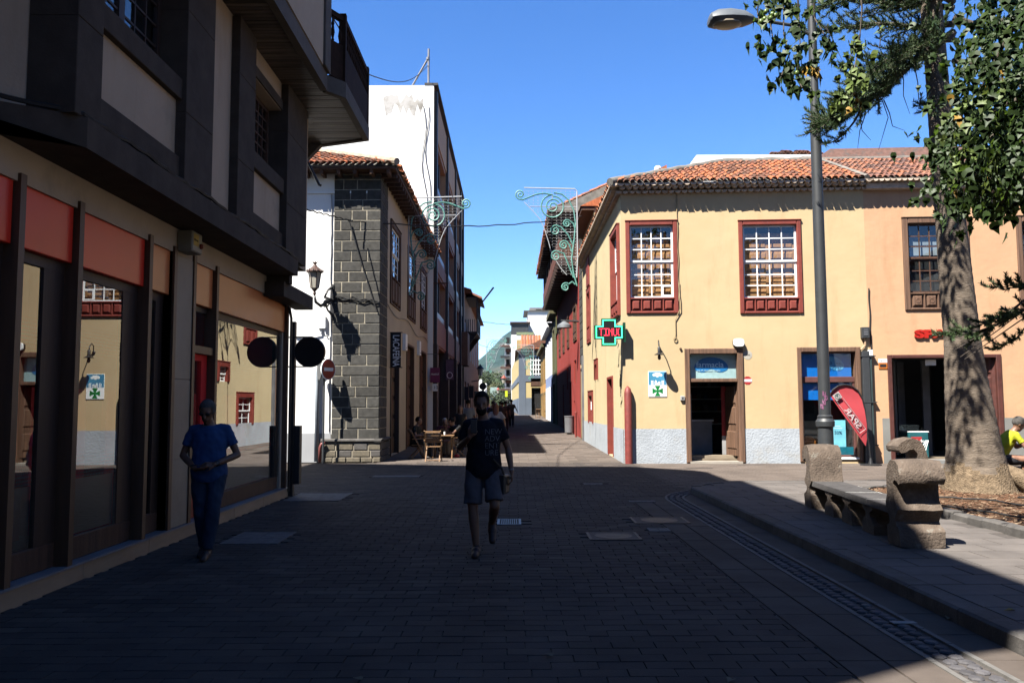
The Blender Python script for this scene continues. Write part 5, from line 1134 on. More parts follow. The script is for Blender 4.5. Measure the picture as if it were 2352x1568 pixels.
mdr = M('dark_red_wood', (0.12, 0.035, 0.025))
FLr = Fr(tuple(FF.at(b - .14, 0, -.06)), (-FF.n * .8 - FF.u * .6), (-FF.u * .8 + FF.n * .6))
MB().fb(FLr, 0, .75, .05, d - .15, -.06, 0).build('door_leaf', mdr, SD)
for k in range(5): MB().bvl(FLr, .1, .62, .2 + k * .58, .68 + k * .58, 0, .04, .03).build('leaf_panel', mdr, SD)
FL2 = Fr(tuple(FF.at(a + .12, 0, -.06)), (-FF.n * .9 + FF.u * .43), (FF.u * .9 + FF.n * .43)); MB().fb(FL2, 0, 1.0, .05, d - .15, -.06, 0).build('door_leaf', mdr, SD)
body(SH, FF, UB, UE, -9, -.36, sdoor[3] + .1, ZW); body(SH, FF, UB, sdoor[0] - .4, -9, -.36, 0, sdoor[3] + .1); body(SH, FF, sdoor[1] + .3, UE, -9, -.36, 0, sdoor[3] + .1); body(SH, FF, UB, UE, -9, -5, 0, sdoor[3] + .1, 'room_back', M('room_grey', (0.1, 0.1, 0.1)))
MB().fb(FF, UB, UE, -.05, .1, -5, -.36).build('shop_floor', M('beige_tiles', (0.3, 0.24, 0.17)), SH); MB().fb(FF, a, b, -.02, .1, -.36, .15).build('threshold', M('grey_step', (0.3, 0.3, 0.29), .8), SH)
m = MB()
for uu, ww in ((a + .6, -1.6), (a + 1.05, -2.6), (a + 1.55, -3.2), (a + 1.9, -2.2)): m.fb(FF, uu, uu + .22, .1, 3.0, ww - .1, ww)
m.build('shop_partition', M('grey_panel', (0.25, 0.25, 0.26)), SH)
text('lettering', 'SPAR', .30, M('red_letters', (0.62, 0.02, 0.01), .4), SH, FF.at(FF.U(2101, 775), FF.Z(2140, 775), .03), FF.u, (0, 0, 1), ext=.03, sx=1.75, font_off=.018)
e = empty('paper_note', FF.at(FF.U(2160), FF.Z(2160, 832), -.2), 'white paper pinned high in the supermarket doorway', 'paper'); MB().fb(FF, FF.U(2134, 832), FF.U(2159, 832), FF.Z(2140, 838), FF.Z(2140, 825), -.25, -.245).build('sheet', m_white, e)
cornice(SH, FF, UB, UE, ZC + .17, 1, .1, pitch=.16, out=.27); cornice(SH, FF, UB + .02, UE, ZC + .03, 1, 0, out=.16, mat=m_tile_g); MB().bvl(FF, UB + .02, UE, ZC + .02, ZC + .21, -.1, .2, .02).build('eave_moulding', m_tile_g, SH)
m2 = (LU, LU + 12.5)
tiled(SH, O + FF.u * (LU + .1) + Vector((0, 0, .02)), FF.u, sdir, 76, 13, lambda u, s: s / k2 < D2 - .05, m_tile_b, pitch=.16, exp=.34, key=lambda t: abs(t[0] - 1.5))
MB().tube([P2(LU + t, D2) + Vector((0, 0, .05)) for t in [12.8 * k / 14 for k in range(15)]], .1, 7).build('ridge', m_ridge, SH, smooth=50)
p = P2(LU + .6, D2 + .8); MB().prism([P2(LU + .5, D2 + .9) + Vector((0, 0, -.3)), P2(LU + .9, D2 + 1.6) + Vector((0, 0, .25)), P2(LU + 13, D2 + 1.6) + Vector((0, 0, .25)), P2(LU + 13, D2 + .9) + Vector((0, 0, -.3))], (0, 2, .1)).build('rear_roof', m_tile_b, SH)
bxs = empty('meter_box', FF.at(FF.U(1985), FF.Z(1985, 764), 0), 'small metal-framed electrical box where the ochre and salmon walls meet', 'box')
u0_, z0_ = FF.px(1976.5, 777); u1_, z1_ = FF.px(1993, 752)
MB().bvl(FF, u0_, u1_, z0_, z1_, 0, .14, .01).build('housing', m_pipe, bxs); MB().fb(FF, u0_ + .04, u1_ - .04, z0_ + .06, z1_ - .06, .14, .15).build('meter_face', M('grey_desk', (0.10, 0.11, 0.12)), bxs)
for k in range(3): MB().fb(FF, u0_ + .05, u1_ - .05, z0_ + .09 + k * .07, z0_ + .11 + k * .07, .15, .156).build('louvre', m_galv, bxs)
MB().tube([FF.at(u0_ + .1, z0_, .06), FF.at(u0_ + .1, z0_ - .2, .06), FF.at(u0_ - .02, z0_ - .33, .06)], .03, 6).build('conduit', M('ochre_pipe', (0.6, 0.4, 0.24), .7), bxs)
for uu, rr, mt, zt_, lb, dia in ((1989.5, .0, m_pipe, FF.Z(1990, 807), 'wide dark grey rectangular downpipe between the ochre and salmon walls', 'box'), (2001.5, .045, M('teal_pipe', (0.06, 0.09, 0.09), .4), FF.Z(2000, 815), 'round greenish downpipe right of the wide dark one', 'round')):
    e = empty('downpipe', FF.at(FF.U(uu), 0, .1), lb, 'pipe'); u_ = FF.U(uu, 950)
    if dia == 'box': MB().bvl(FF, u_ - .1, u_ + .1, 0, zt_, 0, .15, .01).build('duct', mt, e)
    else: MB().tube([FF.at(u_, .0, .08), FF.at(u_, zt_, .08)], rr, 10).build('tube', mt, e, smooth=40); MB().fb(FF, u_ - .05, u_ + .05, zt_ - .02, zt_ + .14, .02, .14).build('cap', m_white, e)
    for z in (.5, 1.7, 3.0): MB().fb(FF, u_ - .13, u_ + .13, z, z + .03, .0, .16 if dia == 'box' else .13).build('clip', m_pipe, e)
MB().tube([FF.at(FF.U(1999, 780) + .0 + .01 * math.sin(k), FF.Z(1999, 808) + k * .14, .03) for k in range(14)], .018, 5).thing('frayed_cable', m_cable, FF.at(UB + .1, 3, 0), 'short frayed dark cable above the electrical box', 'cable')
e = empty('wall_sticker', FF.at(FF.U(2028), FF.Z(2028, 835), .01), 'orange and white notice plate on the salmon wall left of the dark doorway', 'notice')
x0_, zb_ = FF.px(2018.5, 847); x1_, zt_ = FF.px(2037, 824)
MB().bvl(FF, x0_, x1_, zb_, zb_ + (zt_ - zb_) * .6, 0, .02, .003).build('orange_plate', M('orange_print', (0.7, 0.2, 0.02)), e); MB().bvl(FF, x0_, x1_, zb_ + (zt_ - zb_) * .62, zt_, 0, .02, .003).build('white_plate', m_white, e)
MB().fb(FF, x0_ + .03, x1_ - .03, zb_ + .05, zb_ + .13, .02, .023).build('pictogram', m_iron, e); text('print', '24 h', .05, m_iron, e, FF.at(x0_ + .04, zb_ + (zt_ - zb_) * .72, .024), FF.u, (0, 0, 1))
e = empty('cctv_warning', FF.at(FF.U(1704), FF.Z(1704, 887), .06), 'small red and white octagonal alarm sticker right of the pharmacy door', 'sticker')
def octa(F, x, y, r_, w_, mat, nm, e): 
    u_, z_ = F.px(x, y); pts = [F.at(u_ + r_ * math.cos(t), z_ + r_ * math.sin(t), w_) for t in [math.pi / 8 + k * math.pi / 4 for k in range(8)]]; return MB().prism(pts, F.n * .006).build(nm, mat, e)
octa(FF, 1717, 873.5, .125, .0, M('red_print', (0.5, 0.03, 0.03)), 'plate', e); u_, z_ = FF.px(1717, 873.5); MB().fb(FF, u_ - .12, u_ + .12, z_ - .035, z_ + .035, .006, .009).build('white_band', m_white, e); text('print', 'ALARMA', .045, m_iron, e, FF.at(u_ - .1, z_ - .015, .0095), FF.u, (0, 0, 1))
e = empty('alarm_sticker', FF.at(FF.U(1717), FF.Z(1717, 815), .01), 'pale octagonal alarm plate just under the round siren', 'sticker'); octa(FF, 1717, 815, .135, 0, M('ivory_plate', (0.62, 0.58, 0.5), .5), 'plate', e); u_, z_ = FF.px(1717, 815); text('print', 'ALARMA', .05, M('grey_desk', (0.10, 0.11, 0.12)), e, FF.at(u_ - .12, z_ - .015, .008), FF.u, (0, 0, 1))
e = empty('siren_box', FF.at(FF.U(1695), FF.Z(1695, 788), 0), 'rounded white siren box over the right corner of the pharmacy door', 'alarm box'); u_, z_ = FF.px(1695, 788)
pts = [(math.copysign(abs(math.cos(t)) ** .6, math.cos(t)) * .155, math.copysign(abs(math.sin(t)) ** .6, math.sin(t)) * .12) for t in [k * math.pi / 12 for k in range(24)]]
m = MB(); N = 24; vs = [FF.at(u_ + x, z_ + y, .0) for x, y in pts] + [FF.at(u_ + x, z_ + y, .1) for x, y in pts]; m.add(vs, [(k, (k + 1) % N, N + (k + 1) % N, N + k) for k in range(N)] + [tuple(range(N, 2 * N))]); m.build('back_box', m_iron, e)
vs = [FF.at(u_ + x, z_ + y + .01, .1) for x, y in pts] + [FF.at(u_ + x * .92, z_ + y * .92 + .01, .15) for x, y in pts]; m = MB(); m.add(vs, [(k, (k + 1) % N, N + (k + 1) % N, N + k) for k in range(N)] + [tuple(range(N, 2 * N))]); m.build('white_cover', m_white, e)
text('print', 'alarma', .05, M('red_letters', (0.62, 0.02, 0.01)), e, FF.at(u_ - .08, z_, .152), FF.u, (0, 0, 1))
e = empty('intercom', FF.at(FF.U(1569), FF.Z(1569, 914), 0), 'little grey intercom left of the pharmacy door', 'intercom'); u_, z_ = FF.px(1568, 914); MB().bvl(FF, u_ - .07, u_ + .05, z_ - .065, z_ + .065, .0, .07, .008).build('housing', M('light_grey_metal', (0.5, 0.5, 0.5), .5), e); 
for k in range(3): MB().fb(FF, u_ - .035, u_ + .02, z_ - .035 + k * .025, z_ - .022 + k * .025, .07, .074).build('button', m_iron, e)
# pharmacy plaque
e = empty('pharmacy_plaque', FF.at(FF.U(1510), FF.Z(1510, 880), 0), 'square plaque with clouds, towers and a green Maltese cross on the ochre wall', 'sign')
u0_, zb_ = FF.px(1489.5, 911); u1_, zt_ = FF.px(1530.5, 852.5); zm_ = zb_ + (zt_ - zb_) * .46
MB().bvl(FF, u0_, u1_, zb_, zt_, .0, .02, .003).build('plate', m_white, e)
MB().fb(FF, u0_ + .01, u1_ - .01, zm_, zt_ - .01, .02, .022).build('sky_print', M('sky_print', (0.09, 0.38, 0.62), .4), e)
cu, cz = (u0_ + u1_) / 2, (zb_ + zm_) / 2
m = MB()
for k in range(4):
    t = k * math.pi / 2; d1 = (math.cos(t), math.sin(t)); n1 = (-d1[1], d1[0])
    def q(r_, s_): return FF.at(cu + d1[0] * r_ + n1[0] * s_, cz + d1[1] * r_ + n1[1] * s_, .0235)
    m.quad(q(.02, -.018), q(.15, -.085), q(.15, .085), q(.02, .018))
m.quad(FF.at(cu - .03, cz - .03, .024), FF.at(cu + .03, cz - .03, .024), FF.at(cu + .03, cz + .03, .024), FF.at(cu - .03, cz + .03, .024)); m.build('green_cross', M('green_print', (0.01, 0.27, 0.06), .4), e)
m = MB(); 
for x_, w_, h_ in ((-.17, .012, .13), (-.13, .012, .13), (.13, .012, .13), (.17, .012, .13), (-.05, .03, .1), (.05, .03, .1), (0, .06, .07)): m.fb(FF, cu + x_ - w_, cu + x_ + w_, zm_ + .005, zm_ + h_, .022, .024)
m.prism([FF.at(cu - .08, zm_ + .1, .0225), FF.at(cu - .02, zm_ + .1, .0225), FF.at(cu - .05, zm_ + .15, .0225)], FF.n * .001); m.build('towers_print', m_white, e)
m = MB(); [m.ell(FF.at(cu + x_, zt_ - .1 + y_, .0235), (r_, .001, r_ * .75), 12) for x_, y_, r_ in ((-.08, 0, .06), (-.02, .02, .06), (.05, .015, .06), (.1, -.01, .05), (.0, -.03, .05))]; m.build('cloud_print', m_white, e)
# wall lamp over the plaque
e = empty('wall_lamp', FF.at(FF.U(1510), FF.Z(1510, 812), 0), 'old iron wall lamp with a flat shade over the pharmacy plaque', 'lamp'); u_, z_ = FF.px(1510, 812)
MB().lathe(FF.at(u_ + .06, z_ + .12, 0), [(.05, 0), (.05, .03), (.02, .05)], 10, FF.n).build('wall_rose', m_iron, e)
MB().tube([FF.at(u_ + .06, z_ + .12, .04), FF.at(u_ + .02, z_ + .3, .12), FF.at(u_, z_ + .36, .28), FF.at(u_, z_ + .26, .40), FF.at(u_, z_ + .12, .42)], .016, 6).build('arm', m_iron, e, smooth=True)
MB().lathe(FF.at(u_, z_ - .06, .42), [(.14, 0), (.145, .01), (.09, .035), (.045, .06), (.045, .2), (.02, .24)], 16).build('shade', m_iron, e, smooth=40)
MB().lathe(FF.at(u_, z_ - .2, .42), [(.02, 0), (.045, .03), (.045, .1), (.03, .14)], 10).build('bulb_guard', M('rusty_iron', (0.11, 0.055, 0.04)), e, smooth=40)
e = MB().tube([FF.at(FF.U(1555, 500) + (.012 * math.sin(k * .9)), 7.9 - k * .13, .03) for k in range(26)] + [FF.at(FF.U(1561, 700), FF.Z(1561, 650 + k * 12), .03 + .03 * (k > 2)) for k in range(6)] + [FF.at(FF.U(1551, 740), FF.Z(1551, 735 + k * 10), .03) for k in range(4)] + [FF.at(FF.U(1551, 776) + .05 * math.sin(t), FF.Z(1551, 779) + .06 * math.cos(t), .03) for t in [k * .7 for k in range(10)]], .013, 5)
e.thing('wall_cable', M('ochre_cable', (0.5, 0.37, 0.2), .8), FF.at(FF.U(1555), 5, 0), 'ochre-painted cable beside the left red window ending in a small loop', 'cable')
MB().lathe(FF.at(FF.U(1563, 800), FF.Z(1563, 801), 0), [(.035, 0), (.035, .04), (.01, .045)], 8, FF.n).thing('wall_button', m_wood_old, FF.at(FF.U(1563), 3, 0), 'tiny brown knob on the ochre wall by the pharmacy door corner', 'knob')
# corner guard pipe
gp = C0 + Vector((.12, -.1, 0)); MB().tube([gp, gp + Vector((0, 0, 2.0)), gp + Vector((0, .02, 2.12)), gp + Vector((0, .07, 2.2))], [.11, .11, .085, .02], 14).thing('corner_guard', M('worn_red_paint', (0.27, 0.045, 0.035), .6, .2, 8, .3, col2=(0.3, 0.25, 0.2), c2scale=9, c2lo=.66, c2hi=.7), gp, 'tall rounded red guard post protecting the ochre house corner', 'post', smooth=50)
# LED pharmacy cross
Yx = 23.55; cc = at(1399, 762.5, Yx); hx = 33.5 / FPX * Yx; e = empty('pharmacy_cross', cc, 'green LED pharmacy cross with red running letters at the house corner', 'sign')
def cross(h, k, y0, y1, mat, nm):
    a = h; b = h * k; P_ = [(-b, -a), (b, -a), (b, -b), (a, -b), (a, b), (b, b), (b, a), (-b, a), (-b, b), (-a, b), (-a, -b), (-b, -b)]
    return MB().prism([(cc.x + x, y0, cc.z + y * .94) for x, y in P_], (0, y1 - y0, 0)).build(nm, mat, e)
cross(hx, .5, Yx, Yx + .16, M('cross_casing', (0.01, 0.09, 0.04), .4), 'casing')
m_led = M('green_neon', (0.05, 0.85, 0.35), .5, .0, 1, 0, emit=.25); m_lr = M('red_led', (1.0, 0.03, 0.06), .5, .0, 1, 0, emit=.28)
def outline(h, k, r_):
    a = h; b = h * k; P_ = [(-b, -a), (b, -a), (b, -b), (a, -b), (a, b), (b, b), (b, a), (-b, a), (-b, b), (-a, b), (-a, -b), (-b, -b)]
    for i in range(12):
        p, q = P_[i], P_[(i + 1) % 12]; x0, x1 = sorted((p[0], q[0])); z0, z1 = sorted((p[1] * .94, q[1] * .94))
        MB().box(cc.x + x0 - r_, cc.x + x1 + r_, Yx - .014 - .0004 * i, Yx - .002, cc.z + z0 - r_, cc.z + z1 + r_).build('neon_tube', m_led, e)
outline(hx - .05, .5 - .03, .014)
cross(hx - .085, .455, Yx - .004, Yx - .001, M('led_black', (0.006, 0.008, 0.008), .5), 'display')
font = {'T': ('11111', '00100', '00100', '00100', '00100', '00100', '00100'), 'I': ('11111', '00100', '00100', '00100', '00100', '00100', '11111'), 'N': ('10001', '11001', '10101', '10011', '10001', '10001', '10001'), 'U': ('10001',) * 6 + ('01110',), 'O': ('01110', '10001', '10001', '10001', '10001', '10001', '01110')}
m = MB(); px_ = .0232; x0 = cc.x - hx + .135
for ci, ch in enumerate('TINUO'):
    for r_, row in enumerate(font[ch]):
        for c_, v in enumerate(row):
            x = x0 + (ci * 5.7 + c_) * px_
            if v == '1' and x < cc.x + hx - .135: m.box(x, x + px_ * .8, Yx - .009, Yx - .0045, cc.z + (3 - r_) * .031 - .011, cc.z + (3 - r_) * .031 + .013)
m.build('running_letters', m_lr, e)
MB().box(cc.x + hx * .3, C0.x + .05, Yx + .16, Yx + .5, cc.z - .05, cc.z + .05).build('bracket', m_iron, e)
MB().box(cc.x + hx - .0, cc.x + hx + .06, Yx + .02, Yx + .2, cc.z - .28, cc.z + .28).build('side_box', M('cross_casing', (0.01, 0.09, 0.04)), e)
# graffiti scribble on the narrow corner strip
m = MB(); rg = random.Random(2)
for k in range(4):
    y_ = C0.y + .35 + k * .25; z_ = 1.6 + k * .6; pts = [FD.at(y_ + rg.uniform(-.15, .15), z_ + j * .1, .012) for j in range(8)]; m.tube(pts, .012, 4)
m.build('scribble', M('grey_marker', (0.35, 0.3, 0.2), .8), PH)

# ================================================================== HOUSES FURTHER DOWN THE RIGHT SIDE
def Fx(X): return Fr((X, 0, 0), (0, 1, 0), (-1, 0, 0))
# higher eave section behind the pharmacy
hb = empty('ochre_rear_house', (3.2, 32, 0), 'ochre rear house with a higher tiled eave behind the pharmacy corner', 'house')
MB().box(3.18, 9, 31.4, 36.9, ZW - .3, 9.3).build('wall', m_yellow_s, hb); MB().prism([(2.65, 31.3, 9.3), (6, 31.3, 10.9), (6, 31.3, 9.3)], (0, 5.6, 0)).build('roof', m_tile, hb); MB().box(2.7, 3.2, 31.35, 36.9, 9.15, 9.29).build('eave_boarding', m_wood_old, hb)
F1 = Fx(3.18); MB().bvl(F1, 33.6, 34.7, 6.6, 8.4, -.02, .04, .02).build('window', m_redwood, hb)
MB().box(4.4, 5.2, 33, 33.8, 9.6, 10.1).build('chimney', M('grey_chimney', (0.3, 0.29, 0.28), .9), hb)
# stone-quoined strip with doorway
qs = empty('stone_quoin_house', (3.22, 37, 0), 'narrow house end with dark stone quoins and an old doorway beyond the ochre wall', 'house')
MB().box(3.24, 8, 36.92, 39.2, 0, 9.8).build('wall', m_yellow_s, qs); z = 3.6; i = 0
MB().fb(Fx(3.24), 37.6, 39.15, 3.6, 9.7, -.1, .0015).build('mortar_core', m_mortar, qs)
while z < 9.6:
    for a, b in (((37.6, 38.3), (38.32, 39.15)) if i % 2 else ((37.6, 38.7), (38.72, 39.15))): MB().bvl(Fx(3.24), a, b, z, z + .36, -.02, .03, .01).build('stone_block', m_basalt, qs)
    z += .38; i += 1
panel_door(qs, Fx(3.24), (37.5, 38.9, .08, 3.4), m_wood_door, 1, 4)
MB().fb(Fx(3.24), 36.95, 37.2, .05, 3.9, 0, .12).build('downpipe', m_galv, qs)
# deep red house
RH = empty('red_house', (3.27, 40, 0), 'deep red house with a long dark wooden roofed balcony high over the street', 'house'); FR = Fx(3.27)
m_redw = M('brick_red_plaster', (0.42, 0.062, 0.05), .9, .1, .5, .2, 8, .15)
ups = [(FR.U(1325, 745), FR.U(1317.5, 745), 4.95, 6.8), (47.0, 48.6, 4.95, 6.8), (51.2, 52.8, 4.95, 6.8), (55.4, 57.0, 4.95, 6.8)]
los = [(42.2, 43.6, 2.8, 4.0), (48.3, 49.5, 2.6, 3.9)]; grs = [(43.4, 44.2, 1.15, 1.9), (45.6, 47.2, .2, 3.0), (52.0, 53.6, .25, 3.0)]
mb = MB(); wall(mb, FR, 39.2, 60, 0, 10.9, ups + los + grs, t=.25); mb.quad((3.27, 39.2, 0), (9, 39.2, 0), (9, 39.2, 10.9), (3.27, 39.2, 10.9)); mb.build('street_wall', m_redw, RH); MB().box(3.54, 9, 39.4, 60, 0, 10.9).build('inner_wall', m_dark, RH)
for h in ups: sash_window(RH, FR, h, m_wood_old, m_wood_old, 2, (2, 2), cas=.14, panel=.5, npan=2, back='dark', depth=.05)
for h in los + grs: MB().bvl(FR, h[0], h[1], h[2], h[3], -.2, -.08, .03).build('window', m_wood_old, RH)
XO = 2.28
MB().box(XO, 3.3, 40, 59, 8.65, 8.8).build('balcony_floor', m_wood_dk, RH)
for k in range(20): MB().box(XO - .1, 3.3, 40 + k, 40.14 + k, 8.48, 8.648).build('joist', m_wood_dk, RH)
MB().box(XO, XO + .06, 40, 59, 8.8, 9.75).build('balcony_parapet', M('reddish_boards', (0.15, 0.05, 0.03), .7, .3, 3, .3), RH)
MB().box(XO + .06, 3.28, 40, 40.06, 8.8, 9.75).build('end_parapet', m_wood_old, RH)
for k in range(5): MB().bvl(WORLD, XO + .1 + k * .19, XO + .24 + k * .19, 8.9, 9.65, -40, -39.97, .02).build('end_panel', m_wood_old, RH)
for k in range(38): MB().bvl(Fx(XO), 40.05 + k * .5, 40.45 + k * .5, 8.9, 9.65, 0, .03, .02).build('parapet_panel', M('reddish_boards', (0.15, 0.05, 0.03)), RH)
for k in range(8): MB().box(XO, XO + .12, 40 + k * 2.7, 40.12 + k * 2.7, 9.75, 10.95).build('balcony_post', m_wood_dk, RH)
MB().box(1.95, 3.6, 39.3, 59.5, 10.95, 11.02).build('roof_boarding', m_wood_dk, RH)
for k in range(26): MB().box(1.85, 3.3, 39.5 + k * .8, 39.6 + k * .8, 10.83, 10.949).build('rafter', m_wood_dk, RH)
tiled(RH, (1.78, 59.4, 11.05), (0, -1, 0), (1, 0, .45), 80, 9, lambda u, s: True, m_tile_b, pitch=.25, exp=.45, nmax=120, key=lambda t: -t[0])
MB().prism([(1.9, 39.3, 11.02), (5.9, 39.3, 12.85), (5.9, 39.3, 11.02)], (0, 20.3, 0)).build('roof_deck', m_ridge, RH)
MB().box(4.0, 4.8, 40.5, 41.6, 11.5, 12.3).build('chimney', M('grey_chimney', (0.3, 0.29, 0.28)), RH)
# street lamp arm
p = at(1332, 738, 40.3); q = at(1288, 740, 40.3); e = empty('bracket_lamp', p, 'flat grey street lamp on a straight arm from the red house', 'lamp'); MB().tube([(3.3, 40.3, p.z), (q.x, 40.3, p.z + .05)], .05, 7).build('arm', m_iron, e); MB().lathe((at(1296, 748, 40.3)), [(.36, -.1), (.34, .03), (.15, .16), (.08, .22)], 12).build('shade', M('lamp_grey', (0.2, 0.22, 0.24), .5), e, smooth=40)
# small houses beyond
def small_house(nm, lb, X, a, b, h, mat, wm=m_wood_dk, trim=None, n=3):
    e = empty(nm, (X, a, 0), lb, 'house'); F = Fx(X); L = (b - a) / n
    hs = [(a + k * L + L * .3, a + k * L + L * .7, h * .52, h * .86) for k in range(n)] + [(a + k * L + L * .3, a + k * L + L * .7, .3, h * .38) for k in range(n)]
    mb = MB(); wall(mb, F, a, b, 0, h, hs, t=.25); mb.quad((X, a, 0), (X + 7, a, 0), (X + 7, a, h), (X, a, h)); mb.quad((X, a, h), (X, b, h), (X + 7, b, h), (X + 7, a, h)); mb.build('wall', mat, e); MB().box(X + .26, X + 7, a + .1, b, 0, h - .05).build('inner_wall', m_dark, e)
    for k_, h_ in enumerate(hs):
        w_ = MB().fb(F, h_[0] - .12, h_[1] + .12, h_[2] - .1, h_[3] + .1, 0, .05); w2 = MB().fb(F, h_[0], h_[1], h_[2], h_[3], -.2, -.14).build('window' if k_ < n else 'door', wm, e)
        m = MB(); m.fb(F, h_[0] - .14, h_[0], h_[2] - .1, h_[3] + .14, 0, .05); m.fb(F, h_[1], h_[1] + .14, h_[2] - .1, h_[3] + .14, 0, .05); m.fb(F, h_[0], h_[1], h_[3], h_[3] + .14, 0, .05); m.build('surround', trim or m_white, w2)
    MB().fb(F, a - .1, b, h - .25, h + .1, 0, .45).build('cornice', trim or m_white, e); return e
small_house('green_house', 'narrow dark green house end between the red and the blue house', 3.2, 60.02, 66, 8.6, M('olive_green_wall', (0.12, 0.13, 0.05), .9), n=1, trim=M('olive_green_trim', (0.15, 0.14, 0.07), .9))
small_house('blue_house', 'light blue house with white window surrounds beyond the red house', 3.25, 66.02, 80, 8.2, M('light_blue_wall', (0.32, 0.42, 0.72), .9), n=4)
small_house('orange_house', 'narrow orange house beyond the light blue one', 3.3, 80.02, 96, 7.6, M('orange_wall', (0.7, 0.36, 0.08), .9), n=3, trim=M('olive_green_trim', (0.15, 0.14, 0.07)))
# yellow corner house facing us with blue-grey corner bands
g0 = gz(99); YH = empty('yellow_corner_house', (1.5, 99, g0), 'pale yellow corner house with blue-grey corner bands and a big white window', 'house'); Y9 = 99.0; FY = Fr((0, Y9, 0), (1, 0, 0), (0, -1, 0))
m_yel = M('pale_yellow_wall', (0.72, 0.58, 0.28), .9, .05, .4, .1, 6); m_bg = M('blue_grey_band', (0.16, 0.2, 0.26), .9, .08, .8)
xc = FY.U(1193, 900); xr = FY.U(1249, 900); zt = FY.Z(1215, 805)
gw = w4(FY, 1219, 1243, 817, 886); gd = (FY.U(1221, 920), FY.U(1244, 920), g0, FY.Z(1230, 890))
mb = MB(); wall(mb, FY, xc, xr, g0 - .2, zt, [gw, gd], t=.4)
far_c = Vector((at(1168, 925, 190).x, 190, 0)); lc_ = Vector((xc, Y9, 0)); dv = (far_c - lc_).normalized(); FYs = Fr((xc, Y9, 0), tuple(dv), (-dv.y, dv.x, 0))
Ls = (far_c - lc_).length; hs = [(2 + k * 6, 4 + k * 6, 5.6, 8.4) for k in range(8)] + [(2 + k * 6, 4 + k * 6, 1.6, 4.6) for k in range(8)]
wall(mb, FYs, 0, 50, g0 - .2, zt, hs, t=.3); mb.quad((xc, Y9, zt), (xr, Y9, zt), (xr, Y9 + 40, zt), tuple(FYs.at(50, zt))); mb.build('wall', m_yel, YH)
for k_, h in enumerate(hs): MB().fb(FYs, *h, -.25, -.2).build('window', M('bluegrey_window', (0.3, 0.35, 0.38), .5), YH)
m = MB(); m.fb(FY, xc, xc + .75, g0, zt, 0, .05); m.fb(FYs, 0, .9, g0, zt, 0, .05); m.fb(FY, xc + .75, xr, 4.55, 5.3, 0, .06); m.fb(FYs, .9, 50, 4.55, 5.3, 0, .06); m.fb(FY, xc + .75, gd[0], g0, 2.6, 0, .03); m.fb(FYs, .9, 50, g0, 2.6, 0, .03); m.fb(FY, xc, xr, zt - .3, zt, 0, .1); m.build('corner_bands', m_bg, YH)
m = MB(); m.fb(FY, gw[0], gw[1], gw[2], gw[2] + .9, -.1, .06); gwin = m.build('window', m_wood_old, YH)
for i in range(5): MB().fb(FY, gw[0] + (gw[1] - gw[0]) * i / 4 - .05, gw[0] + (gw[1] - gw[0]) * i / 4 + .05, gw[2] + .9, gw[3], -.1, .02).build('glazing_bar', m_white, gwin)
for j in range(6): MB().fb(FY, gw[0], gw[1], gw[2] + .9 + (gw[3] - gw[2] - .9) * j / 5 - .05, gw[2] + .9 + (gw[3] - gw[2] - .9) * j / 5 + .05, -.09, .015).build('glazing_bar', m_white, gwin)
MB().fb(FY, gw[0], gw[1], gw[2], gw[3], -.4, -.3).build('room_dark', m_dark, YH); MB().fb(FY, gd[0], gd[1], gd[2], gd[3], -.4, -.35).build('doorway', m_dark, YH)
MB().prism([(xc - .5, Y9 - .5, zt), (xc + 2.0, Y9 - .5, zt + 1.0), (xr + 1, Y9 - .5, zt + 2.2), (xr + 1, Y9 - .5, zt)], (0, 30, 0)).build('roof', m_tile, YH)
for k in range(9): MB().tube([(xr - 2.6 + k * .35, Y9 - .55, zt + .1), (xr - 2.6 + k * .35 + .1, Y9 + 3, zt + 2.0)], .19, 6).build('tile_row', m_tile, YH)
e = empty('roof_terrace', at(1200, 800, 118), 'ochre parapet with cream tiles above the yellow corner house', 'building'); MB().box(at(1187, 800, 118).x, at(1225, 800, 118).x, 118, 125, 5, at(1190, 780, 118).z).build('wall', M('sand_wall', (0.6, 0.42, 0.18), .9), e)
# white blocks behind
def block(nm, lb, x0, x1, yt, Y, mat, dep=15, zlo=0): 
    a = at(x0, 800, Y).x; b = at(x1, 800, Y).x; z = at((x0 + x1) / 2, yt, Y).z; e = empty(nm, (a, Y, 0), lb, 'building'); MB().box(a, b, Y, Y + dep, zlo, z).build('wall', mat, e); return e, a, b, z
e, a, b, z = block('white_block', 'tall white modern block rising behind the yellow corner house', 1213, 1290, 713, 158, m_whitew); MB().box(a - .8, b, 157.6, 170, z - .1, z + .0).build('roof_slab', m_conc, e)
z2 = at(1230, 702, 158).z; MB().box(at(1217, 700, 158).x, at(1252, 700, 158).x, 161, 168, z, z2).build('lift_house', M('grey_chimney', (0.3, 0.29, 0.28)), e); MB().box(at(1232, 700, 158).x, at(1245, 700, 158).x, 160.95, 161, z + .3, z2 - .3).build('window', m_dark, e)
e, a, b, z = block('white_block', 'lower white block with a rooftop shelter left of the tall white one', 1174, 1226, 769, 152, m_whitew); MB().box(a, a + 3.2, 153, 157, z, z + 2.3).build('shelter', m_pipe, e); MB().box(a - .2, a + 3.6, 152.6, 158, z + 2.31, z + 2.5).build('shelter_roof', M('rusty_iron', (0.11, 0.055, 0.04)), e)
MB().box(a + 1.0, b, 151.9, 152, z - .0, z + .5).build('parapet', M('green_parapet', (0.3, 0.36, 0.2), .9), e)
e, a, b, z = block('white_row', 'white far facade with small balconies at the bend of the street', 1159, 1176, 790, 160, m_whitew)
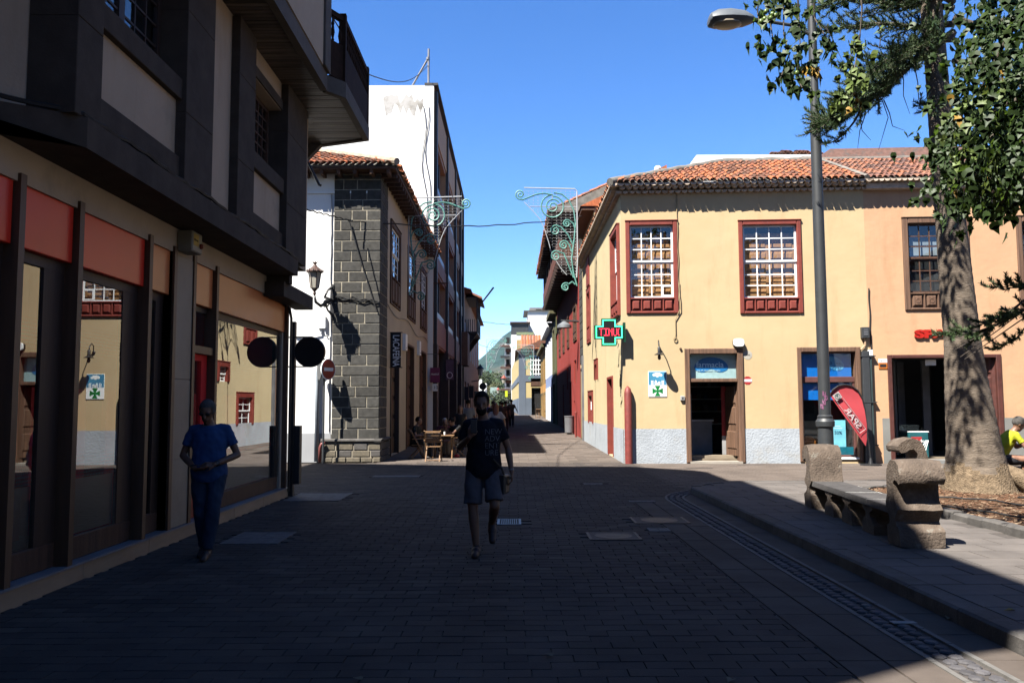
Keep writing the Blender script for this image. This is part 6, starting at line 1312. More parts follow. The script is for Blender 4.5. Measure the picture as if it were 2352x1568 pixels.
for k in range(6): MB().box(a - .8, a + 1, 158.8, 160, 2.5 + k * 2.1, 2.9 + k * 2.1).build('balcony', M('rusty_iron', (0.11, 0.055, 0.04)) if k % 2 else m_iron, e); MB().box(a + .3, a + 1.0, 159.9, 160, 3.2 + k * 2.1, 4.4 + k * 2.1).build('window', m_dark, e)
for k in range(4): MB().box(a + .2, a + 1.4, 159.88, 159.95, 3.0 + k * 3, 3.6 + k * 3).build('red_awning', M('rust', (0.15, 0.05, 0.03)), e)
for nm, lb, x0, x1, yt, Y, mt in (('white_kiosk', 'small bright white wall left at the end of the street', 1100, 1106, 871, 170, m_whitew), ('white_shopfront', 'white shopfront behind the walking man at the street end', 1112, 1117, 880, 175, m_whitew), ('market_awning', 'pale green glass awning at the far street end', 1126, 1142, 889, 180, M('mint_panel', (0.4, 0.55, 0.52), .6)), ('brown_low_house', 'low brown house between white walls at the far street end', 1117, 1126, 884, 190, M('tan_box', (0.42, 0.23, 0.12)))):
    e, a, b, z = block(nm, lb, x0, x1, yt, Y, mt, 4); MB().box(a + .1, b - .1, Y - .1, Y, .5, 3.0).build('shop_opening', M('rust', (0.15, 0.05, 0.03)), e)
e = empty('notice_board', at(1163, 906, 150), 'small bright yellow board by the far white facade', 'board'); p = at(1160, 911, 150); q = at(1166, 897, 150); MB().box(p.x, q.x, 150, 150.1, p.z, q.z).build('board', M('hi_vis_yellow', (0.7, 0.8, 0.02), .5), e)
MB().tube([e.location + Vector((0.1, .05, -.3)), e.location + Vector((0.1, .05, -1.6))], .05, 5).build('post', m_pipe, e)

# unseen house rows added behind and beside the camera to cut down skylight
def sky_blocker_row(lb, F, L, h, mat):
    e = empty('sky_blocker_house', F.at(0, 0), lb, 'house'); n = int(L / 4); hs = [(1 + k * 4, 2.3 + k * 4, z, z + 2.2) for k in range(n) for z in (1.0, 5.0)]
    wall(MB(), F, 0, L, 0, h, hs, t=.25).build('wall', mat, e); MB().fb(F, .1, L - .1, 0, h, -8, -.26).build('inner_wall', m_dark, e)
    for q in hs: MB().fb(F, *q, -.2, -.15).build('window', m_wood_old, e)
    MB().prism([F.at(0, h, .5), F.at(0, h + 1.8, -4), F.at(0, h, -8)], F.u * L).build('roof', m_tile, e)
sky_blocker_row('added unseen cream house row behind the camera, holding off skylight', Fr((-16, -15, 0), (1, 0, 0), (0, 1, 0)), 36, 10, m_cream)
sky_blocker_row('added unseen grey-white house row right of the camera, holding off skylight', Fr((19, -15, 0), (0, 1, 0), (-1, 0, 0)), 30, 9, m_plinth)

# ================================================================== FESTIVE WIRE ORNAMENTS
m_garl = M('green_garland', (0.16, 0.42, 0.36), .5, .5, 25, .2, 60); m_fr = M('white_tube_frame', (0.62, 0.64, 0.66), .4, .1, 8, 0)
m_fine = M('fine_light_wire', (0.2, 0.2, 0.2), .6)
def ornament(lb, ox, oz, Y, s, mir):
    """drawn in units of the photograph's ornament, 2.15 m wide; mir=1: straight side on the left"""
    e = empty('street_ornament', (ox, Y, oz), lb, 'ornament', group='festive wire ornaments over the street')
    def P_(x, z): return Vector((ox + mir * x * s, Y, oz + z * s))
    MB().tube([P_(.04, -3.3), P_(0, -2.6), P_(0, -.08), P_(.08, 0), P_(1.95, .05)], .025 * s, 6).build('frame', m_fr, e)
    curve = [P_(1.95, -.48), P_(1.6, -.85), P_(1.35, -1.15), P_(1.2, -1.5), P_(1.05, -2.0), P_(.95, -2.4), P_(.62, -2.95), P_(.4, -3.2)]
    MB().tube(curve, .016 * s, 5).build('frame_edge', m_fr, e)
    for z, L in ((-.68, 1.75), (-1.62, 1.17), (-2.55, .9)): MB().tube([P_(0, z), P_(L, z + .03)], .016 * s, 5).build('cross_bar', m_fr, e)
    def spiral(cx, cz, r0, turns, a0, d, tail=None, r1=.12):
        pts = []; n = int(turns * 18)
        for i in range(n + 1):
            t = i / n; r_ = r0 * (r1 + (1 - r1) * (1 - t)); a = a0 + d * t * turns * 6.283
            pts.append(P_(cx + r_ * math.cos(a), cz + r_ * math.sin(a)))
        if tail: pts = [P_(*q) for q in tail] + pts
        MB().tube(pts, .03 * s, 5).build('scroll', m_garl, e)
    spiral(.9, -.65, .43, 1.0, 1.57, -1, [(2.05, -.42), (1.5, -.2), (1.2, -.16)], .9)
    spiral(.9, -.65, .28, 1.6, 2.6, -1, None, .2)
    MB().tube([P_(.9, -.2), P_(.9, -.4)], .014 * s, 4).build('cross_bar', m_fr, e)
    spiral(2.1, -.2, .19, 1.8, -2.0, 1, None, .15)
    MB().tube([P_(.85, -.14), P_(.55, -.2), P_(.3, -.42), P_(.12, -.8), P_(.06, -1.3), P_(.12, -1.9), P_(.22, -2.6), P_(.16, -3.1), P_(.03, -3.6)], .03 * s, 5).build('stem', m_garl, e)
    for cx, cz, r_, tl in ((.38, -1.3, .15, [(.08, -1.5), (.14, -1.3)]), (.8, -1.55, .2, [(.15, -2.1), (.35, -1.7), (.6, -1.42)]), (.5, -2.1, .17, [(.2, -2.35), (.3, -2.1)]), (.8, -2.5, .2, [(.15, -3.3), (.35, -2.8), (.5, -2.4)]), (.45, -3.65, .16, [(.1, -3.55), (.2, -3.45)])):
        spiral(cx, cz, r_, 1.7, 2.4, -1, tl, .12)
    m = MB(); z = -.08; bulbs = MB()
    while z > -3.2:
        L = 2.0 - .2 * abs(z) if z > -.5 else max(.4, 1.9 - (abs(z) - .5) * 1.1) if z > -1.2 else max(.3, 1.25 - (abs(z) - 1.2) * .35)
        m.tube([P_(0, z), P_(L, z + .02)], .005 * s, 3, False)
        x = .08
        while x < L: p = P_(x, z - .02); bulbs.box(p.x - .012 * s, p.x + .012 * s, p.y - .01, p.y + .01, p.z - .02 * s, p.z + .015 * s); x += .17
        z -= .11
    m.build('light_strings', m_fine, e, kind='stuff'); bulbs.build('light_bulbs', M('clear_bulbs', (0.5, 0.5, 0.48), .3), e, kind='stuff')
    return e
p = at(939, 455, 30); ornament('scrolled wire ornament with its straight side on the left cream house', p.x, p.z, 30, 1.0, 1)
p = at(1325, 434, 30); ornament('scrolled wire ornament on the right, its curl pointing left over the sky', p.x, p.z, 30, 1.0, -1)
p = at(1117, 778, 105); ornament('tiny far wire ornament before the green hill', p.x, p.z, 105, 1.15, 1)
p = at(1226, 792, 90); ornament('tiny far wire ornament before the yellow corner house', p.x, p.z, 90, 1.0, -1)
def wire(nm, pts2, lb, r_=.014, sag=0.0):
    a, b = pts2; pts = [a.lerp(b, t / 24) + Vector((0, 0, -sag * math.sin(math.pi * t / 24) + .02 * math.sin(t * 1.9))) for t in range(25)]
    return MB().tube(pts, r_, 5).thing(nm, m_cable, a, lb, 'wire')
wire('overhead_wire', (at(699, 480, 22.5), at(810, 508, 24.4)), 'black wire from the left shop corner to the basalt pillar', .02)
wire('overhead_wire', (at(800, 508, 24.4), at(1335, 498, 31)), 'black wire slung across the street between the two ornaments', .02, .25)
wire('overhead_wire', (at(1098, 737, 70), at(1268, 737, 70)), 'thin wire across the far street above the hill', .02, .3); wire('overhead_wire', (at(1098, 790, 90), at(1180, 800, 90)), 'lowest thin wire across the far street', .02, .3)
a = at(802, 508, 24.7); MB().tube([a, at(832, 610, 24.75), at(866, 716, 24.75)], .022, 5).thing('slack_cable', m_cable, a, 'slack black cable running down across the basalt pillar', 'cable')
a = at(702, 362, 16.2); MB().tube([a, at(733, 425, 16.3), at(738, 426, 16.3)], [.02, .03, .03], 5).thing('thin_rod', m_iron, a, 'thin dark rod hanging down under the left balcony', 'rod')

# ================================================================== TALL STREET LAMP
lx = onz(1893, 1140, PZ); e = empty('street_lamp', (lx.x, 14.0, PZ), 'tall dark grey street lamp post with a flat head, behind the stone bench', 'street lamp'); LX = 5.27; LY = 14.0
bs = Vector((LX, LY, PZ))
MB().lathe(bs, [(.17, 0), (.17, .02), (.13, .05), (.125, 1.15), (.15, 1.17), (.155, 1.25), (.12, 1.3), (.125, 1.34), (.1, 1.36)], 20).build('base_sleeve', m_pipe, e, smooth=30)
MB().lathe(bs, [(.098, 1.36), (.094, 4.0), (.088, 6.4), (.075, 6.41), (.07, 8.6), (.02, 8.65)], 20).build('pole', m_pipe, e, smooth=30)
zt_ = at(1865, 52, LY).z; hp_ = at(1735, 45, LY)
MB().tube([(LX, LY, zt_ - .25), (LX - .3, LY, zt_ - .06), (hp_.x, LY, hp_.z)], .03, 8).build('arm', m_pipe, e)
q = at(1628, 50, LY); hl = hp_.x - q.x; m = MB()
for sgn, nm, mt in ((1, 'lamp_head', M('lamp_head_grey', (0.18, 0.2, 0.22), .45)),):
    secs = [(0, .05, .04), (.08, .12, .09), (.25, .2, .16), (.55, .24, .2), (.82, .23, .19), (.97, .19, .13), (1.0, .14, .08)]; N = 12; vs = []
    for t, w_, h_ in secs:
        for j in range(N):
            a = 2 * math.pi * j / N; z = math.sin(a); vs.append((hp_.x - t * hl, LY + w_ * math.cos(a), hp_.z - .015 + (h_ * z if z > 0 else h_ * .55 * z) - t * .02))
    m.add(vs, [(k * N + j, k * N + (j + 1) % N, (k + 1) * N + (j + 1) % N, (k + 1) * N + j) for k in range(len(secs) - 1) for j in range(N)] + [tuple(range(N)), tuple(range(len(vs) - N, len(vs)))]); m.build(nm, mt, e, smooth=40)
m = MB(); c_ = Vector((hp_.x - hl * .62, LY - .02, hp_.z - .1)); m.ell(c_, (hl * .32, .2, .06), 14); m.build('glass', M('lamp_glass', (0.5, 0.42, 0.3), .3), e, smooth=True)
# graffiti scrawl on the base
rg = random.Random(9)
for zz, n_ in ((.2, 5), (.55, 5), (1.5, 4)):
    m = MB()
    for k in range(n_):
        pts = []; a0 = -1.9 + rg.uniform(-.5, .5); z0 = zz + k * .07
        for j in range(9): a = a0 + .25 * math.sin(j * 1.1 + k); r_ = .134 if zz < 1.3 else .102; pts.append(bs + Vector((r_ * math.cos(a), r_ * math.sin(a), z0 + .05 * math.cos(j * 1.7 + k))))
        m.tube(pts, .006, 4)
    m.build('scrawl', m_white if zz < 1.3 else M('pink_marker', (0.4, 0.15, 0.3), .7), e)

# ================================================================== BEACH FLAG OF THE SUPERMARKET
Yf = 22.75; e = empty('beach_flag', (at(1997, 1058, Yf).x, Yf, 0), 'leaning red teardrop flag with mirrored white lettering before the shop window', 'flag')
outp = [(1989.5, 1024), (1960, 985), (1935, 950), (1912, 915), (1906, 906), (1912, 895), (1925, 886), (1940, 883), (1955, 886), (1970, 897), (1980, 915), (1986, 940), (1990, 975), (1992, 1005)]
P3 = [at(x, y, Yf) for x, y in outp]
def bulge(p): return Vector((p.x, p.y + .03 * math.sin(p.z * 4), p.z))
c = at(1950, 925, Yf); m = MB(); 
ring = [bulge(p) for p in P3]; mid = [bulge(p.lerp(c, .5)) for p in P3]; N = len(ring)
m.add(ring + mid + [c], [(k, (k + 1) % N, N + (k + 1) % N, N + k) for k in range(N)] + [(N + k, N + (k + 1) % N, 2 * N) for k in range(N)]); m.build('cloth', M('flag_red', (0.62, 0.065, 0.08), .7, .06, 2), e, smooth=True)
MB().tube([at(2000, 1060, Yf), at(1996, 1020, Yf)] + [p + Vector((.01, 0, 0)) for p in P3[::-1][:9]] + [P3[4]], [.02, .018] + [.022] * 9 + [.012], 6).build('pole', m_iron, e)
d_ = (at(1980, 991, Yf) - at(1913, 899, Yf)).normalized(); ux = -d_; n_ = Vector((0, -1, 0)); uy = Vector((0, 0, 1)).cross(n_)
perp = Vector((-d_.z, 0, d_.x))
if perp.z < 0: perp = -perp
yo = Vector((0, -.045, 0))
def rect(p, L, H, mat, nm, t=.0): m = MB(); m.quad(p, p + d_ * L, p + d_ * L + perp * H, p + perp * H); return m.build(nm, mat, e)
s0 = at(1909, 906, Yf) + yo + d_ * .01
rect(s0 + d_ * .02, .19, .2, M('white_print2', (0.7, 0.6, 0.6), .6), 'logo_square')
ccx = s0 + d_ * .115 + perp * .1 + Vector((0, -.004, 0)); MB().tube([ccx + (d_ * math.cos(t) + perp * math.sin(t)) * .07 for t in [k * .6 for k in range(12)]], .008, 4).build('logo_ring', M('teal_print', (0.1, 0.2, 0.18), .6), e)
MB().add([ccx + d_ * .045, ccx - d_ * .035 + perp * .04, ccx - d_ * .035 - perp * .04], [(0, 1, 2)]).build('logo_tree', M('teal_print', (0.1, 0.2, 0.18)), e)
m = MB(); L0, L1 = .23, 1.27
for a, b in (((L0, 0), (L1, 0)), ((L0, .2), (L1, .2)), ((L1, 0), (L1, .2))): m.tube([s0 + d_ * a[0] + perp * a[1], s0 + d_ * b[0] + perp * b[1]], .006, 4)
m.build('letter_frame', M('white_print2', (0.7, 0.6, 0.6)), e)
text('lettering', 'SPAR', .21, M('white_print2', (0.7, 0.6, 0.6)), e, s0 + d_ * (L1 - .12) + perp * .03 + Vector((0, -.002, 0)), -d_, perp, sx=1.35, font_off=.004, ext=.001)
MB().lathe((at(2000, 1060, Yf).x, Yf, 0), [(.28, 0), (.28, .03), (.06, .05), (.03, .2)], 16).build('foot', m_iron, e)

# ================================================================== STONE BENCHES
m_bench = M('lava_stone', (0.17, 0.13, 0.1), .92, .3, 7, .9, 38, .2, col2=(0.28, 0.26, 0.22), c2scale=7, c2lo=.6, c2hi=.68, rnd=.08, bdist=.02)
m_seat = M('seat_slab_stone', (0.105, 0.098, 0.095), .9, .25, 6, .6, 50, .2, rnd=.3, bdist=.01)
def arm_profile():
    """outline of one bench end; x outward from the seat, z up"""
    return [(-.02, 0), (.36, 0), (.36, .17), (.33, .2), (.26, .22), (.23, .26), (.24, .30), (.30, .36), (.33, .40), (.30, .43), (.25, .5), (.225, .6), (.23, .68), (.27, .725), (.33, .715), (.37, .68), (.41, .70), (.43, .75), (.42, .82), (.37, .89), (.28, .935), (.18, .94), (.09, .90), (.04, .82), (.02, .7), (.02, .55), (-.01, .45), (-.03, .40), (-.0, .36), (.06, .31), (.07, .26), (.05, .22), (-.02, .19)]
def bench(o, d, L, label, group, slabs, wid=.46, hook=False):
    o = Vector(o); d = Vector(d).normalized(); s = Vector((-d.y, d.x, 0)); e = empty('stone_bench', o, label, 'bench', group=group)
    for end, sg in ((0, -1), (L, 1)):
        prof = arm_profile()
        if hook: prof = [(-.02, 0), (.36, 0), (.36, .18), (.26, .24), (.3, .38), (.2, .46), (.19, .6), (.21, .68), (.27, .745), (.34, .73), (.42, .69), (.5, .68), (.55, .72), (.56, .79), (.51, .86), (.4, .92), (.27, .94), (.15, .9), (.07, .8), (.03, .66), (.0, .5), (-.02, .4), (.04, .3), (.05, .22), (-.02, .19)]
        m = MB(); rr = random.Random(int(end * 10)); pts = [o + d * (end + sg * x) + Vector((0, 0, z)) for x, z in prof]; N = len(pts); ks = 4; vs = []
        for k in range(ks + 1):
            w_ = -wid / 2 + wid * k / ks; sh = .97 if k in (0, ks) else 1.0; c0 = sum(pts, Vector()) / N
            vs += [c0 + (p - c0) * sh + s * (w_ * 1.02) + Vector((rr.uniform(-.006, .006), rr.uniform(-.006, .006), rr.uniform(-.005, .005))) for p in pts]
        m.add(vs, [(k * N + j, k * N + (j + 1) % N, (k + 1) * N + (j + 1) % N, (k + 1) * N + j) for k in range(ks) for j in range(N)] + [tuple(range(N))[::-1], tuple(range(ks * N, (ks + 1) * N))])
        m.build('arm_rest', m_bench, e, smooth=38)
    u = .0; k = 0
    for Ls in slabs:
        z0 = .405 + random.uniform(-.004, .004); a, b = o + d * (u + .006), o + d * (u + Ls - .006); hw = wid / 2 - .01
        m = MB(); c = .012; m.hexa([a - s * hw + Vector((0, 0, z0 - .07)), b - s * hw + Vector((0, 0, z0 - .07)), b + s * hw + Vector((0, 0, z0 - .07)), a + s * hw + Vector((0, 0, z0 - .07)), a - s * (hw - c) + d * c + Vector((0, 0, z0)), b - s * (hw - c) - d * c + Vector((0, 0, z0)), b + s * (hw - c) - d * c + Vector((0, 0, z0)), a + s * (hw - c) + d * c + Vector((0, 0, z0))])
        m.build('seat_slab', m_seat, e); u += Ls
    u = 0
    for Ls in slabs[:-1]:
        u += Ls
        prof = [(-.2, 0), (.2, 0), (.2, .11), (.15, .16), (.07, .2), (.07, .25), (.17, .29), (.17, .334), (-.17, .334), (-.17, .29), (-.07, .25), (-.07, .2), (-.15, .16), (-.2, .11)]
        MB().fb(Fr(o + d * u, d, -s), -.09, .07, .335, .40, -wid / 2 + .03, wid / 2 - .005).build('mortar_joint', M('white_mortar', (.5, .5, .47), .95, .3, 20, .5, k=.6), e)
        MB().prism([o + d * (u + x) - s * (wid / 2 - .03) + Vector((0, 0, z)) for x, z in prof], s * (wid - .06)).build('pedestal', m_bench, e)
    return e
B0 = Vector((4.42, 9.05, PZ)); B1 = Vector((4.42, 12.45, PZ))
bn0 = onz(2120, 1250, PZ); bn1 = onz(1862, 1160, PZ)
A_ = Vector((bn0.x - .1, 9.3, PZ)); B_ = Vector((bn1.x + .09, 12.35, PZ))
L_ = (B_ - A_).length; bench(A_, B_ - A_, L_, 'empty lava-stone bench with scrolled arms, half in shade at the plaza edge', 'stone benches on the plaza', [L_ * .24, L_ * .26, L_ * .25, L_ * .25])
bench((7.38, 15.0, PZ), (1, 0, 0), 3.6, 'lava-stone bench behind the tree trunk, seat of the man in yellow', 'stone benches on the plaza', [.9, .9, .9, .9], hook=True)

# ================================================================== PLANTING BED
pb = empty('planting_bed', (8, 12, PZ), kind='structure'); PB_ = Vector((0, 0, 0))
def bed_edge(s):
    """left edge going away, rounded far corner"""
    x0, y1, r = 5.85, 14.9, .9; s1 = y1 - r - 5.0
    if s < s1: return Vector((x0, 5.0 + s, 0)), Vector((0, 1, 0))
    t = (s - s1) / r
    if t < math.pi / 2: return Vector((x0 + r - r * math.cos(t), y1 - r + r * math.sin(t), 0)), Vector((math.sin(t), math.cos(t), 0))
    return Vector((x0 + r + s - s1 - r * math.pi / 2, y1, 0)), Vector((1, 0, 0))
s = 0
while s < 15:
    L = .22 if 8.9 < s < 10.6 else random.uniform(.28, .5); p, d = bed_edge(s); q, d2 = bed_edge(s + L - .012); n1, n2 = Vector((d.y, -d.x, 0)), Vector((d2.y, -d2.x, 0)); h = random.uniform(.085, .11); V = lambda v, z: Vector((v.x, v.y, PZ + z)); c = .02
    m = MB(); m.add([V(p, -.02), V(q, -.02), V(q + n2 * .15, -.02), V(p + n1 * .15, -.02), V(p, h - c), V(q, h - c), V(p + n1 * c, h), V(q + n2 * c, h), V(q + n2 * .15, h), V(p + n1 * .15, h)], [(0, 1, 5, 4), (4, 5, 7, 6), (6, 7, 8, 9), (2, 3, 9, 8), (0, 4, 6, 9, 3), (1, 2, 8, 7, 5)]); m.build('edging_stone', m_kerb, pb); s += L
TR = Vector((7.70, 13.75, PZ))
m = MB(); nx, ny = 36, 50; vs = []
for j in range(ny + 1):
    for i in range(nx + 1):
        x = 5.95 + i * (12 - 5.95) / nx; y = 5.2 + j * (14.8 - 5.2) / ny; d = math.hypot(x - TR.x, y - TR.y)
        vs.append((x, y, PZ + .05 + .09 * math.exp(-(d / 1.2) ** 2) + noise.noise((x * 2, y * 2, 0)) * .02 + noise.noise((x * 9, y * 9, 0)) * .012))
m.add(vs, [(j * (nx + 1) + i, j * (nx + 1) + i + 1, (j + 1) * (nx + 1) + i + 1, (j + 1) * (nx + 1) + i) for j in range(ny) for i in range(nx) if in_bed(vs[j * (nx + 1) + i][0], vs[j * (nx + 1) + i][1], -.02)])
m.build('soil', M('bark_soil', (0.17, 0.095, 0.055), .95, .4, 30, .8, 60, .1), pb, smooth=True)
m = MB()
for k in range(9000):
    x = random.uniform(5.95, 9.9); y = random.uniform(8.2, 14.7)
    if not in_bed(x, y, -.05): continue
    if x > y * .64: continue
    z = PZ + .055 + .09 * math.exp(-(math.hypot(x - TR.x, y - TR.y) / 1.2) ** 2) + random.uniform(0, .02); a = random.uniform(0, 6.28); L = random.uniform(.012, .04); w_ = random.uniform(.004, .012); t = random.uniform(-.5, .5)
    dx, dy = math.cos(a) * L, math.sin(a) * L; m.mi = k % 3
    m.add([(x - dx, y - dy, z), (x + dx, y + dy, z + t * L), (x + dx - dy * w_ / L, y + dy + dx * w_ / L, z + t * L + .004), (x - dx - dy * w_ / L, y - dy + dx * w_ / L, z + .006)], [(0, 1, 2, 3)])
m.thing('bark_mulch', [M('mulch_red', (0.26, 0.12, 0.06), .9), M('mulch_brown', (0.12, 0.07, 0.04), .9), M('mulch_pale', (0.42, 0.3, 0.19), .9)], (8, 11, PZ), 'reddish bark mulch strewn over the bed round the trunk', 'mulch', kind='stuff')
for k, (pts, lb) in enumerate((([(5.9, 12.6), (6.3, 11.3), (6.6, 10.2), (6.85, 9.2), (7.0, 8.3)], 'black drip hose nearest to the kerb in the mulch bed'), ([(6.1, 13.2), (7.0, 12.5), (7.4, 11.2), (8.0, 10.2), (8.3, 9.6)], 'middle black drip hose crossing the mulch bed'), ([(7.6, 12.6), (8.3, 12.0), (9.3, 11.4), (10.2, 10.8)], 'farther black drip hose below the trunk in the mulch bed'))):
    P_ = [Vector((x, y, PZ + .095 + .09 * math.exp(-(math.hypot(x - TR.x, y - TR.y) / 1.2) ** 2))) for x, y in pts]; fine = []
    for a, b in zip(P_, P_[1:]): fine += [a.lerp(b, t / 6) + Vector((.03 * math.sin(t), 0, .008 * math.sin(t * 2))) for t in range(6)]
    MB().tube(fine, .013, 6).thing('drip_hose', m_cable, P_[0], lb, 'hose', smooth=True)
m = MB()
for cx, cy, n_ in ((6.9, 10.6, 26), (7.05, 10.45, 20), (9.0, 12.9, 60), (9.2, 12.6, 40), (6.6, 9.7, 14)):
    for k in range(n_):
        x, y = cx + random.gauss(0, .09), cy + random.gauss(0, .07); a = random.uniform(0, 6.28); L = random.uniform(.05, .12); m.add([(x - .003, y, PZ + .06), (x + .003, y, PZ + .06), (x + math.cos(a) * L * .5, y + math.sin(a) * L * .5, PZ + .06 + L)], [(0, 1, 2)])
m.thing('weeds', M('weed_green', (0.06, 0.12, 0.03), .8), (7, 10.5, PZ), 'small green weeds sprouting from the bark mulch', 'weeds', kind='stuff')

# ================================================================== NORFOLK PINE
m_bark = M('ringed_bark', (0.25, 0.2, 0.155), .92, .2, 3, 1.0, 16, .15, stretch=(1, 1, 6), col2=(0.35, 0.30, 0.25), c2scale=1.0, c2lo=.55, c2hi=.75, bdist=.02)
m_bark2 = M('rough_root_bark', (0.27, 0.2, 0.13), .95, .4, 14, 1.0, 40, .1, bdist=.03)
m_ned = M('pine_needles', (0.085, 0.15, 0.055), .7, .45, 3, 0, col2=(0.15, 0.2, 0.07), c2scale=4)
m_twig = M('twig_bark', (0.1, 0.08, 0.06), .9, .3, 6)
PT = empty('norfolk_pine', TR, 'tall grey-trunked Norfolk pine rising from the mulch bed, dappled with shade', 'tree')
prof = [(1.0, .80), (.92, .86), (.84, .3), (0.0, 0)]
def trunk_x(z): return TR.x - .012 * (z - PZ) * (z - PZ) * .12
zs = [0, .1, .22, .34, .46, .6, .8, 1.1, 1.5, 2.0, 2.6, 3.4, 4.4, 5.6, 7, 9, 12, 15]
rs = [.66, .62, .575, .535, .50, .465, .43, .395, .36, .315, .28, .26, .238, .208, .18, .165, .14, .1]
m = MB(); n = 28; vs = []
def rad(z):
    for a, b, c, d in zip(zs, zs[1:], rs, rs[1:]):
        if z <= b: return c + (d - c) * (z - a) / (b - a)
    return .1
zz = [k * .055 for k in range(0, 130)] + [7.2 + k * .25 for k in range(32)]
for z in zz:
    for j in range(n):
        a = 2 * math.pi * j / n; r_ = rad(z) * (1 + .05 * math.sin(3 * a + .5) + .012 * math.sin(z * 40) * (z > .5) + .06 * noise.noise((math.cos(a) * 2, math.sin(a) * 2, z * .8)))
        if z < .62: r_ *= 1 + .16 * noise.noise((math.cos(a) * 1.6, math.sin(a) * 1.6, 5)) + .05 * noise.noise((math.cos(a) * 7, math.sin(a) * 7, z * 8))
        vs.append((TR.x - .075 * z + .0025 * z * z + r_ * math.cos(a), TR.y + r_ * math.sin(a), PZ - .02 + z))
k0 = 0
fs = [(k * n + j, k * n + (j + 1) % n, (k + 1) * n + (j + 1) % n, (k + 1) * n + j) for k in range(len(zz) - 1) for j in range(n)]
m.add(vs, fs); m.m = [1 if (zz[k] < .5 + .08 * math.sin(j * .9)) else 0 for k in range(len(zz) - 1) for j in range(n)]; m.build('trunk', [m_bark, m_bark2], PT, smooth=True)
for pts, r_ in (([(7.95, 13.5, .5), (8.15, 13.4, .36), (8.3, 13.3, .22), (8.42, 13.2, .1), (8.5, 13.15, .02)], [.1, .15, .17, .16, .06]),):
    MB().tube([Vector(p) + Vector((0, 0, PZ - .02)) for p in pts], r_, 9).build('root', m_bark2, PT, smooth=True)
needles = MB()
def ndl(p, d, L, w_=.008):
    s = d.cross(Vector((random.uniform(-1, 1), random.uniform(-1, 1), random.uniform(-1, 1)))).normalized() * w_; needles.add([p - s, p + s, p + d * L], [(0, 1, 2)])
def shoot(p, d, L, dens=230, nl=.105, up=.5):
    """a rope-like foliage shoot: curving axis set with upswept needles"""
    d = Vector(d).normalized(); pts = [Vector(p)]; dd = d.copy(); k = 7
    for i in range(k): dd = (dd + Vector((0, 0, up * .22))).normalized(); pts.append(pts[-1] + dd * L / k)
    twigs.tube(pts, [.007] * k + [.003], 3, False); tot = int(L * dens)
    for i in range(tot):
        t = .08 + .92 * i / tot; f = t * k; a = min(int(f), k - 1); q = pts[a].lerp(pts[a + 1], f - a); ax = (pts[a + 1] - pts[a]).normalized()
        rr = Vector((random.gauss(0, 1), random.gauss(0, 1), random.gauss(0, 1))); rr = (rr - ax * rr.dot(ax)).normalized()
        ndl(q, (rr * .75 + ax * .6 + Vector((0, 0, .35))).normalized(), nl * random.uniform(.7, 1.25) * (1 - .35 * t))
    return pts
def branch(pts, r0, r1, n_sh, L, dens=230, f0=.25, droop=0.0, side=1.0, nl=.105, parent=PT, up=.5):
    pts = [Vector(p) for p in pts]; fine = []
    for i in range(len(pts) - 1):
        a = pts[max(i - 1, 0)]; b = pts[i]; c = pts[i + 1]; d = pts[min(i + 2, len(pts) - 1)]
        for k in range(6):
            t = k / 6; fine.append(.5 * ((2 * b) + (c - a) * t + (2 * a - 5 * b + 4 * c - d) * t * t + (3 * b - a - 3 * c + d) * t ** 3))
    fine.append(pts[-1]); N = len(fine)
    MB().tube(fine, [r0 + (r1 - r0) * i / (N - 1) for i in range(N)], 6).build('branch', m_twig, parent, smooth=True)
    for i in range(n_sh):
        t = f0 + (1 - f0) * (i + random.random()) / n_sh; k = min(int(t * (N - 1)), N - 2); q = fine[k].lerp(fine[k + 1], t * (N - 1) - k); ax = (fine[k + 1] - fine[k]).normalized()
        sd = ax.cross(Vector((0, 0, 1))).normalized() * (1 if i % 2 else -1) * side
        d = (ax * random.uniform(.3, 1.1) + sd * random.uniform(.3, 1.3) + Vector((0, 0, random.uniform(-1.0, .5) - droop))).normalized()
        shoot(q, d, L * random.uniform(.6, 1.2) * (1.15 - .5 * t), dens, nl, up)
    return fine
twigs = MB()
Yp = 13.6
def A(x, y, Y=Yp): return at(x, y, Y)
T0 = lambda y, Y=13.75: at(2190, y, Y)
branch([T0(75), A(2100, 140), A(2040, 190), A(1980, 240, 13.3), A(1935, 262, 13.2), A(1905, 275, 13.1)], .07, .015, 150, .75, 170, .08)
branch([T0(90), A(2110, 100), A(2050, 130, 13.2), A(1990, 180, 12.9), A(1960, 215, 12.8)], .06, .012, 110, .7, 170, .08)
branch([A(1985, 238, 13.3), A(1958, 285), A(1920, 322), A(1885, 333, 13.0)], .022, .008, 7, .35, 200, .3)
branch([A(1935, 262, 13.2), A(1905, 268), A(1880, 262)], .015, .006, 7, .4, 220, .1, up=1.0)
branch([A(1945, 262, 13.2), A(1925, 290), A(1905, 300)], .012, .006, 5, .3, 220, .2, up=1.0)
branch([T0(55), A(2110, 62, 14.2), A(2030, 55, 14.5), A(1950, 62, 14.8), A(1880, 75, 15)], .06, .012, 70, .5, 170, .1)
branch([T0(20), A(2120, 10, 14), A(2040, 8, 13.6), A(1960, -5, 13.4), A(1900, 5, 13.2)], .06, .012, 80, .55, 170, .1)
branch([T0(5), A(2130, -20, 13.5), A(2040, -20, 13), A(1900, -25, 12.5)], .06, .012, 80, .6, 170, .1, droop=.3)
branch([T0(250), A(2150, 240, 13.6), A(2110, 238, 13.5)], .018, .008, 7, .3, 220, .35)
branch([T0(275), A(2150, 262, 13.6), A(2115, 255, 13.5)], .014, .008, 4, .22, 220, .5)
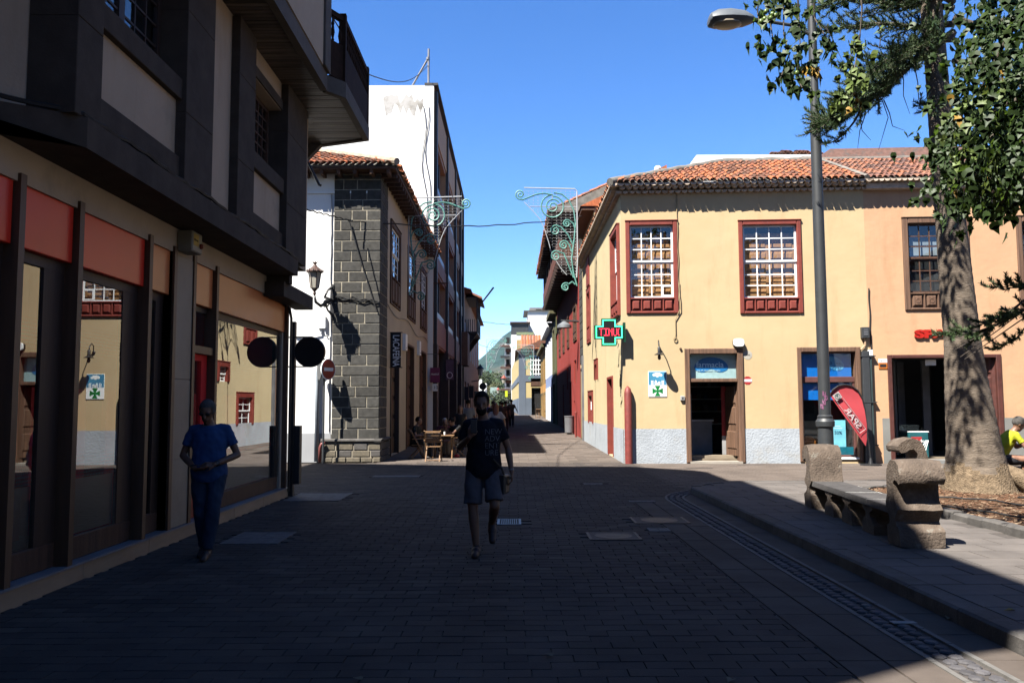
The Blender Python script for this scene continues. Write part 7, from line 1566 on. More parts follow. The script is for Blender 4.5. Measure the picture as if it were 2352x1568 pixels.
# bare drooping twigs
for x0, y0, x1, y1, x2, y2 in ((1990, 240, 1975, 300, 1970, 340), (2010, 200, 2040, 270, 2018, 345), (2070, 150, 2075, 220, 2090, 262), (2030, 230, 2050, 290, 2078, 300), (1965, 240, 1980, 300, 2000, 322), (2100, 150, 2110, 230, 2120, 245), (1960, 60, 1965, 110, 1950, 150), (2020, 60, 2020, 110, 2040, 150), (1895, 60, 1920, 110, 1935, 140)):
    twigs.tube([A(x0, y0, 13.3), A((x0 + x1) / 2 + 3, (y0 + y1) / 2, 13.3), A(x1, y1, 13.3), A(x2, y2, 13.3)], [.012, .009, .007, .003], 4, False)
# crown above the frame, and right-hand limbs
for k in range(14):
    z = 9.0 + k * .55; a = k * 2.4; L = 2.8 - k * .13; dx, dy = math.cos(a), math.sin(a)
    branch([(TR.x - .25, TR.y, z), (TR.x + dx * L * .5, TR.y + dy * L * .5, z + .1), (TR.x + dx * L, TR.y + dy * L, z + .35)], .05, .01, 18, .6, 60, .2, nl=.07)
branch([T0(40), A(2260, 60), A(2320, 40), A(2380, 20)], .06, .012, 26, .55, 120, .2)
branch([T0(140), A(2250, 150, 13.3), A(2310, 190, 13), A(2370, 200, 12.8)], .05, .012, 22, .5, 120, .2)
needles.build('needles', m_ned, PT, kind='stuff'); twigs.build('twigs', m_twig, PT, kind='stuff')
# second pine, its trunk outside the picture, whose bough comes in low at the right
needles = MB(); twigs = MB()
P2T = empty('norfolk_pine', (9.3, 10.4, PZ), 'drooping pine bough reaching in from the right edge across the trunk', 'tree')
MB().tube([(9.3, 10.4, PZ), (9.3, 10.4, 3), (9.25, 10.4, 7), (9.2, 10.4, 9)], [.3, .22, .18, .1], 12).build('trunk', m_bark, P2T, smooth=True)
Yb = 9.6
branch([(9.25, 10.4, 3.7), at(2420, 680, 10), at(2352, 712, Yb), at(2290, 745, Yb), at(2230, 765, Yb), at(2175, 765, Yb)], .03, .006, 26, .36, 330, .3, nl=.075, parent=P2T, up=.35)
branch([(9.25, 10.4, 4.0), at(2430, 620, 10), at(2352, 690, Yb), at(2300, 725, Yb), at(2255, 745, Yb)], .022, .005, 10, .3, 330, .55, nl=.075, parent=P2T, up=.5)
branch([(9.25, 10.4, 4.3), at(2430, 560, 10), at(2390, 640, Yb), at(2340, 660, Yb), at(2295, 658, Yb)], .02, .005, 12, .28, 330, .55, nl=.07, parent=P2T, up=.9)
branch([(9.25, 10.4, 3.4), at(2430, 740, 10), at(2370, 740, Yb), at(2330, 780, Yb), at(2290, 795, Yb)], .02, .005, 9, .28, 300, .6, nl=.07, parent=P2T, up=.9)
for q in ((2352, 690, 2300, 740, 2190, 805), (2352, 712, 2290, 760, 2205, 820), (2352, 730, 2280, 780, 2215, 825)): twigs.tube([at(q[0], q[1], Yb), at(q[2], q[3], Yb - .1), at(q[4], q[5], Yb - .2)], [.008, .006, .003], 4, False)
for k in range(10):
    z = 4.6 + k * .45; a = k * 2.4 + 1; L = 1.3; 
    branch([(9.25, 10.4, z), (9.25 + math.cos(a) * L, 10.4 + math.sin(a) * L, z + .3)], .03, .01, 8, .45, 60, .2, nl=.07, parent=P2T)
needles.build('needles', m_ned, P2T, kind='stuff'); twigs.build('twigs', m_twig, P2T, kind='stuff')

# ================================================================== BROAD-LEAVED TREE hanging in from above and from the right
m_leaf = M('broad_leaf', (0.065, 0.118, 0.028), .55, .3, 5, .1, 40, .3, rndcols=[(1, 1, 1), (1.25, 1.15, .9), (.75, .85, .8), (1.7, 1.5, 1.0), (.6, .7, .7), (1.1, 1.1, 1), (.9, .9, .9)])
m_leafp = M('pale_leaf', (0.22, 0.31, 0.075), .55, .3, 5, .1, 40, .3); m_leafy = M('yellow_leaf', (0.5, 0.3, 0.05), .6, .3, 5, .1, 40, .2)
def leaf_pts(s, cup=.12, fold=.18):
    o = [(0, .05), (.14, 0), (.34, .08), (.42, .3), (.40, .5), (.24, .66), (.13, .9), (0, 1.2)]; L = o + [(-x, y) for x, y in o[-2:0:-1]]
    vs = [(x * s, y * s, (abs(x) * fold - cup * (y - .5) ** 2) * s) for x, y in L]; cs = [(0, .35 * s, -.02 * s), (0, .7 * s, -.02 * s)]
    return vs + cs, len(L)
lv, LN = leaf_pts(1.0, .05, .22)
lfs = []
for j in range(LN):
    a, b = j, (j + 1) % LN; c = LN if (lv[a][1] + lv[b][1]) / 2 < .5 else LN + 1; lfs.append((a, b, c))
lfs += [(4, LN, LN + 1), (LN - 4, LN + 1, LN)]
o2 = [(0, 0), (.08, .1), (.36, .0), (.3, .26), (.47, .44), (.24, .56), (.2, .78), (0, 1.18)]; L2 = o2 + [(-x, y) for x, y in o2[-2:0:-1]]
lv2 = [(x, y, abs(x) * .25 - .12 * (y - .5) ** 2) for x, y in L2] + [(0, .35, 0), (0, .7, 0)]
def leafmesh(s, mat, V=lv): m = MB(); m.add([tuple(c * s for c in v) for v in V], lfs); return m.mesh('leaf', mat, smooth=True)
lm = [leafmesh(.125, m_leaf), leafmesh(.14, m_leaf, lv2), leafmesh(.12, m_leafp, lv2), leafmesh(.09, m_leafy)]
translucent(m_leaf, (.07, .12, .015)); translucent(m_leafp, (.12, .16, .03)); translucent(m_ned, (.02, .035, .01), .25)
BT = empty('broadleaf_tree', (9.6, 6.5, PZ), 'broad-leaved tree with hanging lobed leaves and green fruit framing the top right', 'tree')
MB().tube([(9.6, 6.5, PZ), (9.5, 6.6, 2.5), (9.2, 6.9, 5), (8.6, 7.4, 7.2)], [.32, .25, .2, .14], 12).build('trunk', m_bark, BT, smooth=True)
def lobj(P_, kind=None):
    d = Vector((random.gauss(0, .4), random.gauss(0, .4), -1)).normalized(); z = Vector((random.gauss(0, 1), random.gauss(0, .9), random.gauss(0, .8))); z = (z - d * z.dot(d)).normalized(); x = d.cross(z)
    return Matrix(((x.x, d.x, z.x, P_.x), (x.y, d.y, z.y, P_.y), (x.z, d.z, z.z, P_.z), (0, 0, 0, 1)))
leafpos = []
def cluster(c, rad_, n_, pk=0, Y=None):
    n_ = int(n_ * 1.25)
    for k in range(n_):
        p = Vector((c[0] + random.gauss(0, rad_[0]), c[1] + random.gauss(0, rad_[1]), c[2] + random.gauss(0, rad_[2]))); leafpos.append((p, pk))
def spray(px_, n_, pk=0, Y=9.0, jr=.1, r_=.012):
    """a drooping twig traced through real points with leaves along it"""
    pts = [at(x, y, Y + .1 * math.sin(i * 2.1)) for i, (x, y) in enumerate(px_)]; tw.tube(pts, [r_ * (1 - .7 * i / (len(pts) - 1)) for i in range(len(pts))], 4, False)
    for k in range(n_):
        t = k / n_ * (len(pts) - 1); a = int(t); q = pts[a].lerp(pts[min(a + 1, len(pts) - 1)], t - a); leafpos.append((q + Vector((random.gauss(0, jr), random.gauss(0, jr * 1.4), random.gauss(0, jr * .6))), pk))
tw = MB()
spray([(1760, -60), (1765, 20), (1775, 90), (1785, 130)], 42, jr=.13); spray([(1800, -60), (1800, 20), (1800, 80), (1815, 140)], 38, jr=.13); spray([(1830, -50), (1835, 40), (1838, 110), (1842, 165)], 34, jr=.11)
spray([(1815, 120), (1800, 160), (1790, 185), (1775, 190)], 12, jr=.06); spray([(1835, 130), (1830, 180), (1845, 205), (1860, 215)], 20, jr=.07); spray([(1800, 130), (1812, 170), (1820, 195)], 10, jr=.06)
spray([(1870, -40), (1870, 40), (1900, 90), (1915, 125)], 20, jr=.08); spray([(1905, 90), (1912, 120), (1905, 140)], 9, jr=.05); spray([(1745, -40), (1740, 30), (1745, 60)], 14, jr=.07); spray([(1850, 150), (1872, 160), (1880, 165)], 8, pk=3, jr=.04)
spray([(1975, 80), (1970, 120), (1962, 160), (1965, 200), (1970, 240)], 46, pk=2, jr=.09); spray([(1975, 90), (1955, 125), (1950, 135)], 8, pk=2, jr=.05); spray([(1968, 215), (1968, 240), (1962, 250)], 4, pk=3, jr=.03); spray([(1955, 190), (1940, 220), (1932, 245)], 12, pk=2, jr=.05)
MB().tube([(8.6, 7.4, 7.2), at(2150, -90, 8.8), at(1975, -40, 9), at(1800, -60, 9)], [.1, .06, .04, .02], 7).build('limb', m_twig, BT, smooth=True)
tw.tube([at(1975, -40, 9), at(1980, 20, 9), at(1975, 85, 9)], [.02, .01, .006], 4, False)
# mass at the right edge
for x, y, n_, rx, rz, Y in ((2330, 20, 130, .42, .3, 8.4), (2290, 130, 90, .3, .25, 8.6), (2350, 160, 130, .3, .35, 8.0), (2260, 220, 46, .18, .16, 8.8), (2320, 280, 110, .3, .3, 8.3), (2230, 300, 30, .16, .14, 8.6), (2200, 330, 32, .15, .16, 8.7), (2170, 320, 14, .1, .12, 8.7), (2260, 380, 60, .22, .2, 8.5), (2200, 400, 60, .15, .16, 8.6), (2310, 410, 110, .26, .2, 8.2), (2350, 360, 80, .22, .3, 8.0), (2250, 450, 30, .14, .1, 8.5), (2300, 470, 36, .16, .09, 8.4), (2280, 330, 50, .25, .22, 8.7), (2150, 345, 5, .04, .05, 8.7), (2235, 180, 22, .14, .14, 8.7)):
    c = at(x, y, Y); cluster(c, (rx, .3, rz), n_)
for _ in range(9): c = at(random.uniform(2180, 2350), random.uniform(150, 450), 8.3); leafpos.append((c, 3))
for _ in range(50): c = at(random.uniform(2160, 2350), random.uniform(200, 420), 8.1); leafpos.append((c, 2))
for x, y, n_, rx, rz, Y in ((2345, 60, 160, .3, .4, 8.9), (2300, 60, 90, .3, .3, 9.2), (2340, 230, 150, .25, .35, 8.8), (2300, 360, 110, .25, .3, 8.9), (2225, 260, 40, .14, .16, 9.0), (2345, 440, 60, .18, .1, 8.6)): cluster(at(x, y, Y), (rx, .3, rz), n_)
for _ in range(700): c = Vector((random.uniform(4.6, 11), random.uniform(4.5, 9), random.uniform(6.6, 8.6))); leafpos.append((c, 0))
rc = random.Random(12)
for _ in range(60):
    zt = rc.uniform(.2, 5.5); t = rc.uniform(7.3, 9.6) - zt * .9
    if zt + t > 7.2: cluster((TR.x - .07 * zt - .51 * t + rc.gauss(0, .25), 13.7 - .5 * t + rc.gauss(0, .2), PZ + zt + t), (.13, .13, .12), 11)
for q in ([(2420, -20, 8), (2330, 60, 8.4), (2280, 150, 8.6), (2240, 230, 8.7)], [(2420, 180, 8), (2340, 260, 8.3), (2260, 330, 8.6), (2180, 340, 8.7)], [(2420, 260, 8), (2340, 340, 8.2), (2290, 420, 8.4), (2250, 470, 8.5)], [(2400, 380, 8), (2320, 430, 8.2), (2290, 480, 8.4)], [(2400, 200, 8), (2270, 260, 8.5), (2220, 330, 8.6), (2200, 420, 8.6)]):
    MB().tube([at(*p) for p in q], [.035, .025, .015, .006], 6).build('limb', m_twig, BT, smooth=True)
MB().tube([(9.2, 6.9, 5.2), at(2440, 150, 8), at(2420, -20, 8)], [.12, .07, .05], 7).build('limb', m_twig, BT, smooth=True)
leafpos.sort(key=lambda t: (t[0].y > 9.9 or t[0].z > 6.6 or t[0].x > t[0].y * .63, random.random())); rest = MB()
for k, (p, pk) in enumerate(leafpos):
    Mx = lobj(p)
    if k < 290:
        o = link('leaf', lm[pk] if pk else lm[k % 2], BT, p); o.matrix_local = Matrix.Translation(p - wl(BT)) @ Mx.to_3x3().to_4x4()
    else:
        s_ = random.uniform(.085, .135); rest.mi = [0, 0, 1, 2][pk]; rest.add([Mx @ (Vector(v) * s_) for v in (lv if k % 2 else lv2)], lfs)
rest.build('further_leaves', [m_leaf, m_leafp, m_leafy], BT, smooth=True, kind='stuff'); tw.build('twigs', m_twig, BT, kind='stuff')
m_fruit = M('green_fruit', (0.16, 0.24, 0.05), .35, .15, 20)
for x, y in ((1756, 44), (1748, 50), (1774, 33), (1781, 36), (1770, 42), (1759, 27), (1925, 70), (1830, 168), (2246, 72), (2254, 86), (2241, 88), (2250, 98)):
    c = at(x, y, 8.85); MB().ell(c, (.026, .026, .03), 10).build('fruit', m_fruit, BT, smooth=True)

# ================================================================== SMALL THINGS
bp = Vector((3.02, 44, gz(44))); e = empty('litter_bin', bp, 'round grey street litter bin against the deep red house', 'bin'); MB().lathe(bp, [(.2, .06), (.24, .1), (.26, .9), (.28, .92), (.28, .97), (.24, .97), (.22, .7)], 18).build('drum', M('galvanised', (0.4, 0.4, 0.42)), e, smooth=30); MB().lathe(bp, [(.12, 0), (.12, .07)], 10).build('foot', m_iron, e)
bp = Vector((3.1, 40.6, gz(40))); MB().lathe(bp, [(.05, 0), (.05, 1.2), (.02, 1.25)], 10).thing('bollard', M('worn_red_paint', (0.27, 0.045, 0.035)), bp, 'slim red post beside the litter bin at the deep red house', 'post')
# ice-cream freezer in the supermarket doorway
u0_, u1_ = FF.U(2086, 1000, -.6), FF.U(2132, 1000, -.6); e = empty('ice_cream_freezer', FF.at(u0_, .1, -.6), 'teal ice-cream chest with a curved glass lid in the dark supermarket doorway', 'freezer')
MB().bvl(FF, u0_, u1_, .12, .85, -1.3, -.55, .03).build('body', M('teal_laminate', (0.02, 0.14, 0.16), .4), e); MB().bvl(FF, u0_ + .06, u1_ - .2, .5, .72, -.6, -.545, .005).build('red_print', M('red_print', (0.5, 0.03, 0.03)), e)
text('print', 'helados', .13, m_white, e, FF.at(u0_ + .08, .56, -.543), FF.u, (0, 0, 1)); MB().fb(FF, u0_, u1_, .851, .88, -1.3, -.55).build('lid_frame', m_white, e)
m = MB(); m.prism([FF.at(u0_, .88, -.6), FF.at(u0_, 1.05, -1.2), FF.at(u0_, .88, -1.2)], FF.u * (u1_ - u0_)); m.build('lid_glass', g_win, e)
for k in range(3): MB().tube([FF.at(u1_ - .22 + k * .05, .3, -.548), FF.at(u1_ - .16 + k * .05, .5, -.548), FF.at(u1_ - .08 + k * .03, .62, -.548)], .01, 4).build('stripe_print', m_white, e)
# fallen leaves and litter
rl = random.Random(4)
for k, (x, y) in enumerate(((2330, 1405), (1268, 1510), (1683, 1563), (830, 1565), (1190, 1300), (2180, 1420))):
    p = onz(x, y, PZ if x > 2190 or k == 0 else 0); p.z += .012; m = MB(); a = rl.uniform(0, 6.28); s_ = .05
    vs = [Matrix.Rotation(a, 3, 'Z') @ Vector((v[0] * s_ * 1.3, v[1] * s_ * 1.3, abs(v[0]) * .03)) + p for v in lv]; m.add(vs, lfs)
    m.thing('fallen_leaf', m_leafy if k == 0 else M('dry_leaf', (0.3, 0.24, 0.15), .9), p, ['yellow dry leaf on the sunlit plaza slabs at the right edge', 'pale dry leaf on the dark paving near the middle bottom', 'pale dry leaf at the bottom edge right of the middle', 'small dry leaf at the bottom edge on the left side', 'small dry leaf just below the metal grating', 'dry leaf in the shade beside the raised kerb'][k], 'leaf')
p = onz(2075, 1428, .01); m = MB(); m.box(p.x - .09, p.x + .09, p.y - .035, p.y + .035, 0.006, .012); m.thing('paper_scrap', M('pale_paper', (0.45, 0.43, 0.4), .8), p, 'crumpled pale paper scrap lying by the cobbled gutter', 'paper')
# café furniture
m_teak = M('oiled_teak', (0.34, 0.19, 0.09), .6, .3, 8, .2, 60, .3, stretch=(4, 4, 1))
def folding_chair(loc, rz, label):
    e = empty('folding_chair', (0, 0, 0), label, 'chair', group='folding wooden chairs outside the café'); W = .24
    def bar(a, b, nm, r_=.014, w_=.02): 
        a, b = Vector(a), Vector(b); d = (b - a).normalized(); s = Vector((1, 0, 0)) if abs(d.x) < .9 else Vector((0, 1, 0)); n_ = d.cross(s).normalized(); MB().hexa([a - s * r_ - n_ * w_, a + s * r_ - n_ * w_, a + s * r_ + n_ * w_, a - s * r_ + n_ * w_, b - s * r_ - n_ * w_, b + s * r_ - n_ * w_, b + s * r_ + n_ * w_, b - s * r_ + n_ * w_]).build(nm, m_teak, e)
    for s in (-1, 1):
        bar((s * W, .26, 0), (s * W, -.26, .92), 'leg'); bar((s * (W - .035), -.24, 0), (s * (W - .035), .2, .45), 'leg'); bar((s * W, -.2, .64), (s * W, .2, .64), 'arm_rest', .022, .012); bar((s * W, .19, .45), (s * W, .17, .63), 'arm_support')
    for k in range(6): MB().box(-W + .03, W - .03, -.2 + k * .068, -.145 + k * .068, .44, .455).build('seat_slat', m_teak, e)
    for k in range(5): z = .56 + k * .075; y = .26 - .52 * z / .92; MB().box(-W + .015, W - .015, y - .008, y + .008, z, z + .062).build('back_slat', m_teak, e)
    bar((-W, .2, .1), (W, .2, .1), 'stretcher', .012, .012); bar((-W, -.19, .05), (W, -.19, .05), 'stretcher', .012, .012)
    e.location = loc; e.rotation_euler.z = rz; return e
def dup(root, loc, rz, label):
    r_ = root.copy(); C.objects.link(r_); r_.location = loc; r_.rotation_euler.z = rz; r_['label'] = label
    for ch in list(root.children):
        c = ch.copy(); C.objects.link(c); c.parent = r_
    return r_
cx = at(994, 1056, 24.9); ch0 = folding_chair((cx.x, 25.0, 0), 0, 'empty folding wooden chair seen from behind, nearest the sunlit street')
dup(ch0, (-3.0, 26.2, 0), R(-72), 'folding wooden chair under the dark-haired man in black by the café door')
dup(ch0, (-2.25, 27.6, 0), R(30), 'folding wooden chair under the white-haired guest')
dup(ch0, (-1.85, 27.1, 0), R(120), 'folding wooden chair under the bearded guest leaning on the table')
dup(ch0, (-1.0, 73, gz(73)), R(20), 'folding chair far down the street, left of its pair'); 
def table(loc, label):
    e = empty('cafe_table', (0, 0, 0), label, 'table', group='folding wooden café tables')
    for k in range(7): MB().box(-.35, .35, -.33 + k * .095, -.245 + k * .095, .72, .742).build('top_slat', m_teak, e)
    for s in (-1, 1):
        MB().tube([(s * .3, -.3, 0), (s * .3, .25, .715)], .02, 4).build('leg', m_teak, e); MB().tube([(s * .27, .3, 0), (s * .27, -.25, .715)], .02, 4).build('leg', m_teak, e)
        MB().box(s * .3 - .015, s * .3 + .015, -.32, .33, .685, .719).build('rail', m_teak, e)
    e.location = loc; return e
t0 = table((-2.2, 26.4, 0), 'folding wooden café table between the seated guests')
r_ = t0.copy(); C.objects.link(r_); r_.location = (3.0, 84, gz(84)); r_['label'] = 'far wooden café table before the yellow corner house'
for chh in list(t0.children): c = chh.copy(); C.objects.link(c); c.parent = r_
dup(ch0, (2.6, 83.2, gz(83)), R(0), 'far folding chair before the yellow corner house')
for k, (x, y) in enumerate(((-2.15, 26.45), (-2.35, 26.6))): MB().lathe((x, y, .745), [(.03, 0), (.036, .1), (.034, .1), (.028, .01)], 10).thing('cup', m_white, (x, y, .745), ('white cup in the middle of the café table', 'white cup at the wall side of the café table')[k], 'cup')
MB().ell((-1.78, 26.7, .06), (.09, .07, .06), 8).thing('red_bag', M('red_letters', (0.62, 0.02, 0.01)), (-1.78, 26.7, 0), 'small red bundle on the ground under the café table', 'bundle')

# ================================================================== PEOPLE
def remeshed(mb, name, mats, voxel, smooth_it=6, fold=0):
    o = bpy.data.objects.new('tmp', mb.mesh('tmp', mats)); C.objects.link(o)
    r_ = o.modifiers.new('r', 'REMESH'); r_.mode = 'VOXEL'; r_.voxel_size = voxel; r_.use_smooth_shade = True
    s = o.modifiers.new('s', 'SMOOTH'); s.factor = .5; s.iterations = smooth_it
    dg = bpy.context.evaluated_depsgraph_get(); me = bpy.data.meshes.new_from_object(o.evaluated_get(dg)); bpy.data.objects.remove(o)
    me.name = name; me.materials.clear()
    for m in (mats if isinstance(mats, (list, tuple)) else [mats]): me.materials.append(m)
    me.polygons.foreach_set('material_index', [0] * len(me.polygons)); me.polygons.foreach_set('use_smooth', [True] * len(me.polygons))
    if fold:
        for v in me.vertices:
            c = v.co; q = noise.noise((c.x * 9 + c.z * 3, c.y * 9, c.z * 6.5)) + .6 * noise.noise((c.x * 20, c.y * 20 + c.z * 7, c.z * 15)); v.co = c + v.normal * q * fold
    return me
def cap(mb, a, ra, b, rb, n=12, fa=1.0, rounded=True):
    """round cone, optionally flattened along y"""
    a, b = Vector(a), Vector(b); d = (b - a).normalized(); pts = []; rs_ = []
    if rounded:
        for k in (-1, -.8, -.5): pts.append(a + d * ra * k); rs_.append(ra * math.sqrt(max(0.0004, 1 - k * k)))
    pts += [a, b]; rs_ += [ra, rb]
    if rounded:
        for k in (.5, .8, 1): pts.append(b + d * rb * k); rs_.append(rb * math.sqrt(max(0.0004, 1 - k * k)))
    mb.tube(pts, rs_, n)
skin = M('skin', (0.42, 0.22, 0.14), .5, .08, 6, .1, 60, .3); skin_d = M('tanned_skin', (0.27, 0.13, 0.075), .5, .08, 6, .1, 60, .3)
hairs = {'black': M('black_hair', (0.012, 0.009, 0.007), .8, .3, 30, .4, 80, .1), 'grey': M('grey_hair', (0.13, 0.12, 0.11), .8, .3, 30, .4, 80, .1), 'white': M('white_hair', (0.55, 0.52, 0.47), .7, .2, 30, .4, 80), 'red': M('auburn_hair', (0.17, 0.05, 0.02), .5, .3, 30, .4, 80)}
HANDP = {'hang': [], }
def hand(mb, wrist, d, side, nrm, curl=.5, s=1.0):
    """palm and five fingers; d: direction of the hand, nrm: palm normal, side: towards the thumb"""
    w_ = Vector(wrist); d = Vector(d).normalized(); nrm = Vector(nrm); nrm = (nrm - d * nrm.dot(d)).normalized(); t = d.cross(nrm) * side
    mb.hexa([w_ + t * .026 * s + nrm * .012, w_ - t * .026 * s + nrm * .012, w_ - t * .026 * s - nrm * .012, w_ + t * .026 * s - nrm * .012, w_ + d * .095 * s + t * .04 * s + nrm * .012, w_ + d * .095 * s - t * .04 * s + nrm * .012, w_ + d * .095 * s - t * .04 * s - nrm * .012, w_ + d * .095 * s + t * .04 * s - nrm * .012])
    for k, (o, L) in enumerate(((.031, .07), (.011, .078), (-.010, .072), (-.031, .056))):
        p = w_ + d * .085 * s + t * o * s; q = p; dd = d.copy(); r_ = .0095 * s
        for j, f in enumerate((.45, .32, .25)):
            dd = (dd * math.cos(curl) + nrm * math.sin(curl)).normalized(); q2 = q + dd * L * f * 1.15 * s; cap(mb, q, r_, q2, r_ * .92, 6); q = q2; r_ *= .92
    p = w_ + d * .02 * s + t * .028 * s; q = p + (d * .7 + t * .65 + nrm * .2).normalized() * .045 * s; cap(mb, p, .013 * s, q, .011 * s, 6); cap(mb, q, .011 * s, q + (d * .85 + t * .1 + nrm * .5).normalized() * .038 * s, .009 * s, 6)
def person(loc, rz, H, label, J, spec, voxel=.012, group=None):
    """J: joint positions for a 1.75 m figure facing -y; spec: clothing"""
    s = H / 1.75; e = empty('person', (0, 0, 0), label, 'person', group=group)
    g = {k: Vector(v) * s for k, v in J.items()}; sk = spec.get('skin', skin); b = MB(); fem = spec.get('fem', 0)
    pel, ch, nk, hd = g['pelvis'], g['chest'], g['neck'], g['head']; fat = spec.get('fat', 1.0); sp = (ch - pel).normalized()
    # facing direction of the head
    hf = Vector(spec.get('look', (0, -1, 0))).normalized(); hu = Vector(spec.get('hup', (0, 0, 1))); hu = (hu - hf * hu.dot(hf)).normalized(); hr = hf.cross(hu); HM = Matrix((hr, -hf, hu)).transposed()
    def torso(mb, inf):
        q = sp.to_track_quat('Z', 'Y').to_matrix(); L = (ch - pel).length; n = 20; vs = []; D = [(-.5, .15, .11), (-.35, .17, .12), (-.05, .172, .12), (.25, .155 - .015 * fem, .112), (.5, .155 - .015 * fem, .11), (.8, .168 - .015 * fem, .118), (1.1, .175 - .015 * fem, .118), (1.35, .165 - .01 * fem, .10), (1.5, .12, .08), (1.6, .07, .06)]
        up_ = (nk - ch).normalized()
        for h, rx, ry in D:
            c = pel + sp * L * h if h <= 1 else ch + up_ * L * (h - 1)
            f = 1 + (fat - 1) * max(0, 1 - abs(h - .3) * 1.2)
            for j in range(n): t = 2 * math.pi * j / n; vs.append(c + q @ Vector(((rx + inf) * s * f * math.cos(t), (ry + inf) * s * f * math.sin(t), 0)))
        mb.add(vs, [(k * n + j, k * n + (j + 1) % n, (k + 1) * n + (j + 1) % n, (k + 1) * n + j) for k in range(len(D) - 1) for j in range(n)] + [tuple(range(n))[::-1], tuple(range(len(vs) - n, len(vs)))])
        for sd in ('L', 'R'): cap(mb, g['sh' + sd], (.05 + inf) * s, ch.lerp(nk, .75), (.05 + inf * .5) * s); cap(mb, g['sh' + sd] - Vector((0, 0, .03)) * s, (.05 + inf) * s, ch.lerp(g['sh' + sd], .4), (.09 + inf * .5) * s)
    torso(b, 0)
    cap(b, nk - (hd - nk) * .35, .062 * s, hd - hu * .07 * s + hf * .0, .052 * s)
    b.ell(hd + hu * .015 * s, (.074 * s, .094 * s, .105 * s), 20, HM); b.ell(hd - hu * .055 * s + hf * .028 * s, (.056 * s, .062 * s, .062 * s), 16, HM)
    b.ell(hd - hu * .098 * s + hf * .062 * s, (.026 * s, .022 * s, .02 * s), 10, HM)
    cap(b, hd + hu * .012 * s + hf * .088 * s, .008 * s, hd - hu * .03 * s + hf * .108 * s, .014 * s, 8)
    for k in (-1, 1):
        b.ell(hd + hr * .077 * s * k - hu * .008 * s + hf * .0, (.012 * s, .02 * s, .031 * s), 8, HM); b.ell(hd + hr * .032 * s * k + hu * .025 * s + hf * .082 * s, (.024 * s, .012 * s, .009 * s), 8, HM)
    b.ell(hd - hu * .062 * s + hf * .088 * s, (.026 * s, .012 * s, .009 * s), 8, HM)
    for sd, sg in (('L', 1), ('R', -1)):
        sh, el, wr = g['sh' + sd], g['el' + sd], g['wr' + sd]; cap(b, sh, .054 * s, sh.lerp(el, .5), .047 * s); cap(b, sh.lerp(el, .45), .047 * s, el, .038 * s); cap(b, el, .039 * s, el.lerp(wr, .35), .041 * s); cap(b, el.lerp(wr, .3), .041 * s, wr, .026 * s)
        hd_ = Vector(spec.get('hd' + sd, (wr - el))).normalized(); hn = Vector(spec.get('hn' + sd, (-sg, 0, 0))); hand(b, wr, hd_, spec.get('th' + sd, sg), hn, spec.get('curl', .35), s)
        hp, kn, an, to = g['hip' + sd], g['kn' + sd], g['an' + sd], g['to' + sd]
        cap(b, hp, .088 * s, kn, .056 * s); cap(b, kn, .056 * s, kn.lerp(an, .3), .058 * s); cap(b, kn.lerp(an, .28), .058 * s, an, .036 * s); cap(b, an - Vector((0, 0, .02)) * s, .036 * s, an.lerp(to, .5) - Vector((0, 0, .03)) * s, .034 * s); cap(b, an.lerp(to, .4) - Vector((0, 0, .025)) * s, .034 * s, to, .028 * s)
    link('body', remeshed(b, 'body', sk, voxel * s, 4), e)
    cv = voxel * 1.1 * s
    # eyes
    for k in (-1, 1): MB().ell(hd + hr * .031 * s * k + hu * .008 * s + hf * .086 * s, (.014 * s, .006 * s, .007 * s), 8, HM).build('eye', M('eye_dark', (0.03, 0.02, 0.02), .3), e, smooth=True)
    # shirt
    if spec.get('shirt'):
        m = MB(); torso(m, .016)
        if not spec.get('tank'):
            for sd in ('L', 'R'): sh, el = g['sh' + sd], g['el' + sd]; L = spec.get('sleeve', .62); q = sh.lerp(el, L); cap(m, sh, .060 * s, sh.lerp(q, .4), .060 * s); m.tube([sh, q], [.060 * s, .060 * s * spec.get('flare', 1.0)], 14)
        if spec.get('loose'): q = pel + Vector((0, 0, -.06)) * s; m.tube([ch, q], [.165 * s, .19 * s], 18, flat=1)
        hem = pel - sp * spec.get('hem', .14) * s
        top = nk + Vector((0, 0, .0))
        me = remeshed(m, 'shirt', spec['shirt'], cv, 5, .012 * s if voxel < .015 else 0); bm = bmesh.new(); bm.from_mesh(me)
        # open the neckline and cut a clean hem
        bmesh.ops.bisect_plane(bm, geom=bm.verts[:] + bm.edges[:] + bm.faces[:], plane_co=hem, plane_no=-sp, clear_outer=True)
        nd = (hd - nk).normalized(); 
        kill = [v for v in bm.verts if (v.co - (nk + nd * .0)).length < (.068 if not fem else .085) * s and (v.co - nk).dot(nd) > -.02 * s]
        bmesh.ops.delete(bm, geom=kill, context='VERTS'); bm.to_mesh(me); bm.free(); shirt = link('tank_top' if spec.get('tank') else 'shirt', me, e)
    else: shirt = None
    # trousers or shorts
    if spec.get('pants'):
        m = MB(); q = sp.to_track_quat('Z', 'Y').to_matrix(); m.ell(pel - sp * .02 * s, (.17 * s, .125 * s * fat, .12 * s), 16, q); ks = spec.get('legs', 1.0)
        for sd in ('L', 'R'):
            hp, kn, an = g['hip' + sd], g['kn' + sd], g['an' + sd]
            if ks >= 1: cap(m, hp, .108 * s, kn, .078 * s); m.tube([kn, kn.lerp(an, .5), kn.lerp(an, .97)], [.078 * s, .074 * s, .066 * s * spec.get('cuff', 1)], 14)
            else: end = hp.lerp(kn, ks); cap(m, hp, .09 * s, hp.lerp(end, .5), .095 * s); m.tube([hp, end], [.098 * s, .104 * s], 16)
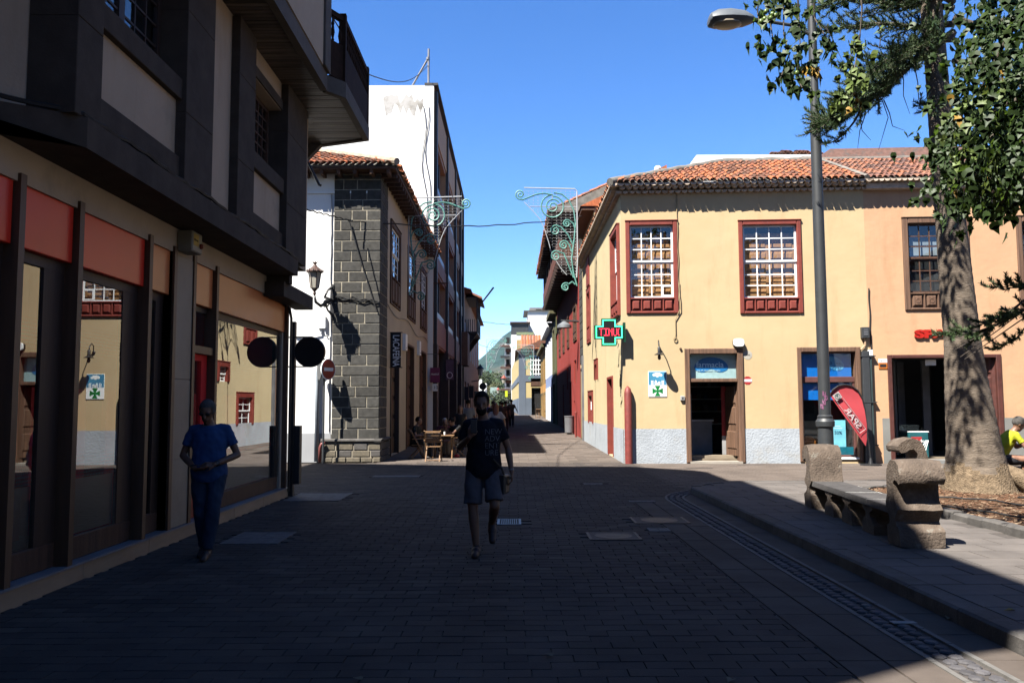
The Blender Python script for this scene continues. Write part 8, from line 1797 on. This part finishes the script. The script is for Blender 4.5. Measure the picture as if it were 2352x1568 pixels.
        me = remeshed(m, 'trousers', spec['pants'], cv, 5, .011 * s if voxel < .015 else 0); bm = bmesh.new(); bm.from_mesh(me); bmesh.ops.bisect_plane(bm, geom=bm.verts[:] + bm.edges[:] + bm.faces[:], plane_co=pel + sp * .09 * s, plane_no=sp, clear_outer=True); bm.to_mesh(me); bm.free(); link('trousers' if ks >= 1 else 'shorts', me, e)
        if spec.get('belt'): m = MB(); m.tube([pel + sp * .028 * s, pel + sp * .06 * s], [.178 * s * fat, .176 * s * fat], 22); link('belt', remeshed(m, 'belt', spec['belt'], .01, 1), e) if False else MB().add([pel + sp * h * s + Vector((math.cos(t) * .172 * s, math.sin(t) * .128 * s * fat, 0)) for h in (.03, .06) for t in [k * math.pi / 12 for k in range(24)]], [(k, (k + 1) % 24, 24 + (k + 1) % 24, 24 + k) for k in range(24)]).build('belt', spec['belt'], e, smooth=True)
    # shoes
    for sd in ('L', 'R'):
        an, to = g['an' + sd], g['to' + sd]; m = MB(); heel = an - (to - an).normalized() * .03 * s - Vector((0, 0, .035)) * s; cap(m, heel, .045 * s, an.lerp(to, .5) - Vector((0, 0, .01)) * s, .05 * s); cap(m, an.lerp(to, .5) - Vector((0, 0, .02)) * s, .043 * s, to + (to - an).normalized() * .035 * s, .038 * s)
        if spec.get('hightop', 1): cap(m, an, .046 * s, heel, .045 * s)
        link('shoe', remeshed(m, 'shoe', spec.get('shoes', M('dark_shoes', (0.03, 0.022, 0.02), .6)), cv, 3), e)
    # hair
    m = MB(); ht = spec.get('hairtype', 'short')
    m.ell(hd + hu * .036 * s - hf * .016 * s, (.09 * s, .104 * s, .11 * s), 20, HM)
    if ht == 'long':
        for k in range(7): a = (k - 3) * .35; p = hd - hf * .06 * s * math.cos(a) + hr * .085 * s * math.sin(a); cap(m, p + hu * .03 * s, .04 * s, p - Vector((0, 0, .3)) * s - hf * .05 * s, .035 * s)
    me = remeshed(m, 'hair', hairs[spec.get('hair', 'black')], cv * .9, 2); bm = bmesh.new(); bm.from_mesh(me)
    kill = [v for v in bm.verts if (v.co - hd).dot(hf) > (.045 if ht != 'long' else .05) * s and (v.co - hd).dot(hu) < (.075 if ht != 'bald' else .12) * s or ((v.co - hd).dot(hu) < -.03 * s and ht != 'long')]
    bmesh.ops.delete(bm, geom=kill, context='VERTS'); bm.to_mesh(me); bm.free(); link('hair', me, e)
    if spec.get('beard'):
        m = MB(); m.ell(hd - hu * .066 * s + hf * .034 * s, (.063 * s, .066 * s, .062 * s), 16, HM); me = remeshed(m, 'beard', hairs['black'], cv * .9, 2); bm = bmesh.new(); bm.from_mesh(me); bmesh.ops.delete(bm, geom=[v for v in bm.verts if (v.co - hd).dot(hu) > -.048 * s and abs((v.co - hd).dot(hr)) < .04 * s or (v.co - hd).dot(hu) > -.01 * s], context='VERTS'); bm.to_mesh(me); bm.free(); link('beard', me, e)
    if spec.get('glasses'):
        G = MB(); 
        for k in (-1, 1): G.ell(hd + hr * .034 * s * k + hu * .01 * s + hf * .098 * s, (.028 * s, .006 * s, .02 * s), 12, HM); G.tube([hd + hr * .06 * s * k + hu * .016 * s + hf * .092 * s, hd + hr * .08 * s * k + hu * .01 * s - hf * .01 * s], .003, 4)
        G.build('sunglasses', m_iron, e, smooth=True)
    e.location = Vector(loc); e.rotation_euler.z = rz
    e['_'] = 0; del e['_']; return e, g, shirt
STAND = dict(pelvis=(0, 0, .97), chest=(0, 0, 1.27), neck=(0, .01, 1.46), head=(0, -.01, 1.63), shL=(.172, .01, 1.405), shR=(-.172, .01, 1.405), elL=(.235, .03, 1.13), elR=(-.235, .03, 1.13), wrL=(.245, -.05, .88), wrR=(-.245, -.05, .88), hipL=(.09, 0, .91), hipR=(-.09, 0, .91), knL=(.095, -.01, .49), knR=(-.095, -.01, .49), anL=(.1, .03, .085), anR=(-.1, .03, .085), toL=(.115, -.12, .035), toR=(-.115, -.12, .035))
def pose(**k): d = dict(STAND); d.update(k); return d
WALK = pose(knL=(.09, -.12, .5), anL=(.09, -.2, .1), toL=(.1, -.36, .06), knR=(-.09, .02, .49), anR=(-.09, .25, .16), toR=(-.1, .14, .05), elL=(.24, .08, 1.14), wrL=(.26, .14, .9), elR=(-.24, 0, 1.14), wrR=(-.25, -.17, .93))
m_navy = M('navy_cotton', (0.009, 0.011, 0.02), .85, .15, 4, .3, 12, .15); m_bluet = M('royal_blue_cotton', (0.035, 0.10, 0.27), .85, .08, 4, .3, 10, .15)
m_shorts = M('grey_shorts', (0.15, 0.14, 0.15), .85, .15, 4, .3, 12, .15); m_jeans = M('blue_jeans', (0.035, 0.065, 0.12), .85, .25, 5, .4, 20, .15)
# the walking man in the middle
wp_ = onz(1104, 1262, 0); wy = 9.45; wx = (1110 - 1176) / 1900 * wy
J = pose(elR=(-.265, .03, 1.15), wrR=(-.145, -.20, 1.27), elL=(.27, .03, 1.14), wrL=(.31, -.03, .885), hipR=(-.10, 0, .91), knR=(-.115, -.07, .49), anR=(-.075, -.10, .085), toR=(-.085, -.27, .035), hipL=(.10, 0, .91), knL=(.125, -.12, .53), anL=(.085, .22, .30), toL=(.09, .12, .15), head=(-.02, -.03, 1.63), neck=(0, -.01, 1.47))
W_, g, sh_ = person((wx, wy, 0), 0, 1.80, 'person walking towards the camera in a dark lettered T-shirt and grey shorts, phone in hand', J, dict(shirt=m_navy, pants=m_shorts, legs=.88, beard=1, hair='black', skin=skin_d, look=(0, -1, -.08), fat=1.12, hdR=(.25, -.25, .95), hnR=(.2, .95, 0.2), hdL=(.05, -.05, -1), hnL=(-1, 0, 0), curl=.5, sleeve=.66, shoes=M('dark_trainers', (0.04, 0.02, 0.018), .6)), .0095)
dgm = sh_.data; bvh = BVHTree.FromPolygons([v.co for v in dgm.vertices], [tuple(p.vertices) for p in dgm.polygons])
def onshirt(p):
    h = bvh.ray_cast(Vector((p.x, -1, p.z)), Vector((0, 1, 0))); return (h[0] + Vector((0, -.004 + (p.y + .5) * .3, 0))) if h[0] is not None else p
for k, ln_ in enumerate(('NEW', 'ADV', 'ENT', 'URE')):
    o = text('shirt_print', ln_, .088, M('white_shirt_print', (0.17, 0.17, 0.19), .8), None, (.018, -.5, 1.335 - k * .078), (1, 0, 0), (0, 0, 1), ext=.0, sx=.95, font_off=-.001, proj=onshirt); o.parent = W_
MB().tube([(.135, -.13, 1.37), (.12, -.14, 1.32), (.10, -.15, 1.27), (.155, -.13, 1.42)], .002, 4)
# wrist bands
wr = g['wrL']; el = g['elL']; d = (wr - el).normalized(); o = MB().tube([wr - d * .035, wr - d * .018], .031, 12).build('wrist_band', M('pale_band', (0.3, 0.3, 0.3), .5), W_)
ph = empty('phone', Vector((wx, wy, 0)) + g['wrR'] + Vector((.05, -.03, .12)), 'dark phone held up by the man in the dark T-shirt', 'phone'); c = wl(ph); MB().bvl(Fr(c, (1, .1, 0), (0, -1, 0)), -.035, .035, -.075, .075, -.005, .006, .004).build('case', m_iron, ph); MB().quad(c + Vector((-.03, .0065, -.07)), c + Vector((.03, .0065, -.07)), c + Vector((.03, .0065, .07)), c + Vector((-.03, .0065, .07))).build('screen', M('phone_screen', (0.1, 0.12, 0.15), .2), ph)
bgp = Vector((wx + .235, wy - .04, .80)); bg_ = empty('shoulder_bag', bgp, 'small black shoulder bag at the hip of the man in the dark T-shirt', 'bag'); MB().bvl(Fr(bgp, (.3, 1, 0), (1, -.3, 0)), -.09, .09, -.13, .08, -.03, .04, .02).build('pouch', m_iron, bg_)
MB().tube([bgp + Vector((0, -.02, .07)), bgp + Vector((-.03, -.06, .16)), bgp + Vector((-.12, -.13, .26))], .012, 5).build('strap', m_iron, bg_)
# the man in blue on the left
by = 9.3; bx_ = (485 - 1176) / 1900 * by
J = pose(elL=(.30, .03, 1.12), wrL=(.10, -.20, 1.03), elR=(-.29, .03, 1.12), wrR=(-.10, -.20, .98), head=(-.02, -.06, 1.60), neck=(0, -.01, 1.455), knR=(-.075, -.02, .49), anR=(-.05, .12, .10), toR=(-.06, -.02, .035), knL=(.075, -.10, .5), anL=(.02, -.09, .09), toL=(.02, -.25, .035))
B_, g, sh2 = person((bx_, by, 0), R(8), 1.745, 'person in a bright blue T-shirt and jeans walking along the shop, looking at a phone', J, dict(shirt=m_bluet, pants=m_jeans, hair='grey', glasses=1, look=(-.1, -1, -.38), hup=(0, -.3, 1), fat=1.12, belt=M('tan_belt', (0.2, 0.13, 0.05), .6), skin=skin_d, hdL=(-1, -.15, -.05), hnL=(0, .8, -.5), hdR=(1, -.15, .05), hnR=(0, .3, 1), curl=.4, shoes=M('brown_sandals', (0.06, 0.035, 0.03), .6), cuff=1.0), .0095)
wr = g['wrL']; el = g['elL']; d = (wr - el).normalized(); MBw = MB().tube([wr - d * .05, wr - d * .02], .032, 12).build('watch_strap', m_iron, B_); MB().lathe(wr - d * .035 + Vector((0, -.034, .0)), [(.018, 0), (.018, .008)], 12, (0, -1, 0)).build('watch_face', M('steel', (0.5, .5, .5), .3, metal=.8), B_)
ph = empty('phone', (bx_ - .02, by - .30, 1.02), 'small dark phone in the hands of the man in blue', 'phone'); c = wl(ph); Fp = Fr(c, (1, 0, 0), (0, -.7, .7)); MB().box(c.x - .06, c.x + .03, c.y - .035, c.y + .03, c.z + .0, c.z + .012).build('case', m_iron, ph); MB().box(c.x - .055, c.x + .025, c.y - .03, c.y + .025, c.z + .0121, c.z + .0135).build('screen', M('phone_screen', (0.1, 0.12, 0.15)), ph)
# seated figures
SIT = dict(pelvis=(0, .05, .54), chest=(0, .0, .86), neck=(0, -.04, 1.04), head=(0, -.10, 1.20), shL=(.172, -.03, .985), shR=(-.172, -.03, .985), elL=(.24, -.1, .74), elR=(-.24, -.1, .74), wrL=(.15, -.33, .76), wrR=(-.15, -.33, .76), hipL=(.1, .02, .52), hipR=(-.1, .02, .52), knL=(.13, -.42, .52), knR=(-.13, -.42, .52), anL=(.13, -.42, .09), anR=(-.13, -.42, .09), toL=(.14, -.57, .035), toR=(-.14, -.57, .035))
def sit(**k): d = dict(SIT); d.update(k); return d
m_blk = M('black_cotton', (0.01, 0.01, 0.011), .85, .1, 4); m_yelT = M('acid_yellow_cotton', (0.62, 0.66, 0.035), .8, .08, 4, .3, 12, .15); m_dkp = M('charcoal_shorts', (0.045, 0.043, 0.05), .85, .1, 4)
J = sit(chest=(0, -.1, .84), neck=(0, -.22, 1.0), head=(0, -.31, 1.13), shL=(.172, -.2, .95), shR=(-.172, -.2, .95), elL=(.23, -.34, .72), elR=(-.23, -.34, .72), wrL=(.08, -.52, .82), wrR=(-.08, -.52, .82))
SM, g, _ = person((8.62, 14.72, PZ + .05), R(78), 1.74, 'person in an acid-yellow T-shirt sitting bent over a phone at the right edge', J, dict(shirt=m_yelT, pants=m_dkp, legs=.95, hair='grey', look=(0, -1, -.5), skin=skin, hdL=(-.3, -.8, .3), hdR=(.3, -.8, .3), shoes=M('dark_shoes', (0.03, 0.022, 0.02))), .012)
q = Vector((8.62, 14.72, PZ + .05)) + Matrix.Rotation(R(78), 3, 'Z') @ (Vector((0, -.62, .86))); ph = empty('phone', q, 'phone in the hands of the seated man in yellow', 'phone'); MB().bvl(Fr(q, (0, 1, 0), (-1, 0, .5)), -.035, .035, -.06, .07, -.005, .005, .003).build('case', m_iron, ph)
gr = 'guests at the café table'
person((-3.05, 26.3, 0), R(72), 1.74, 'dark-haired person in black seated at the café nearest the wall, facing right', sit(wrL=(.1, -.3, .8)), dict(shirt=m_blk, pants=m_blk, hair='black'), .018, gr)
person((-2.3, 27.65, 0), R(10), 1.68, 'person with white hair and a reddish shirt seated behind the café table', sit(neck=(0, -.08, 1.03), head=(.04, -.16, 1.18)), dict(shirt=M('reddish_check', (0.2, 0.035, 0.05), .8, .6, 18, 0), pants=m_blk, hair='white'), .018, gr)
person((-1.8, 27.2, 0), R(-55), 1.74, 'person in black with an elbow on the café table and a hand at the face', sit(chest=(0, -.06, .86), neck=(0, -.14, 1.02), head=(0, -.22, 1.15), elR=(-.2, -.36, .80), wrR=(-.08, -.34, 1.04), elL=(.24, -.3, .79), wrL=(.02, -.42, .80)), dict(shirt=m_blk, pants=M('beige_trousers', (0.3, 0.24, 0.17), .8), hair='black', look=(-.2, -1, -.4), hdR=(0, 0, 1)), .018, gr)
# pedestrians down the street
gp_ = 'pedestrians down the side street'; mw = M('white_cotton', (0.42, 0.42, 0.44), .85, .08, 4); 
def walker(x, Y, rz, H, lb, sp, J=WALK): person(((x - 1176) / 1900 * Y, Y, gz(Y)), rz, H, lb, J, sp, .025, gp_)
walker(1057, 29, 0, 1.63, 'person with long auburn hair in a black tank top walking towards the café', dict(shirt=m_blk, tank=1, fem=1, pants=m_jeans, hair='red', hairtype='long', fat=.9))
walker(1075, 31.5, math.pi, 1.84, 'person in a pale grey shirt walking away behind the woman in the tank top', dict(shirt=M('pale_grey_shirt', (0.25, 0.26, 0.28), .8), pants=m_jeans, hair='black', sleeve=.85))
walker(1138, 28.5, math.pi, 1.71, 'person with long auburn hair in a loose white blouse seen from behind', dict(shirt=mw, fem=1, pants=m_blk, hair='red', hairtype='long', sleeve=.85, flare=1.6, loose=1), pose(elL=(.3, .03, 1.16), elR=(-.3, .03, 1.16), wrL=(.33, -.05, .95), wrR=(-.33, -.05, .95)))
walker(1132, 36, math.pi, 1.78, 'person with dark hair seen just past the blouse, walking away', dict(shirt=m_blk, pants=m_blk, hair='black'))
walker(1116, 40, math.pi, 1.78, 'person in a deep blue shirt beyond the bearded walker', dict(shirt=M('deep_blue', (0.02, 0.03, 0.22), .8), pants=m_blk, hair='black'))
walker(1153, 44, math.pi, 1.72, 'person in dark brown clothes, left of the dark pair walking away', dict(shirt=M('dark_brown_cotton', (0.05, 0.03, 0.02), .8), pants=m_blk, hair='black'))
walker(1161, 47, math.pi, 1.76, 'person in black in the dark pair walking away', dict(shirt=m_blk, pants=M('dull_maroon', (0.04, 0.015, 0.015), .8), hair='black', fat=1.2))
walker(1174, 55, math.pi, 1.84, 'person in an olive T-shirt with a swinging arm, rightmost walker down the street', dict(shirt=M('olive_cotton', (0.16, 0.13, 0.07), .8), pants=m_blk, hair='black'), pose(elR=(-.3, .05, 1.16), wrR=(-.4, -.08, .95), knL=(.09, -.1, .5), anL=(.09, -.15, .1), toL=(.1, -.3, .05), knR=(-.09, .05, .49), anR=(-.09, .22, .15), toR=(-.1, .1, .05), elL=(.3, .05, 1.16), wrL=(.38, -.06, .95)))
walker(1148, 62, math.pi, 1.7, 'person in ochre far off between the blouse and the dark pair', dict(shirt=M('ochre_cotton', (0.35, 0.2, 0.06), .8), pants=m_blk, hair='black'))
# far signs and greenery
c = at(1109, 887, 62); e = empty('round_sign', c, 'round dark sign on a post far down the street above the walkers', 'sign'); MB().lathe(c, [(.27, -.03), (.27, .03)], 24, (0, 1, 0)).build('disc', m_iron, e); MB().tube([c, Vector((c.x, c.y + .05, gz(62)))], .035, 6).build('post', m_iron, e)
m_bush = M('far_foliage', (0.05, 0.085, 0.03), .8, .5, .8, 0, col2=(0.12, 0.12, 0.04), c2scale=.3)
def far_tree(x, y, Y, r_, lb, nm='leafy_tree'):
    c = at(x, y, Y); e = empty(nm, (c.x, Y, gz(Y)), lb, 'tree'); MB().tube([(c.x, Y, gz(Y) - .2), (c.x + .1, Y, c.z)], [.3, .15], 7).build('trunk', m_bark, e); m = MB(); rr = random.Random(int(x))
    for k in range(900):
        d = Vector((rr.gauss(0, 1), rr.gauss(0, 1), rr.gauss(0, 1))).normalized() * (rr.random() ** .4) * r_; p = c + Vector((d.x * 1.1, d.y, d.z * .8)); a = Vector((rr.gauss(0, 1), rr.gauss(0, 1), rr.gauss(0, 1))).normalized() * r_ * .13; b = a.orthogonal() * .8; m.add([p, p + a, p + b], [(0, 1, 2)])
    m.build('crown', m_bush, e); return e
far_tree(1110, 872, 190, 2.6, 'rounded yellowish tree left under the far palm'); far_tree(1126, 875, 200, 3.4, 'rounded green tree right under the far palm'); far_tree(1148, 900, 185, 3.0, 'dark green tree beside the far white facade'); far_tree(1152, 915, 160, 2.4, 'low dark shrub at the foot of the far white facade'); far_tree(1140, 910, 230, 5, 'broad dark tree behind the far awning'); far_tree(1099, 880, 230, 4, 'olive-coloured tree at the left end of the far street')
c = at(1123, 872, 195); e = empty('palm_tree', (c.x, 195, gz(195)), 'small palm against the hill at the end of the street', 'tree'); MB().tube([(c.x, 195, gz(195)), (c.x, 195, c.z)], [.35, .3], 8).build('trunk', m_bark, e)
for k in range(16):
    a = k * .3927 + .1; m = MB(); L = 3.2; d = Vector((math.cos(a), math.sin(a), 0)); up = random.uniform(.3, 1.1); pts = [c + d * L * t + Vector((0, 0, L * (up * t - 1.1 * t * t))) for t in [i / 7 for i in range(8)]]
    for p, q in zip(pts, pts[1:]):
        for sgn in (-1, 1): s_ = d.cross(Vector((0, 0, 1))) * sgn * .5; m.add([p, q, q + s_ - Vector((0, 0, .35)), p + s_ - Vector((0, 0, .35))], [(0, 1, 2, 3)])
    m.build('frond', m_bush, e)
